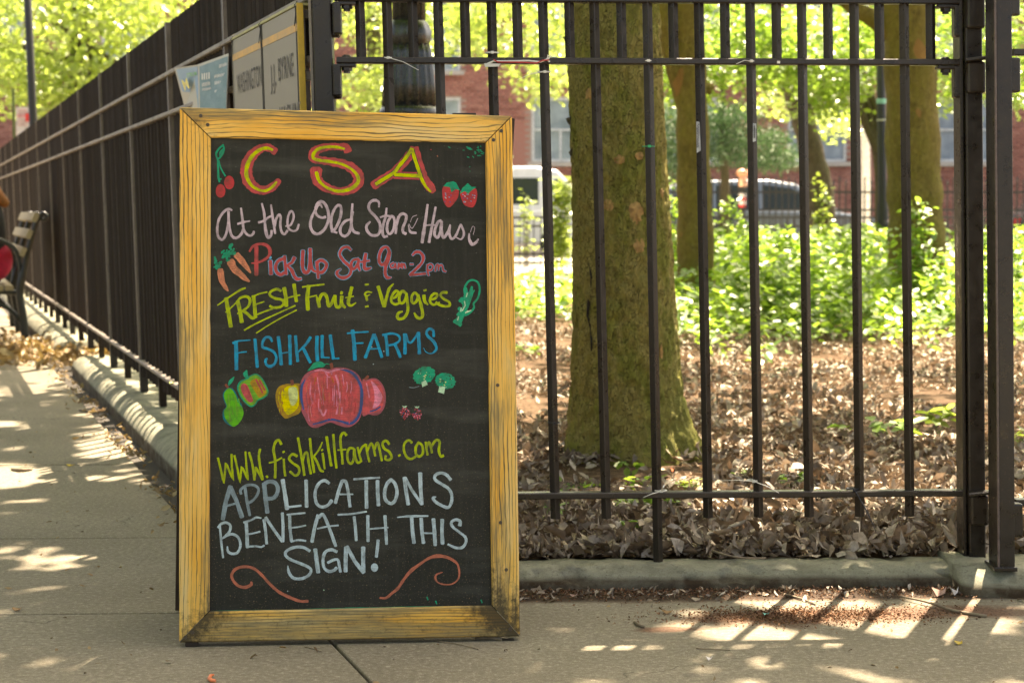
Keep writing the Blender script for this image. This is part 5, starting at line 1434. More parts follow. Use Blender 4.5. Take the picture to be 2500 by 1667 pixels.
t6 = tree('slender tree with several thin curving stems beside the dark lamp post', gz(22, 2150), [gz(22, 2152)] + pxpath(22, ((2148, 480), (2140, 372), (2112, 300), (2098, 248), (2060, 200), (2012, 185))), [0.09, 0.06, 0.055, 0.05, 0.05, 0.035, 0.02], M_BARKG,
     [(pxpath(22, ((2140, 380), (2146, 300), (2120, 210), (2100, 160), (2060, 100))), [0.05, 0.045, 0.04, 0.03, 0.02]), (pxpath(22, ((2138, 350), (2118, 250), (2078, 190), (2040, 170))), [0.045, 0.04, 0.03, 0.015])])
t0 = tree('grey trunk half hidden by leaves left of the fluted lamp post', gz(30, 920), [gz(30, 922)] + pxpath(30, ((920, 480), (918, 260), (912, 100), (905, -100), (900, -500))), [0.20, 0.13, 0.125, 0.12, 0.11, 0.08], M_BARKG)
t7 = tree('dim trunk with a feathery dark green crown of needles, left of the middle bars', gz(27, 1770), [gz(27, 1770)] + pxpath(27, ((1770, 460), (1768, 350), (1765, 250), (1762, 150))), [0.10, 0.07, 0.06, 0.05, 0.03], M_BARKG, name='pine_tree')
# street trees standing outside the frame on the left, their crowns hang into the picture
t8 = tree('pale green street tree crown filling the upper left corner', Vector((-6.2, 26, 0)), [(-6.2, 26, 0), (-6.2, 26, 2.2), (-6.1, 26, 4.0), (-6.0, 26.2, 6)], [0.22, 0.17, 0.15, 0.1], M_BARKG,
     [([(-6.2, 26, 2.6), (-5.2, 25.8, 3.1), (-4.2, 25.6, 3.3)], [0.07, 0.05, 0.02]), ([(-6.2, 26, 3.0), (-7.3, 26.2, 3.3), (-8.4, 26.2, 3.4)], [0.07, 0.04, 0.02]), ([(-6.6, 26, 3.6), (-5.6, 25.4, 3.0), (-4.9, 25.2, 2.7)], [0.04, 0.03, 0.012])])

# ---------------------------------------------------------------- leaves
LM_BRIGHT = leafmat('backlit yellow green leaves', (0.10, 0.17, 0.03, 1), (0.13, 0.21, 0.04, 1), (0.19, 0.26, 0.07, 1), (0.50, 0.64, 0.10, 1), 0.60, 0.35, 0.10)
LM_MID = leafmat('park tree leaves', (0.06, 0.12, 0.015, 1), (0.09, 0.17, 0.02, 1), (0.14, 0.21, 0.03, 1), (0.36, 0.56, 0.07, 1), 0.56, 0.35, 0.10)
LM_SHRUB = leafmat('undergrowth leaves', (0.055, 0.13, 0.018, 1), (0.09, 0.195, 0.025, 1), (0.17, 0.27, 0.04, 1), (0.40, 0.62, 0.07, 1), 0.50, 0.38, 0.08)
LM_PINE = leafmat('dark needles', (0.02, 0.05, 0.02, 1), (0.03, 0.075, 0.03, 1), (0.045, 0.09, 0.03, 1), (0.06, 0.14, 0.04, 1), 0.3, 0.5, 0.05)
LM_LITTER = leafmat('dry leaf litter', (0.10, 0.062, 0.040, 1), (0.37, 0.272, 0.19, 1), (0.66, 0.56, 0.45, 1), (0.30, 0.20, 0.12, 1), 0.12, 0.5, 0.05, 0.6)
def blobs(cs, n, clump=0.35, k=14):
    """points in leafy clumps inside ellipsoids (centre, radii, weight)"""
    W = np.array([c[2] for c in cs]); W = W / W.sum(); out_ = []
    nc = max(1, n // k)
    which = RNG.choice(len(cs), nc, p=W)
    d = norm(RNG.normal(size=(nc, 3))) * (RNG.uniform(0.25, 1, size=(nc, 1)) ** 0.5)
    C = np.array([cs[i][0] for i in which]) + d * np.array([cs[i][1] for i in which])
    P = np.repeat(C, k, 0) + RNG.normal(size=(nc * k, 3)) * clump * np.array([1, 1, 0.55])
    return P
def cl(px, py, Y, rx, ry, rY, wt=1.0):
    p = at(px, py, Y); return (tuple(p), (rx / F * Y, rY, ry / F * Y), wt)
# crowns seen beyond the fences
P = blobs([cl(120, 60, 26, 260, 150, 2, 3), cl(-60, 160, 26, 120, 90, 1.5, 1), cl(330, -20, 26, 220, 110, 2, 2), cl(200, 190, 26, 160, 60, 1.2, 1.0), cl(60, -150, 26, 500, 120, 3, 2), cl(90, 235, 25.5, 90, 25, 1, .35)], 9500, 0.22)
leaves('crown', P, 0.125, LM_BRIGHT, t8, 0.3, droop=0.4)
P = blobs([cl(1000, 40, 30, 190, 120, 2.2, 2.2), cl(1260, 60, 30, 170, 110, 2, 2), cl(880, 215, 29, 80, 60, 1.2, .7), cl(1330, 200, 29, 80, 45, 1, .35), cl(1130, -200, 30, 420, 140, 3, 1.8)], 7000, 0.22)
leaves('crown', P, 0.13, LM_BRIGHT, t0, 0.3, droop=0.3)
P = blobs([cl(1750, 60, 20, 170, 90, 1.8, 1.6), cl(1880, 130, 20, 160, 70, 1.8, 1.6), cl(1640, 160, 19, 70, 90, 1.4, .7), cl(1700, 220, 20, 50, 35, 1, .3), cl(1960, 170, 20, 80, 45, 1.4, .6), cl(1850, -120, 20, 420, 120, 3, 1.4)], 8500, 0.15)
leaves('crown', P, 0.085, LM_MID, t2, 0.4)
P = blobs([cl(2080, 90, 21, 130, 90, 1.8, 1.2), cl(2050, 205, 21, 70, 35, 1.2, .4), cl(2010, 260, 21, 40, 20, .8, .15)], 3400, 0.15)
leaves('crown', P, 0.085, LM_MID, t6, 0.4)
P = blobs([cl(2340, 90, 22, 110, 130, 1.8, 1.2), cl(2440, 60, 22, 120, 120, 1.8, 1.4), cl(2330, 225, 22, 60, 40, 1.2, .4), cl(2490, 190, 22, 60, 90, 1.2, .5), cl(2300, -150, 22, 360, 110, 3, 1.2)], 6000, 0.16)
leaves('crown', P, 0.09, LM_MID, t3, 0.4)
P = blobs([cl(1900, 245, 25, 60, 22, 1, .25), cl(2035, 300, 25.5, 40, 40, 1, .3), cl(1960, 90, 25, 120, 80, 1.2, .8)], 1500, 0.16)
leaves('crown', P, 0.10, LM_BRIGHT, t5, 0.4)
cs = [cl(x, y, 27, rx, ry, 1.0, wt) for x, y, rx, ry, wt in ((1700, 300, 110, 26, 1), (1830, 335, 90, 18, .8), (1660, 360, 70, 30, .8), (1750, 375, 90, 20, .7), (1860, 390, 80, 18, .8), (1620, 290, 50, 40, .7), (1900, 375, 50, 10, .3), (1790, 275, 70, 20, .5), (1640, 410, 50, 20, .4))]
P = blobs(cs, 9000, 0.12)
leaves('crown', P, 0.10, LM_PINE, t7, 0.3, width=0.35, droop=0.5)

# ---------------------------------------------------------------- shade canopy: unseen crowns above the frame, gaps shaped for the sun patches
LIT = [  # patches of sunlight on the ground, in photo pixels (cx, cy, rx, ry)
    (95, 1362, 150, 24), (215, 1381, 60, 9), (40, 1322, 50, 5),
    (300, 1085, 120, 62), (330, 1160, 90, 18), (30, 1165, 170, 28), (70, 1095, 90, 8), (30, 1035, 90, 10), (40, 952, 90, 16), (255, 1010, 60, 16), (200, 975, 60, 8),
    (120, 905, 150, 30), (60, 860, 160, 24), (220, 930, 90, 22), (60, 800, 110, 30), (40, 740, 120, 25), (250, 880, 70, 30), (90, 770, 80, 20),
    (390, 1070, 26, 10), (300, 960, 40, 22), (330, 985, 40, 12), (230, 840, 60, 12),
    (2010, 1500, 290, 66), (2350, 1500, 110, 66), (1860, 1480, 110, 22), (2250, 1520, 100, 60), (2400, 1540, 90, 60), (1440, 1538, 60, 15), (1480, 1572, 60, 8), (1700, 1515, 70, 22),
    (2180, 1652, 230, 20), (1950, 1655, 260, 22), (1800, 1590, 50, 8), (2450, 1640, 60, 26), (2480, 1590, 70, 12), (1700, 1640, 60, 12),
    (280, 1640, 60, 10), (70, 1590, 60, 10), (170, 1655, 60, 10), (1950, 1384, 200, 7), (1560, 1384, 50, 6), (2300, 1372, 60, 7),
    (2320, 1265, 50, 40), (2480, 1290, 50, 50), (2200, 1240, 60, 12), (1960, 1215, 90, 12), (2000, 1300, 110, 14), (1760, 1240, 60, 10), (1850, 1330, 80, 10),
    (1290, 1010, 60, 50), (1280, 920, 60, 60), (1260, 820, 80, 40), (1300, 740, 90, 60), (1330, 860, 60, 30), (1280, 650, 120, 60), (1350, 590, 110, 40),
    (1760, 985, 90, 10), (1900, 965, 160, 12), (2100, 960, 190, 12), (2250, 985, 110, 8), (1750, 900, 120, 14), (2000, 930, 150, 9), (2000, 1010, 110, 8), (1800, 1050, 70, 8), (2150, 1060, 110, 7), (1700, 1110, 60, 8), (1950, 1130, 90, 7), (2300, 900, 110, 12), (1690, 1020, 30, 20),
    (1650, 860, 60, 10), (2200, 870, 90, 6), (2050, 1180, 70, 8), (1420, 1190, 60, 8), (2290, 1180, 40, 14)]
def lit_mask(X, Y, jitter=0.10):
    """True where a ground point lies in one of the sun patches"""
    P = np.stack([X, Y, np.zeros_like(X)], 1)
    px, py = project_np(P)
    e = np.zeros(len(X), bool)
    for cx_, cy_, rx, ry in LIT:
        e |= ((px - cx_) / rx) ** 2 + ((py - cy_) / ry) ** 2 < 1.25 + RNG.normal(size=len(X)) * jitter
    return e
KX, KY = SUNV.x / SUNV.z, SUNV.y / SUNV.z
def canopy(x0_, x1_, y0_, y1_, zl, zh, dens, size):
    """leaves whose shadows cover the ground window; gaps are kept where the sun patches are"""
    n = int((x1_ - x0_) * (y1_ - y0_) * dens)
    gx_, gy_ = RNG.uniform(x0_, x1_, n), RNG.uniform(y0_, y1_, n)
    z = RNG.uniform(zl, zh, n)
    keep = ~lit_mask(gx_, gy_)
    # far undergrowth only gets broken shade
    f = np.sin(gx_ * 2.1 + np.sin(gy_ * 1.3) * 2) * np.sin(gy_ * 1.7 + gx_ * 0.6)
    far = (gy_ > 9.5) & ((gx_ > fenceX(gy_) + 0.2)) & (f > -0.25)
    keep &= ~far
    keep &= ~small_gaps(gx_, gy_)
    P = np.stack([gx_ + z * KX, gy_ + z * KY, z], 1)[keep]
    return P
NG = 640    # many small gaps over the park floor
gg = np.stack([RNG.uniform(-0.9, 3.4, NG), 4.6 + 6.8 * RNG.uniform(0, 1, NG) ** 0.85, RNG.uniform(0.04, 0.26, NG), RNG.uniform(0.04, 0.15, NG)], 1)
def small_gaps(X, Y):
    e = np.zeros(len(X), bool)
    for gx1, gy1, ra, rb in gg: e |= ((X - gx1) / ra) ** 2 + ((Y - gy1) / rb) ** 2 < 1
    return e
P = canopy(-4.6, 3.4, 2.2, 15.0, 3.6, 6.8, 560, 0.15)
left = P[:, 0] < -0.9 - 0.12 * (P[:, 1] - 6)
leaves('crown', P[~left], 0.165, LM_MID, big, 0.8)
t9 = tree('tall street tree left of the picture, its crown shading the path', Vector((-5.6, 9.5, 0)), [(-5.6, 9.5, -0.02), (-5.55, 9.5, 1.5), (-5.3, 9.5, 3.4), (-4.6, 9.6, 5.6)], [0.26, 0.2, 0.18, 0.1], M_BARKG,
    [([(-5.3, 9.5, 3.2), (-3.8, 9.0, 4.6), (-2.2, 8.4, 5.2)], [0.11, 0.07, 0.03]), ([(-5.2, 9.5, 3.6), (-4, 11.5, 4.8), (-3, 13.5, 5.3)], [0.1, 0.06, 0.03]), ([(-5.2, 9.5, 3.8), (-4, 7, 5.0), (-2.6, 5.6, 5.4)], [0.1, 0.06, 0.03])], name='unseen_tree')
leaves('crown', P[left], 0.165, LM_MID, t9, 0.8)
t10 = tree('broad unseen tree added behind the camera on the left to shade the bars', Vector((-5.2, -2.2, -0.02)), [(-5.2, -2.2, -0.02), (-5.2, -2.2, 1.4), (-5.1, -2.2, 3.0), (-4.9, -2.2, 5)], [0.28, 0.22, 0.2, 0.1], M_BARKG, [([(-5.1, -2.2, 2.2), (-4.0, -1.6, 3.2), (-3.0, -1.2, 3.8)], [0.1, 0.06, 0.03])], name='unseen_tree')  # unseen tree, added to block sky light and darken the bars' left faces
leaves('crown', blobs([((-4.8, -2.0, 3.4), (2.4, 2.6, 1.9), 1.0), ((-5.6, 1.6, 3.8), (1.4, 1.8, 1.5), 0.5)], 9000, 0.25), 0.19, LM_MID, t10, 0.5)
for k, (dx, dy, dz) in enumerate(((1.8, -0.6, 2.2), (-1.0, 1.4, 2.4), (1.4, 2.6, 2.6), (-0.8, -1.8, 2.3), (2.6, 1.0, 2.4))):
    m = MB(); a = Vector((trunk_rc(2.6)[0], TREE_Y, 2.5)); b = a + Vector((dx, dy, dz)); mid = a.lerp(b, 0.5) + Vector((0, 0, 0.3))
    m.tube([p[:3] for p in crom([tuple(a), tuple(mid), tuple(b)], step=5)], [0.10 - 0.008 * q for q in range(11)], 8); m.build('limb', M_BARK, big, smooth=True)

# ---------------------------------------------------------------- leaf litter
def soil_leaves(n, x0_, x1_, y0_, y1_, size, name, pile=0.02, power=1.0, cond=None, zb_=0.045):
    u = RNG.uniform(0, 1, n) ** power
    y = y0_ + (y1_ - y0_) * u; x = RNG.uniform(x0_, x1_, n)
    ok = x > fenceX(y) + 0.12
    ok &= y > gateY(x) + 0.040 + RNG.normal(size=n) * 0.014
    if cond is not None: ok &= cond(x, y)
    x, y = x[ok], y[ok]
    z = zb_ + np.abs(RNG.normal(size=len(x))) * pile
    return np.stack([x, y, z], 1)
def tree_clear(x, y):
    bare = np.sin(x * 4.1 + 1.3 * np.sin(y * 2.7)) + np.sin(y * 3.3 + 1.7 * np.sin(x * 3.1)) + RNG.normal(size=np.shape(x)) * 0.35
    return ((x - TREE_X) ** 2 + (y - TREE_Y) ** 2 > 0.21 ** 2) & ((bare < 0.95) | (y < 4.9))
P = np.concatenate([soil_leaves(34000, -0.7, 2.7, 4.36, 6.6, 0.07, '', 0.012, 1.0, tree_clear), soil_leaves(34000, -1.2, 4.6, 6.4, 13.5, 0.07, '', 0.008, 0.9, tree_clear)])
dry_leaves('leaf_litter', P, 0.044, LM_LITTER, None, 0.3, 0.9)
P = soil_leaves(3000, -0.2, 1.7, 4.36, 4.75, 0.07, '', 0.022)
dry_leaves('leaf_litter', P, 0.047, LM_LITTER, None, 0.15, 1.0)
# pile across the path on the left, gutter leaves beside the side kerb, scattered leaves
n = 5200
u = RNG.uniform(-3.4, 0.6, n); s = 7.0 + RNG.normal(size=n) * 0.75 - 0.12 * u
P = np.array([list(FO + FD * s_ + FN * (-u_ + 0.0)) for s_, u_ in zip(s, u)]); P[:, 2] = 0.01 + np.abs(RNG.normal(size=n)) * 0.018
P = P[P[:, 1] > 10.2]
LM_LITTER2 = leafmat('path leaf litter', (0.15, 0.08, 0.035, 1), (0.30, 0.19, 0.10, 1), (0.46, 0.34, 0.18, 1), (0.3, 0.2, 0.05, 1), 0.2, 0.5, 0.04)
dry_leaves('leaf_litter', P, 0.065, LM_LITTER2, None, 0.3, 0.9)
n = 330
s = np.where(RNG.uniform(size=n) < 0.5, RNG.uniform(3.5, 7, n), RNG.choice([0.9, 1.5, 2.4, 2.9], n) + RNG.normal(size=n) * 0.16); u = 0.19 + np.abs(RNG.normal(size=n)) * 0.07
P = np.array([list(FO + FD * s_ + FN * u_) for s_, u_ in zip(s, u)]); P[:, 2] = 0.006 + np.abs(RNG.normal(size=n)) * 0.008
dry_leaves('gutter_leaves', P, 0.030, LM_LITTER2, None, 0.4, 0.8)
n = 700
s = RNG.uniform(8, 30, n); u = RNG.uniform(0.2, 4.5, n)
P = np.array([list(FO + FD * s_ + FN * u_) for s_, u_ in zip(s, u)]); P[:, 2] = 0.008
leaves('scattered_leaves', P, 0.06, LM_LITTER2, None, 0.5, curl=0.5, kind='stuff')
n = 230
x = RNG.uniform(-2.4, 1.4, n); y = RNG.uniform(3.2, 7.5, n)
ok = x < fenceX(y) - 0.2; ok |= y < 4.1
P = np.stack([x, y, np.full(n, 0.004)], 1)[ok]
leaves('fallen_petals', P, 0.017, LM_LITTER2, None, 0.9, curl=0.4, kind='stuff')
# brown crumbs along the gate kerb
n = 9000
x = RNG.uniform(-0.35, 1.45, n); yy = gateY(x) - 0.105 - np.abs(RNG.normal(size=n)) * 0.055
sel = RNG.uniform(size=n)
xx2 = 0.66 + RNG.normal(size=n) * 0.15; y2 = 3.93 + RNG.normal(size=n) * 0.045 + 0.04 * xx2
x = np.where(sel < 0.45, xx2, x); yy = np.where(sel < 0.45, y2, yy)
P = np.stack([x, yy, np.full(n, 0.0022)], 1)
leaves('brown_crumbs', P, 0.0062, leafmat('brown crumbs', (0.07, 0.035, 0.018, 1), (0.17, 0.08, 0.042, 1), (0.30, 0.16, 0.09, 1), (0.15, 0.07, 0.03, 1), 0.1, 0.6, 0.02), None, 0.5, curl=0.9, kind='stuff')
n = 420
x = RNG.uniform(-0.35, 1.5, n); yy = gateY(x) - 0.12 - np.abs(RNG.normal(size=n)) * 0.06
dry_leaves('kerb_leaves', np.stack([x, yy, np.full(n, 0.004)], 1), 0.020, LM_LITTER, None, 0.6, 0.8)

n = 330
x = RNG.uniform(-2.6, 1.5, n); y = RNG.uniform(3.1, 7.0, n); ok = (x < fenceX(y) - 0.2) | (y < 4.05)
dry_leaves('pavement_specks', np.stack([x, y, np.full(n, 0.002)], 1)[ok], 0.013, leafmat('dark specks', (0.05, 0.03, 0.015, 1), (0.12, 0.07, 0.035, 1), (0.3, 0.22, 0.12, 1), (0.1, 0.06, 0.03, 1), 0.1, 0.6, 0.02), None, 1.2, 0.5)
m = MB()
for _ in range(260):
    y = 4.45 + 5 * random.random() ** 1.5; x = random.uniform(-0.4, 2.2)
    if x < fenceX(y) + .2 or not tree_clear(np.array([x]), np.array([y]))[0]: continue
    a = random.uniform(0, 3.14); L = random.uniform(0.04, 0.16); p = Vector((x, y, random.uniform(.055, .08))); d = Vector((math.cos(a), math.sin(a), random.uniform(-.12, .12))) * L
    m.tube([p, p + d * .5 + Vector((0, 0, random.uniform(-.004, .008))), p + d], [0.0022, 0.002, 0.0012], 4)
o = m.build('litter_twigs', plain('grey brown litter twigs', (0.16, 0.12, 0.08), 0.85, 0, .4, 50)); o['kind'] = 'stuff'

# ---------------------------------------------------------------- undergrowth
def plant_points(n_pl, region, hmin, hmax, lv):
    out_ = []
    for _ in range(n_pl):
        x, y = region()
        h = random.uniform(hmin, hmax); k = int(lv * h / hmax) + 4
        lx, ly = random.uniform(-.12, .12), random.uniform(-.12, .12)
        f = RNG.uniform(0.12, 1, k); sp = 0.15 * (1.15 - f)
        out_.append(np.stack([x + lx * f + RNG.normal(size=k) * sp, y + ly * f + RNG.normal(size=k) * sp, 0.04 + h * f], 1))
    return np.concatenate(out_)
def reg_main():
    while True:
        y = 12.6 + 8.4 * random.random() ** 1.2
        px = random.uniform(1600, 2560) if random.random() < 0.8 else random.uniform(2560, 2900)
        x = (px - CX) / F * y
        edge = 12.9 + 0.5 * math.sin(x * 2.3) + 0.3 * math.sin(x * 5.1)
        if y > edge: return x, y
P = plant_points(540, reg_main, 0.30, 0.74, 90)
def reg_edge():
    y = 13.4 - abs(random.gauss(0, 1.1)); return random.uniform(0.75, 4.4) * y / 12.5, max(9.6, y)
P = np.concatenate([P, plant_points(170, reg_edge, 0.08, 0.38, 40)])
leaves('undergrowth', P, 0.072, LM_SHRUB, None, 0.8, kind='stuff')
def reg_left():
    y = 13.5 + 7.5 * random.random(); px = random.uniform(1225, 1420); return (px - CX) / F * y, y
P = plant_points(40, reg_left, 0.12, 0.32, 50)
leaves('undergrowth', P, 0.068, LM_SHRUB, None, 0.8, kind='stuff')
def bush(px, ybase, ytop, Y, wpx, n, label, lm=LM_SHRUB, size=0.06):
    b = at(px, 513, Y); zt_ = at(px, ytop, Y).z
    root = thing('shrub', label, 'shrub', (b.x, Y, 0.04))
    k = 6; P = []
    for j in range(k):
        a = j / k * 6.28; r = wpx / F * Y * random.uniform(0.3, 0.9); top = Vector((b.x + math.cos(a) * r * .7, Y + math.sin(a) * r * .5, zt_ * random.uniform(0.8, 1)))
        base = Vector((b.x + math.cos(a) * 0.03, Y + math.sin(a) * 0.03, 0.03))
        m = MB(); m.tube([base, base.lerp(top, .5) + Vector((0, 0, .03)), top], [0.006, 0.005, 0.002], 5); m.build('stem', M_BARKG, root)
        nn = n // k; f = RNG.uniform(0.2, 1.02, nn)
        P.append(np.array(base)[None] + f[:, None] * (np.array(top) - np.array(base))[None] + RNG.normal(size=(nn, 3)) * 0.055 * (1.3 - f[:, None]) * 1.2)
    leaves('foliage', np.concatenate(P), size, lm, root, 0.8)
bush(2243, 760, 478, 13.6, 55, 330, 'tall leafy shrub rising in front of the thick trunk on the right')
bush(1625, 700, 430, 16.5, 60, 380, 'pale green shrub between the big trunk and the slim trunk')
bush(2003, 560, 418, 17, 34, 260, 'shrub with bright whitish leaves in front of the parked dark car', LM_BRIGHT)
bush(1780, 620, 470, 16, 46, 260, 'leafy shrub under the tape scraps, in front of the parked dark car')
bush(1215, 560, 352, 32, 62, 420, 'small pale tree top beside the building, just right of the chalkboard corner', LM_BRIGHT, 0.12)
bush(1365, 620, 432, 24, 60, 900, 'sunlit yellow green shrub in front of the white van', LM_BRIGHT, 0.09)
bush(1285, 560, 468, 26, 18, 90, 'thin sunlit sapling in front of the van window', LM_BRIGHT, 0.09)
bush(2460, 760, 560, 14, 60, 330, 'green shrub at the right edge behind the last gate post')
# seedlings in the litter
M_STEM = plain('green stem', (0.12, 0.20, 0.04), 0.6)
def seedling(px, py, hpx, wpx, nl, label, dy=0.0, bright=False):
    b = G(px, py, 0.05); h = hpx / F * b.y; w_ = wpx / F * b.y
    root = thing('seedling', label, 'seedling', b)
    V, Q = [], []
    ns = 2 if wpx > 30 else 1
    P = []
    for s_ in range(ns):
        top = b + Vector(((s_ - (ns - 1) / 2) * w_ * 0.8 + random.uniform(-.01, .01), random.uniform(-.02, .02), h * random.uniform(.85, 1)))
        m = MB(); m.tube([b, b.lerp(top, .5) + Vector((0.004, 0, 0.004)), top], [0.0016, 0.0013, 0.001], 5); m.build('stem', M_STEM, root)
        for k in range(nl // ns):
            a = random.uniform(0, 6.28); f = random.uniform(.55, 1.0); r = random.uniform(.1, .55) * w_ / ns
            P.append(list(b.lerp(top, f) + Vector((math.cos(a) * r, math.sin(a) * r * .7, random.uniform(-.008, .008)))))
    leaves('foliage', np.array(P), min(0.07, max(0.034, 0.55 * w_)), LM_BRIGHT if bright else LM_SHRUB, root, 1.1)
for q in ((1545, 1165, 46, 60, 10, 'seedling with long pointed leaves at the foot of the big trunk'), (1565, 1205, 40, 70, 16, 'green seedlings touching the bottom rail, left of the footed bar'), (1680, 1205, 36, 60, 12, 'yellow green seedling just above the bottom rail, right of the footed bar', 0, True),
          (1410, 1205, 24, 90, 14, 'low green creeper along the bottom rail near the chalkboard'), (1522, 1310, 46, 30, 7, 'single upright seedling below the bottom rail'), (1350, 1275, 50, 50, 10, 'small seedling low between the first two bars'), (1925, 1195, 44, 60, 12, 'green seedling above the bottom rail near the pale cable tie'),
          (1815, 1170, 30, 34, 7, 'little green sprout left of the forked cable tie'), (2180, 1080, 52, 90, 16, 'leafy seedling at the right, behind the sixth bar from the corner'), (2290, 1060, 62, 80, 16, 'bright leafy seedling next to the first gate post', 0, True), (2300, 1010, 30, 24, 4, 'tiny bright sprout near the first gate post', 0, True),
          (1745, 895, 50, 40, 12, 'dark green tuft in the litter right of the big trunk'), (1860, 880, 30, 50, 10, 'small tuft in the litter near the undergrowth'), (1560, 1255, 44, 70, 12, 'broad leaved seedling under the bottom rail at the footed bar'), (1640, 1245, 26, 40, 7, 'seedling under the bottom rail right of the footed bar'),
          (1285, 870, 30, 60, 12, 'tuft of small leaves just right of the chalkboard frame'), (2490, 1105, 60, 40, 14, 'yellow green seedling at the right edge beyond the posts', 0, True), (1620, 905, 40, 30, 9, 'yellowish sprout at the right side of the big trunk', 0, True), (2060, 1060, 30, 40, 7, 'sprout in the middle distance between two bars')):
    seedling(*q)
# ---------------------------------------------------------------- fluted lamp post
M_LAMP = plain('glossy black cast iron', (0.028, 0.028, 0.022), 0.2, 0, 0.5, 60, 0.5, 0.9, 0.002)
def lamp(px, Y, label, z0=0.0, k=1.0):
    b = at(px, 513, Y); c = Vector((b.x + 0.0, Y, z0))
    root = thing('lamp_post', label, 'lamp post', c)
    m = MB(); m.lathe(c, [(0.22 * k, 0), (0.22 * k, 0.08), (0.19 * k, 0.10), (0.175 * k, 0.35, .03), (0.15 * k, 0.75, .03), (0.135 * k, 0.95, .03), (0.125 * k, 1.15, .05), (0.112 * k, 1.28, .05)], 64, nf=16)
    m.build('base', M_LAMP, root, smooth=True)
    m = MB(); m.lathe(c, [(0.10 * k, 1.26), (0.122 * k, 1.285), (0.125 * k, 1.31), (0.108 * k, 1.33)], 48, nf=16); m.build('bead_ring', M_LAMP, root, smooth=True)
    m = MB(); m.lathe(c, [(0.106 * k, 1.32, .085), (0.100 * k, 1.42, .085), (0.088 * k, 1.54, .08), (0.082 * k, 1.58, .05)], 80, nf=16); m.build('fluted_bell', M_LAMP, root, smooth=True)
    m = MB(); m.lathe(c, [(0.078 * k, 1.565), (0.090 * k, 1.60, .02), (0.092 * k, 1.63, .04), (0.078 * k, 1.665, .03), (0.066 * k, 1.68)], 64, nf=8); m.build('collar', M_LAMP, root, smooth=True)
    m = MB(); m.lathe(c, [(0.066 * k, 1.67, .05), (0.060 * k, 2.4, .05), (0.050 * k, 3.6, .05)], 64, nf=12); m.build('shaft', M_LAMP, root, smooth=True)
    m = MB(); m.lathe(c, [(0.07, 3.6), (0.09, 3.68), (0.06, 3.72)], 24); m.build('capital', M_LAMP, root, smooth=True)
    m = MB(); m.lathe(c, [(0.08, 3.72), (0.17, 3.9), (0.19, 4.05), (0.14, 4.2), (0.05, 4.28)], 24); m.build('globe', M_WHITE, root, smooth=True)
    return root
lamp(1000, 7.5, 'glossy black fluted cast iron lamp post standing behind the gate, above the chalkboard')
def pole(name, label, cat, px, Y, r0, r1, h, mat, base=None, extra=()):
    b = at(px, 513, Y); c = Vector((b.x, Y, 0)); root = thing(name, label, cat, c)
    m = MB(); m.lathe(c, [(r0, 0), (r0, 0.1), (r0 * .95, 0.9), (r1, 1.0), (r1, h)] if base else [(r0, 0), (r1, h)], 16, lean=LEAN); m.build('shaft', mat, root, smooth=True)
    if base:
        m = MB(); m.lathe(c + Vector((0, 0, .0)), [(r0 * 1.5, 0), (r0 * 1.5, .1), (r0 * 1.15, .2), (r0 * 1.1, .65), (r0 * 1.3, .72), (r0, .8)], 16); m.build('base', mat, root, smooth=True)
    m = MB(); m.lathe(c + Vector((LEAN * h, 0, h)), [(r1 * 1.6, 0), (.18, .15), (.18, .3), (.05, .4)], 16); m.build('lantern', mat, root, smooth=True)
    for z, cc, hh in extra:
        m = MB(); m.lathe(c + Vector((LEAN * z, 0, z)), [(r1 * 1.06, 0), (r1 * 1.06, hh)], 16); m.build('band', cc, root)
    return root
M_TEAL = plain('pale teal tape', (0.25, 0.55, 0.48), 0.5)
zb1 = at(2151, 254, 18).z
pole('lamp_post', 'dark park lamp post with a pale teal band beside the thick trunk on the right', 'lamp post', 2160, 18, 0.060, 0.045, 4.2, M_FARIRON, True, ((zb1, M_TEAL, 0.05), (zb1 - 0.17, plain('grey tape', (.4, .4, .36), .6), 0.02)))
pole('street_light_pole', 'dark straight street light pole rising above the side fence at the left', 'pole', 96, 20, 0.045, 0.045, 6.0, M_FARIRON, True)
pole('metal_pole', 'pale grey galvanised street pole between the brick building and the lamp post', 'pole', 2118, 31, 0.085, 0.075, 6.0, plain('galvanised steel', (0.55, 0.55, 0.52), 0.5, 0.2))
# parking sign
sg = thing('parking_sign', 'white and red parking sign on a thin green post beyond the side fence', 'sign', at(45, 513, 24))
m = MB(); b = at(38, 513, 24); m.box((b.x, 24, 1.2), (0.03, 0.03, 2.6)); m.build('post', plain('green post', (0.08, 0.12, 0.03), .6), sg)
def pxbox(nm, x0_, y0_, x1_, y1_, Y, th, mat, parent):
    a, b = at(x0_, y1_, Y), at(x1_, y0_, Y); m = MB()
    m.hexa([Vector(v) for v in ((a.x, Y, a.z), (b.x, Y, a.z), (b.x, Y + th, a.z), (a.x, Y + th, a.z), (a.x, Y, b.z), (b.x, Y, b.z), (b.x, Y + th, b.z), (a.x, Y + th, b.z))])
    return m.build(nm, mat, parent)
M_SIGNW = plain('faded white sign', (0.72, 0.66, 0.6), 0.5); M_SIGNR = plain('red sign print', (0.75, 0.05, 0.04), 0.5); M_PINK = plain('faded pink print', (0.7, 0.35, 0.33), 0.5)
pxbox('panel', 40, 262, 72, 335, 23.9, 0.01, M_SIGNW, sg)
pxbox('red_band', 42, 278, 62, 288, 23.89, 0.006, M_PINK, sg); pxbox('red_band', 62, 277, 71, 297, 23.885, 0.006, M_SIGNR, sg)
for y in (268, 273, 293, 299, 305): pxbox('print', 44, y, 66, y + 1.6, 23.89, 0.005, M_PINK, sg)

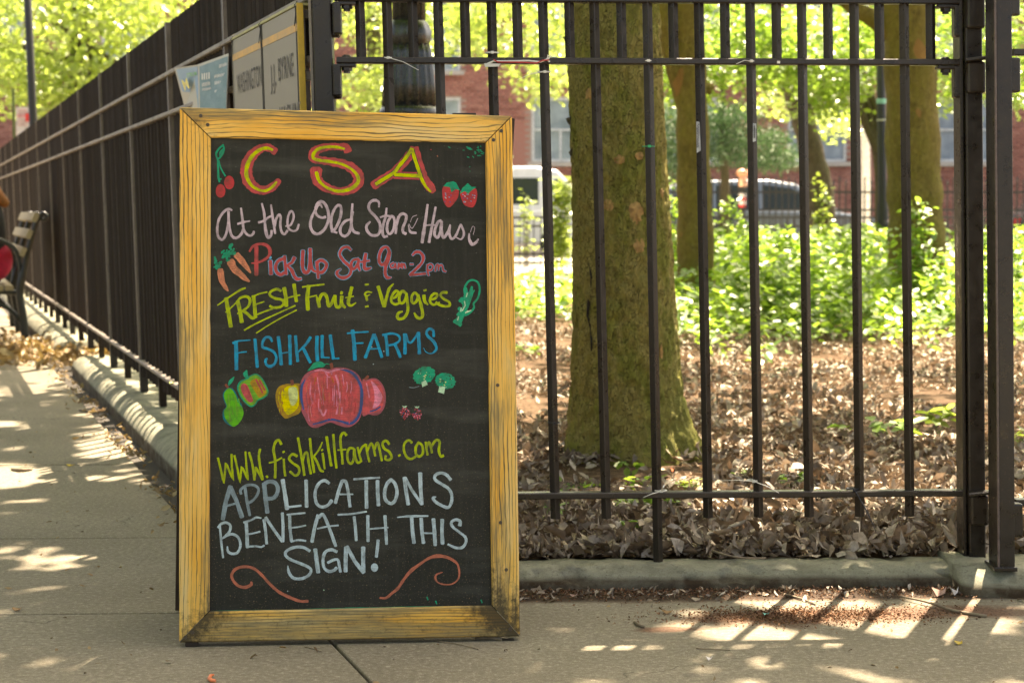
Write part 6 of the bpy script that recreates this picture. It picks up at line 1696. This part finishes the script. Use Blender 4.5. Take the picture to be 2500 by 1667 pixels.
# ---------------------------------------------------------------- far fences
def far_fence(label, Y, x0_, x1_, ztop, zr, step, bw, spike, group=None, posts=2.4):
    root = thing('iron_fence', label, 'fence', ((x0_ + x1_) / 2, Y, 0))
    for z in zr:
        m = MB(); m.box(((x0_ + x1_) / 2, Y, z), (x1_ - x0_, 0.03, 0.03)); m.build('rail', M_FARIRON, root)
    x = x0_; k = 0; mb = MB(); fin = MB(); n = 0
    me = None
    while x < x1_:
        if k * step % posts < step * .99 and k % max(1, int(posts / step)) == 0:
            m = MB(); m.box((x, Y, (ztop + 0.12) / 2), (0.055, 0.055, ztop + 0.12)); m.lathe(Vector((x, Y, ztop + 0.12)), [(0.03, 0), (0.035, 0.03), (0.005, 0.09)], 8); m.build('post', M_FARIRON, root)
        else:
            z1 = ztop + (0.0 if k % 2 else -0.05 * (1 if spike else 0))
            mb.box((x, Y, z1 / 2), (bw, bw, z1))
            if spike: mb.lathe(Vector((x, Y, z1)), [(bw * .4, 0), (bw * .95, 0.02), (0.001, 0.08)], 6)
            n += 1
        x += step; k += 1
    o = mb.build('bars', M_FARIRON, root); o['kind'] = 'stuff'
    return root
far_fence('tall black spiked iron fence at the far side of the park before the cars', 28.5, at(1600, 513, 28.5).x, 10.5, 1.36, (1.18, 0.9, 0.25), 0.10, 0.020, True)
far_fence('low black iron fence in front of the spiked one, beyond the undergrowth', 27.0, -4.4, 10.0, 0.80, (0.79, 0.66, 0.12), 0.105, 0.016, False)

# ---------------------------------------------------------------- brick building
BY = 46.0
def m_brick():
    t = NT('red brick'); r = rnd_island(t)
    co = t.coord('World'); nz = t.noise(co, 2.0, 4, .6)
    c = t.ramp(r, [(0, (0.30, 0.12, 0.09, 1)), (0.4, (0.42, 0.18, 0.135, 1)), (0.75, (0.50, 0.24, 0.18, 1)), (1, (0.36, 0.14, 0.11, 1))])
    c = t.mix(t.mrange(nz, .4, .7, 0, .25), c, (0.42, 0.25, 0.2, 1))
    return t.bsdf(c, 0.85, 0, t.bump(t.noise(co, 60, 3), 0.3, 0.005), 0.2)
M_BRICK = m_brick()
M_MORTAR = plain('pale mortar', (0.40, 0.30, 0.24), 0.9, 0, .1, 20)
M_FRAME = plain('white window frame', (0.62, 0.64, 0.62), 0.5)
t = NT('window glass'); co = t.coord('World'); nz = t.noise(co, 1.2, 3, .6)
M_GLASS = t.bsdf(t.ramp(nz, [(0.35, (0.16, 0.20, 0.24, 1)), (0.65, (0.38, 0.44, 0.48, 1))]), 0.08, 0, None, 0.8)
M_LINTEL = plain('stone sill', (0.5, 0.45, 0.38), 0.8)
bld = thing('brick_building', 'long red brick building with white framed windows across the street behind the trees', 'building', (0, BY, 0))
wins = []
for a, b in ((-420, -290), (-80, 60), (250, 380), (560, 700), (985, 1124), (1298, 1440), (1612, 1753), (1925, 2069), (2285, 2424), (2640, 2780)):
    xa, xb = at(a, 300, BY).x, at(b, 300, BY).x
    for y0_, y1_ in ((400, 238), (178, 0), (-60, -240)):
        if a == -80 and y0_ == 400: continue
        wins.append((xa, xb, at(0, y0_, BY).z, at(0, y1_, BY).z))
wins = [(a, b, z0 + 0.05, z1) for a, b, z0, z1 in wins]
X0, X1, Z0, Z1 = -20.0, 20.0, -0.1, 9.0
# wall in blocks around the openings
xs = sorted(set([X0, X1] + [v for w_ in wins for v in w_[:2]])); zs = sorted(set([Z0, Z1] + [v for w_ in wins for v in w_[2:]]))
m = MB()
for i in range(len(xs) - 1):
    for j in range(len(zs) - 1):
        cx_, cz = (xs[i] + xs[i + 1]) / 2, (zs[j] + zs[j + 1]) / 2
        if any(a < cx_ < b and c < cz < d for a, b, c, d in wins): continue
        m.box((cx_, BY + 0.3, cz), (xs[i + 1] - xs[i], 0.5, zs[j + 1] - zs[j]))
m.build('wall', M_MORTAR, bld)
m = MB(); m.box((0, BY + 5.3, 4.5), (40, 9.4, 9.2)); m.build('inner_wall', plain('dark interior', (0.03, 0.03, 0.035), .9), bld)
m = MB(); m.box((0, BY + 5, 9.2), (40.8, 10.8, 0.4)); m.build('roof', M_LINTEL, bld)
bl, bh = 0.215, 0.075
me_brick = mesh_at_origin(MB().box((0, 0, 0), (bl - 0.012, 0.03, bh - 0.012)), 'brick', M_BRICK)
rest = MB(); cnt = 0; jz = 0; z = 0.0
Vb = []; cand = []
while z < 6.2:
    x = -14.5 + (bl / 2 if jz % 2 else 0)
    while x < 14.8:
        if not any(a - 0.06 < x < b + 0.06 and c - 0.1 < z < d + 0.05 for a, b, c, d in wins): cand.append((x, z))
        x += bl
    z += bh; jz += 1
C_ = np.array([(x, BY + 0.045, z) for x, z in cand]); px_, py_ = project_np(C_)
vis = ((px_ > 1185) & (px_ < 1300) & (py_ > 300) & (py_ < 410)) | ((px_ > 2070) & (px_ < 2290) & (py_ > 395) & (py_ < 440))
ids = list(np.where(vis)[0])[:296]; idset = set(int(i) for i in ids)
for i, (x, z) in enumerate(cand):
    dy = random.uniform(-0.004, 0.004)
    if i in idset: place(me_brick, 'brick', bld, (x, BY + 0.04 + dy, z))
    else: Vb.append((x, BY + 0.04 + dy, z))
Vb = np.array(Vb); hb = np.array([(bl - .012) / 2, 0.015, (bh - .012) / 2])
T8 = np.array([(-1, -1, -1), (1, -1, -1), (1, 1, -1), (-1, 1, -1), (-1, -1, 1), (1, -1, 1), (1, 1, 1), (-1, 1, 1)]) * hb
VV = (Vb[:, None, :] + T8[None]).reshape(-1, 3)
base = (np.arange(len(Vb)) * 8)[:, None]
Q = np.concatenate([base + np.array([f]) for f in ((0, 1, 5, 4), (1, 2, 6, 5), (3, 0, 4, 7), (4, 5, 6, 7), (0, 3, 2, 1))], 0)
o = np_mesh('brickwork', VV, Q, M_BRICK, bld); o['kind'] = 'stuff'
for a, b, c, d in wins:
    w_ = MB(); fw = 0.07
    for bx in (((a + b) / 2, c + fw / 2, b - a, fw), ((a + b) / 2, d - fw / 2, b - a, fw), (a + fw / 2, (c + d) / 2, fw, d - c - 2 * fw), (b - fw / 2, (c + d) / 2, fw, d - c - 2 * fw), ((a + b) / 2, (c + d) / 2, b - a - 2 * fw, 0.05), (a + (b - a) * .5, c + (d - c) * .25, 0.05, (d - c) / 2 - fw)):
        w_.box((bx[0], BY + 0.12, bx[1]), (bx[2], 0.06, bx[3]))
    wo = w_.build('window', M_FRAME, bld)
    g_ = MB(); g_.box(((a + b) / 2, BY + 0.17, (c + d) / 2), (b - a, 0.01, d - c)); g_.build('pane', M_GLASS, wo)
    s_ = MB(); s_.box(((a + b) / 2, BY - 0.0, c - 0.06), (b - a + 0.2, 0.2, 0.10)); s_.build('sill', M_LINTEL, wo)

# ---------------------------------------------------------------- vehicles
M_TYRE = plain('rubber tyre', (0.02, 0.02, 0.02), 0.8); M_RIM2 = plain('alloy rim', (0.5, 0.5, 0.5), 0.3, 0.8)
M_CARGLASS = plain('dark car glass', (0.02, 0.026, 0.02), 0.12, 0, .1, 5, 0, 0.45)
M_VANW = plain('white van paint', (0.80, 0.78, 0.74), 0.25, 0, .03, 5, 0, 0.6)
M_BLUE = plain('dark blue grey car paint', (0.17, 0.20, 0.23), 0.16, 0.3, .05, 5, 0, 0.8)
M_DARKCAR = plain('black car paint', (0.02, 0.02, 0.024), 0.15, 0.2, .05, 5, 0, 0.8)
M_LIGHT = plain('red lamp lens', (0.6, 0.02, 0.02), 0.2)
def vehicle(name, label, cat, x0_, Y, z0, Lc, body, cab, wid, mat, wheels, wins_, head=1):
    """side profile (x forward, z up) extruded across the street; cab narrows towards the roof"""
    root = thing(name, label, cat, (x0_ + Lc / 2, Y, z0))
    def prof(pts, y0_, y1_, nm, mt, tum=0.0, zref=0.9):
        m = MB(); n = len(pts); V = []
        for yy, sg in ((y0_, 1), (y1_, -1)):
            for x, z in pts: V.append(Vector((x0_ + x, yy + sg * tum * max(0, z - zref), z0 + z)))
        m.add(V, [tuple(range(n)), tuple(range(2 * n - 1, n - 1, -1))] + [(i, (i + 1) % n, n + (i + 1) % n, n + i) for i in range(n)])
        return m.build(nm, mt, root, bevel=0.05, seg=3, smooth=False)
    prof(body, Y, Y + wid, 'body', mat); prof(cab, Y + 0.03, Y + wid - 0.03, 'cabin', mat, 0.28)
    for q in wins_:
        zr = 0.9; m = MB(); n = len(q)
        P = [Vector((x0_ + x, Y + 0.022 + 0.28 * max(0, z - zr), z0 + z)) for x, z in q]
        m.prism(P, (0, 0.02, 0)); m.build('side_window', M_CARGLASS, root)
    for x in wheels:
        for yy in (Y + 0.10, Y + wid - 0.10):
            m = MB(); c = Vector((x0_ + x, yy, z0 + 0.32)); m.tube([c + Vector((0, -.11, 0)), c + Vector((0, .11, 0))], 0.32, 24); o = m.build('wheel', M_TYRE, root, bevel=.02)
            m = MB(); m.tube([c + Vector((0, -.13, 0)), c + Vector((0, -.10, 0))], 0.2, 16); m.build('rim', M_RIM2, o)
    m = MB(); m.box((x0_ + (Lc - 0.03 if head > 0 else 0.03), Y + 0.22, z0 + 0.68), (0.08, 0.3, 0.12)); m.build('headlight', M_RIM2, root, bevel=.01)
    m = MB(); m.box((x0_ + (0.03 if head > 0 else Lc - 0.03), Y + 0.2, z0 + 0.8), (0.08, 0.3, 0.16)); m.build('tail_light', M_LIGHT, root, bevel=.01)
    return root
Yc = 33.0; cl_ = at(1560, 513, Yc).x
vehicle('parked_car', 'dark blue parked car seen through the spiked fence and the undergrowth', 'car', cl_, Yc, -0.10, 4.6,
    [(0.0, .35), (0.02, .8), (.1, .98), (1.0, 1.02), (3.45, .98), (4.3, .88), (4.58, .7), (4.6, .35), (4.4, .25), (0.2, .25)], [(0.25, .97), (.55, 1.42), (.9, 1.54), (2.4, 1.56), (2.9, 1.48), (3.75, .95)], 1.75, M_BLUE, (0.85, 3.75),
    [[(.55, 1.02), (.75, 1.38), (1.35, 1.44), (1.35, 1.02)], [(1.42, 1.02), (1.42, 1.45), (2.2, 1.46), (2.2, 1.02)], [(2.27, 1.02), (2.27, 1.46), (2.8, 1.40), (3.4, 1.02)]])
Yv = 38.0; xv = at(1437, 513, Yv).x
vehicle('van', 'white parked van with dark side windows behind the low fence, right of the chalkboard', 'van', xv - 5.0, Yv, -0.10, 5.3,
    [(0, .35), (0, 1.0), (4.4, 1.0), (5.2, .92), (5.3, .5), (5.2, .3), (.1, .3)], [(0.0, .98), (0.02, 1.82), (.3, 1.92), (3.9, 1.92), (4.35, 1.84), (4.95, 1.2), (5.0, .98)], 1.9, M_VANW, (0.95, 4.3),
    [[(.3, 1.12), (.3, 1.68), (1.5, 1.68), (1.5, 1.12)], [(1.6, 1.12), (1.6, 1.68), (2.9, 1.68), (2.9, 1.12)], [(3.0, 1.12), (3.0, 1.68), (3.95, 1.68), (3.95, 1.12)], [(4.3, 1.15), (4.3, 1.66), (4.45, 1.62), (4.85, 1.15)]])
xr2 = at(2490, 513, 34).x
vehicle('parked_car', 'black parked car with a red tail light at the far right edge', 'car', xr2, 34, -0.10, 4.5,
    [(0.0, .35), (0.02, .8), (.1, .95), (1.0, 1.0), (3.4, .97), (4.2, .86), (4.48, .7), (4.5, .35), (4.3, .25), (0.2, .25)], [(0.35, .96), (.7, 1.36), (1.0, 1.46), (2.3, 1.46), (2.8, 1.38), (3.6, .94)], 1.75, M_DARKCAR, (0.85, 3.65),
    [[(.65, 1.0), (.9, 1.32), (1.4, 1.38), (1.4, 1.0)], [(1.5, 1.0), (1.5, 1.38), (2.3, 1.36), (3.1, 1.0)]])
# orange topped street post
kb = thing('street_post', 'orange domed post with red and white lower part in front of the dark blue car', 'post', (at(1812, 513, 31).x, 31, 0))
c = Vector((at(1812, 513, 31).x, 31, 0)); zk = lambda y: at(1812, y, 31).z
M_ORG = plain('faded orange plastic', (0.70, 0.30, 0.16), 0.5)
m = MB(); m.lathe(c, [(0.10, zk(428)), (0.115, zk(424)), (0.10, zk(418)), (0.05, zk(414)), (0.005, zk(413))], 20); m.build('dome', M_ORG, kb, smooth=True)
m = MB(); m.lathe(c, [(0.075, zk(456)), (0.08, zk(426))], 20); m.build('upper_part', plain('peach plastic', (0.72, 0.42, 0.27), 0.5), kb, smooth=True)
for i, (a, b, mt) in enumerate(((470, 456, M_FARIRON), (482, 470, M_SIGNW), (490, 482, M_SIGNR), (500, 490, M_SIGNW), (506, 500, M_SIGNR))):
    m = MB(); m.lathe(c, [(0.06, zk(a)), (0.06, zk(b))], 16); m.build('band', mt, kb)
m = MB(); m.lathe(c, [(0.05, 0), (0.05, zk(506))], 12); m.build('shaft', M_FARIRON, kb)

# ---------------------------------------------------------------- bench and the person on it
M_SLAT = plain('weathered bench slat', (0.28, 0.235, 0.14), 0.75, 0, .2, 30, .3)
M_BENCH = plain('dark green black cast iron', (0.016, 0.018, 0.014), 0.4)
BYd = 12.45
def bpx(x, y, Y=BYd): return at(x, y, Y)
bench = thing('park_bench', 'park bench with pale wooden slats and dark cast iron ends against the side fence at the left', 'bench', bpx(40, 830))
bench['label'] = 'park bench with pale wooden slats and dark iron ends beside the fence'
along = FD * 1.75
def slat(px, py, w_, h_, tilt, near=0.05, nm='back_slat'):
    c = bpx(px, py); side = Vector((math.cos(tilt), 0, math.sin(tilt))); side = (FN * -math.cos(tilt) + Vector((0, 0, math.sin(tilt)))).normalized()
    a, b = c - FD * near, c + along
    m = MB(); m.beam(a, b, w_, h_, up=side, cut=0.004); return m.build(nm, M_SLAT, bench)
slat(86, 531, 0.034, 0.065, 1.15); slat(71, 572, 0.034, 0.065, 1.15); slat(56, 615, 0.034, 0.065, 1.15)
for k, px in enumerate((22, -2, -26, -50, -74)): slat(px, 703 + k * 1.0, 0.036, 0.058, 0.0, 0.03, 'seat_slat')
for q in range(3):
    off = FD * (q * 0.82)
    def T_(pts): return [bpx(x, y) + off for x, y in pts]
    sub = {}
    m = MB(); P = crom([tuple(p) for p in T_(((62, 832), (56, 770), (48, 715), (58, 660), (72, 600), (88, 545), (97, 527)))], step=4); m.tube(P, [0.028] * 12 + [0.020] * (len(P) - 12), 8); m.build('iron_leg', M_BENCH, bench, smooth=True)
    m = MB(); P = crom([tuple(p) for p in T_(((97, 527), (106, 520), (114, 527), (110, 537), (101, 534)))], step=4); m.tube(P, 0.013, 8); m.build('scroll', M_BENCH, bench, smooth=True)
    m = MB(); P = crom([tuple(p) for p in T_(((46, 700), (49, 655), (38, 612), (10, 590), (-30, 582), (-70, 590), (-95, 640), (-90, 700)))], step=4); m.tube(P, 0.016, 8); m.build('arm_hoop', M_BENCH, bench, smooth=True)
    m = MB(); P = crom([tuple(p) for p in T_(((52, 715), (10, 712), (-50, 712), (-85, 720)))], step=4); m.tube(P, 0.02, 8); m.build('seat_bearer', M_BENCH, bench, smooth=True)
    m = MB(); P = crom([tuple(p) for p in T_(((-80, 715), (-72, 770), (-92, 832)))], step=4); m.tube(P, 0.026, 8); m.build('iron_leg', M_BENCH, bench, smooth=True)
    m = MB(); P = crom([tuple(p) for p in T_(((50, 785), (20, 752), (-30, 742), (-74, 770)))], step=4); m.tube(P, 0.016, 8); m.build('leg_brace', M_BENCH, bench, smooth=True)

def skin(name, verts, edges, radii, mat, parent, sub=2, root_i=0):
    o0 = org(parent)
    me = bpy.data.meshes.new(name); me.from_pydata([tuple(Vector(v) - o0) for v in verts], edges, [])
    o = finish(me, name, mat, parent, True)
    sk = o.modifiers.new('skin', 'SKIN'); sk.use_smooth_shade = True
    bm = bmesh.new(); bm.from_mesh(me); lay = bm.verts.layers.skin.verify(); bm.verts.ensure_lookup_table()
    for i, v in enumerate(bm.verts):
        r = radii[i]; v[lay].radius = (r, r) if not isinstance(r, tuple) else r
        v[lay].use_root = (i == root_i)
    bm.to_mesh(me); bm.free()
    ss = o.modifiers.new('subsurf', 'SUBSURF'); ss.levels = sub; ss.render_levels = sub
    return o
pb = bpx(-34, 703) + FD * 0.42             # hips on the seat
pb.z = bpx(-34, 696).z + 0.09
fw = FN                                    # the person faces the path
sd = FD
M_SKIN = plain('skin', (0.50, 0.27, 0.18), 0.5, 0, .05, 10); M_JEAN = plain('dark blue jeans', (0.018, 0.028, 0.06), 0.85, 0, .3, 60)
M_COAT = plain('crimson coat', (0.42, 0.008, 0.045), 0.8, 0, .15, 30); M_BLK = plain('black jacket', (0.012, 0.012, 0.014), 0.85); M_HAIR = plain('auburn hair', (0.28, 0.10, 0.02), 0.6, 0, .4, 80)
per = thing('person', 'person in black jacket, crimson coat and jeans sitting on the bench at the left', 'person', pb - Vector((0, 0, 0.5)))
up = Vector((0, 0, 1))
hip = pb; waist = hip + up * .18 - fw * .02; chest = hip + up * .40 - fw * .01; neck = hip + up * .56 + fw * .03; head = hip + up * .67 + fw * .05; crown_ = hip + up * .78 + fw * .05
V = [hip, waist, chest, neck, head, crown_]; E = [(0, 1), (1, 2), (2, 3), (3, 4), (4, 5)]; R_ = [.14, .125, .135, .05, .088, .07]
for s_ in (-1, 1):
    n0 = len(V); sh = chest + sd * s_ * .17 + up * .08; el = sh - up * .27 + fw * .06; wr = el + fw * .20 - up * .06 - sd * s_ * .05; hd = wr + fw * .07 - up * .02
    V += [sh, el, wr, hd]; E += [(2, n0), (n0, n0 + 1), (n0 + 1, n0 + 2), (n0 + 2, n0 + 3)]; R_ += [.06, .045, .03, .034]
    for k_, (dx, ln) in enumerate(((-.03, .06), (-.01, .07), (.01, .068), (.028, .055))):
        V.append(hd + fw * ln + sd * dx - up * .02); E.append((n0 + 3, len(V) - 1)); R_.append(.009)
    V.append(hd + sd * (-s_) * .045 + fw * .02); E.append((n0 + 3, len(V) - 1)); R_.append(.011)
    n1 = len(V); th = hip + sd * s_ * .09; kn = th + fw * .44 + up * .02; an = kn - up * .40 + fw * .02; toe = an + fw * .15 - up * .05
    V += [th, kn, an, toe]; E += [(0, n1), (n1, n1 + 1), (n1 + 1, n1 + 2), (n1 + 2, n1 + 3)]; R_ += [.085, .058, .038, .035]
skin('body', V, E, R_, M_SKIN, per)
skin('jacket', [hip + up * .05, waist, chest, chest + up * .1], [(0, 1), (1, 2), (2, 3)], [.155, .15, .16, .10], M_BLK, per)
for s_ in (-1, 1):
    sh = chest + sd * s_ * .17 + up * .08; el = sh - up * .27 + fw * .06; wr = el + fw * .18 - up * .055 - sd * s_ * .045
    skin('sleeve', [sh, el, wr], [(0, 1), (1, 2)], [.075, .058, .043], M_BLK, per)
    th = hip + sd * s_ * .09; kn = th + fw * .44 + up * .02; an = kn - up * .38 + fw * .02
    skin('trouser_leg', [th - fw * .05, kn, an], [(0, 1), (1, 2)], [.10, .070, .055], M_JEAN, per)
    skin('shoe', [an - up * .02, an + fw * .16 - up * .05], [(0, 1)], [.05, .042], M_BLK, per)
skin('coat_tail', [hip - fw * .06 + up * .20, hip - fw * .09 + up * .06, hip + up * .0 - fw * .07, hip + fw * .12], [(0, 1), (1, 2), (2, 3)], [.125, .145, .135, .12], M_COAT, per)
skin('hair', [head - fw * .03 + up * .08, head - fw * .06, neck - fw * .10, chest - fw * .17 + up * .05], [(0, 1), (1, 2), (2, 3)], [.088, .085, .06, .035], M_HAIR, per)
for s_ in (-1, 1):
    m = MB(); c = head + fw * .085 + sd * s_ * .032 + up * .015; m.lathe(c, [(0.001, -.008), (.009, -.004), (.009, .004), (.001, .008)], 8); m.build('eye', M_BLK, per)
m = MB(); c = head + fw * .09 - up * .012; m.beam(c - up * .02, c + up * .02 - fw * .01, .018, .02); m.build('nose', M_SKIN, per, bevel=.004)
m = MB(); c = head + fw * .082 - up * .045; m.beam(c - sd * .02, c + sd * .02, .01, .008); m.build('mouth', M_LIGHT, per)

# ---------------------------------------------------------------- litter and odds and ends
bag = thing('plastic_bag', 'crumpled white plastic bag on the ground beside the bench leg', 'bag', G(88, 846))
m = MB(); b = G(88, 842); N = 14; V = []
for i in range(6):
    for k in range(N):
        a = k / N * 6.283; r = (0.075 * math.sin((i + .4) / 6 * math.pi)) * (1 + .45 * mn.noise(Vector((math.cos(a) * 2, math.sin(a) * 2, i * .9))))
        V.append(b + Vector((math.cos(a) * r * .85, math.sin(a) * r * .8, 0.004 + i * .009 * (1 + .5 * mn.noise(Vector((k * .7, i, 3)))))))
m.add(V, [(i * N + k, i * N + (k + 1) % N, (i + 1) * N + (k + 1) % N, (i + 1) * N + k) for i in range(5) for k in range(N)] + [tuple(range(5 * N, 6 * N))]); m.build('film', plain('white bag film', (.7, .68, .62), .4), bag)
M_TWIG = plain('dead twig', (0.20, 0.155, 0.10), 0.85, 0, .3, 60); M_BRANCH = plain('bleached branch', (0.38, 0.33, 0.25), 0.85, 0, .3, 60)
def twig(pts, r0, r1, z, label, mat=M_TWIG, name='stick', cat='stick'):
    P = [G(x, y, z + 0.5 * max(r0, r1) + dz) for x, y, dz in pts]
    P = [Vector(p[:3]) for p in crom([tuple(p) for p in P], step=4)]
    m = MB(); m.tube(P, [r0 + (r1 - r0) * i / (len(P) - 1) for i in range(len(P))], 7); o = m.build(name, mat, None, smooth=True)
    tag(o, label, cat); return o
twig(((2195, 1455, .004), (2260, 1468, .006), (2330, 1490, .002), (2408, 1504, 0)), .0022, .0042, 0, 'long brown stick lying on the pavement in front of the thick kerb block')
twig(((1590, 1325, .005), (1660, 1318, .03), (1740, 1300, .03), (1835, 1268, .05)), .003, .006, .05, 'long pale fallen branch lying in the leaf litter under the gate', M_BRANCH, 'branch', 'branch')
twig(((1740, 1345, .01), (1800, 1360, .015), (1870, 1362, .01)), .003, .002, .06, 'short dark twig in the litter behind the gate kerb')
twig(((1915, 1450, 0), (1960, 1462, .002), (1990, 1475, 0)), .003, .002, 0, 'dark twig among crumbs at the foot of the gate kerb')
twig(((1550, 1518, 0), (1562, 1526, .002), (1574, 1530, 0)), .004, .003, 0, 'stubby dark twig on the pavement right of the chalkboard')
twig(((1700, 1582, 0), (1740, 1584, .002), (1782, 1586, 0)), .0014, .001, 0, 'thin brown twig near the shadow of the gate rails')
twig(((30, 1145, 0), (52, 1147, .003), (76, 1145, 0)), .007, .006, 0, 'stubby stick lying in the sunny patch on the left path')
twig(((195, 1001, 0), (225, 1004, .003), (252, 1000, 0)), .006, .004, 0, 'dark stick near the side kerb on the left path')
twig(((1060, 1564, 0), (1110, 1570, .002), (1168, 1584, 0)), .0012, .001, 0, 'thin reddish twig under the right half of the chalkboard')
twig(((744, 1578, 0), (765, 1583, .001), (785, 1590, 0)), .0012, .001, 0, 'thin dark twig just below the chalkboard')
twig(((1160, 1557, .0), (1200, 1556, .003), (1225, 1560, 0)), .004, .004, 0, 'brown stick poking out under the right end of the chalkboard')
def bit(px, py, w_, h_, mat, label, name, cat, z=0.0, lift=0.004):
    c = G(px, py, z); N = 7; V = []
    for k in range(N):
        a = k / N * 6.283; r = random.uniform(.6, 1.1); V.append(c + Vector((math.cos(a) * w_ * r, math.sin(a) * h_ * r, lift * (1 + math.cos(a * 2)))))
    m = MB(); m.prism(V, (0, 0, 0.0012)); o = m.build(name, mat, None); tag(o, label, cat); return o
M_OR = plain('orange petal', (0.75, 0.22, 0.09), 0.6)
m = MB(); P = [G(x, y, .005) for x, y in ((522, 1646), (514, 1648), (511, 1655), (516, 1660), (526, 1661))]; m.tube(P, [.002, .003, .004, .004, .003], 7); o = m.build('petal', M_OR, None, smooth=True); tag(o, 'curled orange petal on the pavement at the lower left of the chalkboard', 'petal')
bit(1869, 1503, .008, .006, plain('teal scrap', (.05, .40, .33), .4), 'small teal plastic scrap on the brown crumbs', 'plastic_scrap', 'scrap')
bit(1731, 1611, .008, .005, M_SIGNW, 'tiny white paper scrap on the lower pavement', 'paper_scrap', 'scrap')
bit(1642, 1152, .006, .006, M_OR, 'tiny orange petal in the leaf litter behind the bars', 'petal', 'petal', .06, .008)
bit(172, 1138, .014, .010, plain('yellow leaf', (.55, .38, .04), .6), 'small yellow leaf in the shaded strip of the left path', 'fallen_leaf', 'leaf')
bit(42, 1490, .012, .007, plain('brown leaf', (.25, .14, .05), .6), 'brown curled leaf on the lower left slab', 'fallen_leaf', 'leaf')
bit(2340, 1572, .010, .007, bpy.data.materials['yellow leaf'], 'small yellow leaf on the pavement at the lower right', 'fallen_leaf', 'leaf')
bit(418, 936, .012, .009, plain('neon green tape', (.55, .75, .0), .5), 'neon green scrap on the fence rail beside the chalkboard', 'scrap', 'scrap', 0.23, .004)
bit(1628, 1497, .014, .008, bpy.data.materials['brown leaf'], 'curled brown leaf on the pavement right of the chalkboard', 'fallen_leaf', 'leaf')
bit(1700, 1466, .014, .008, LM_LITTER, 'pale tan leaf by the gate kerb under the fourth bar', 'fallen_leaf', 'leaf')
bit(2290, 1455, .022, .012, plain('pinkish dead leaf', (.36, .22, .16), .7), 'large pinkish dead leaf beside the thick kerb block', 'fallen_leaf', 'leaf', 0, .012)
bit(1400, 1457, .010, .007, bpy.data.materials['pinkish dead leaf'], 'round pinkish leaf near the kerb beside the chalkboard', 'fallen_leaf', 'leaf')
bit(2330, 1452, .012, .01, M_SIGNW, 'pale pebble like scrap next to the thick kerb block', 'scrap', 'scrap', 0, .01)
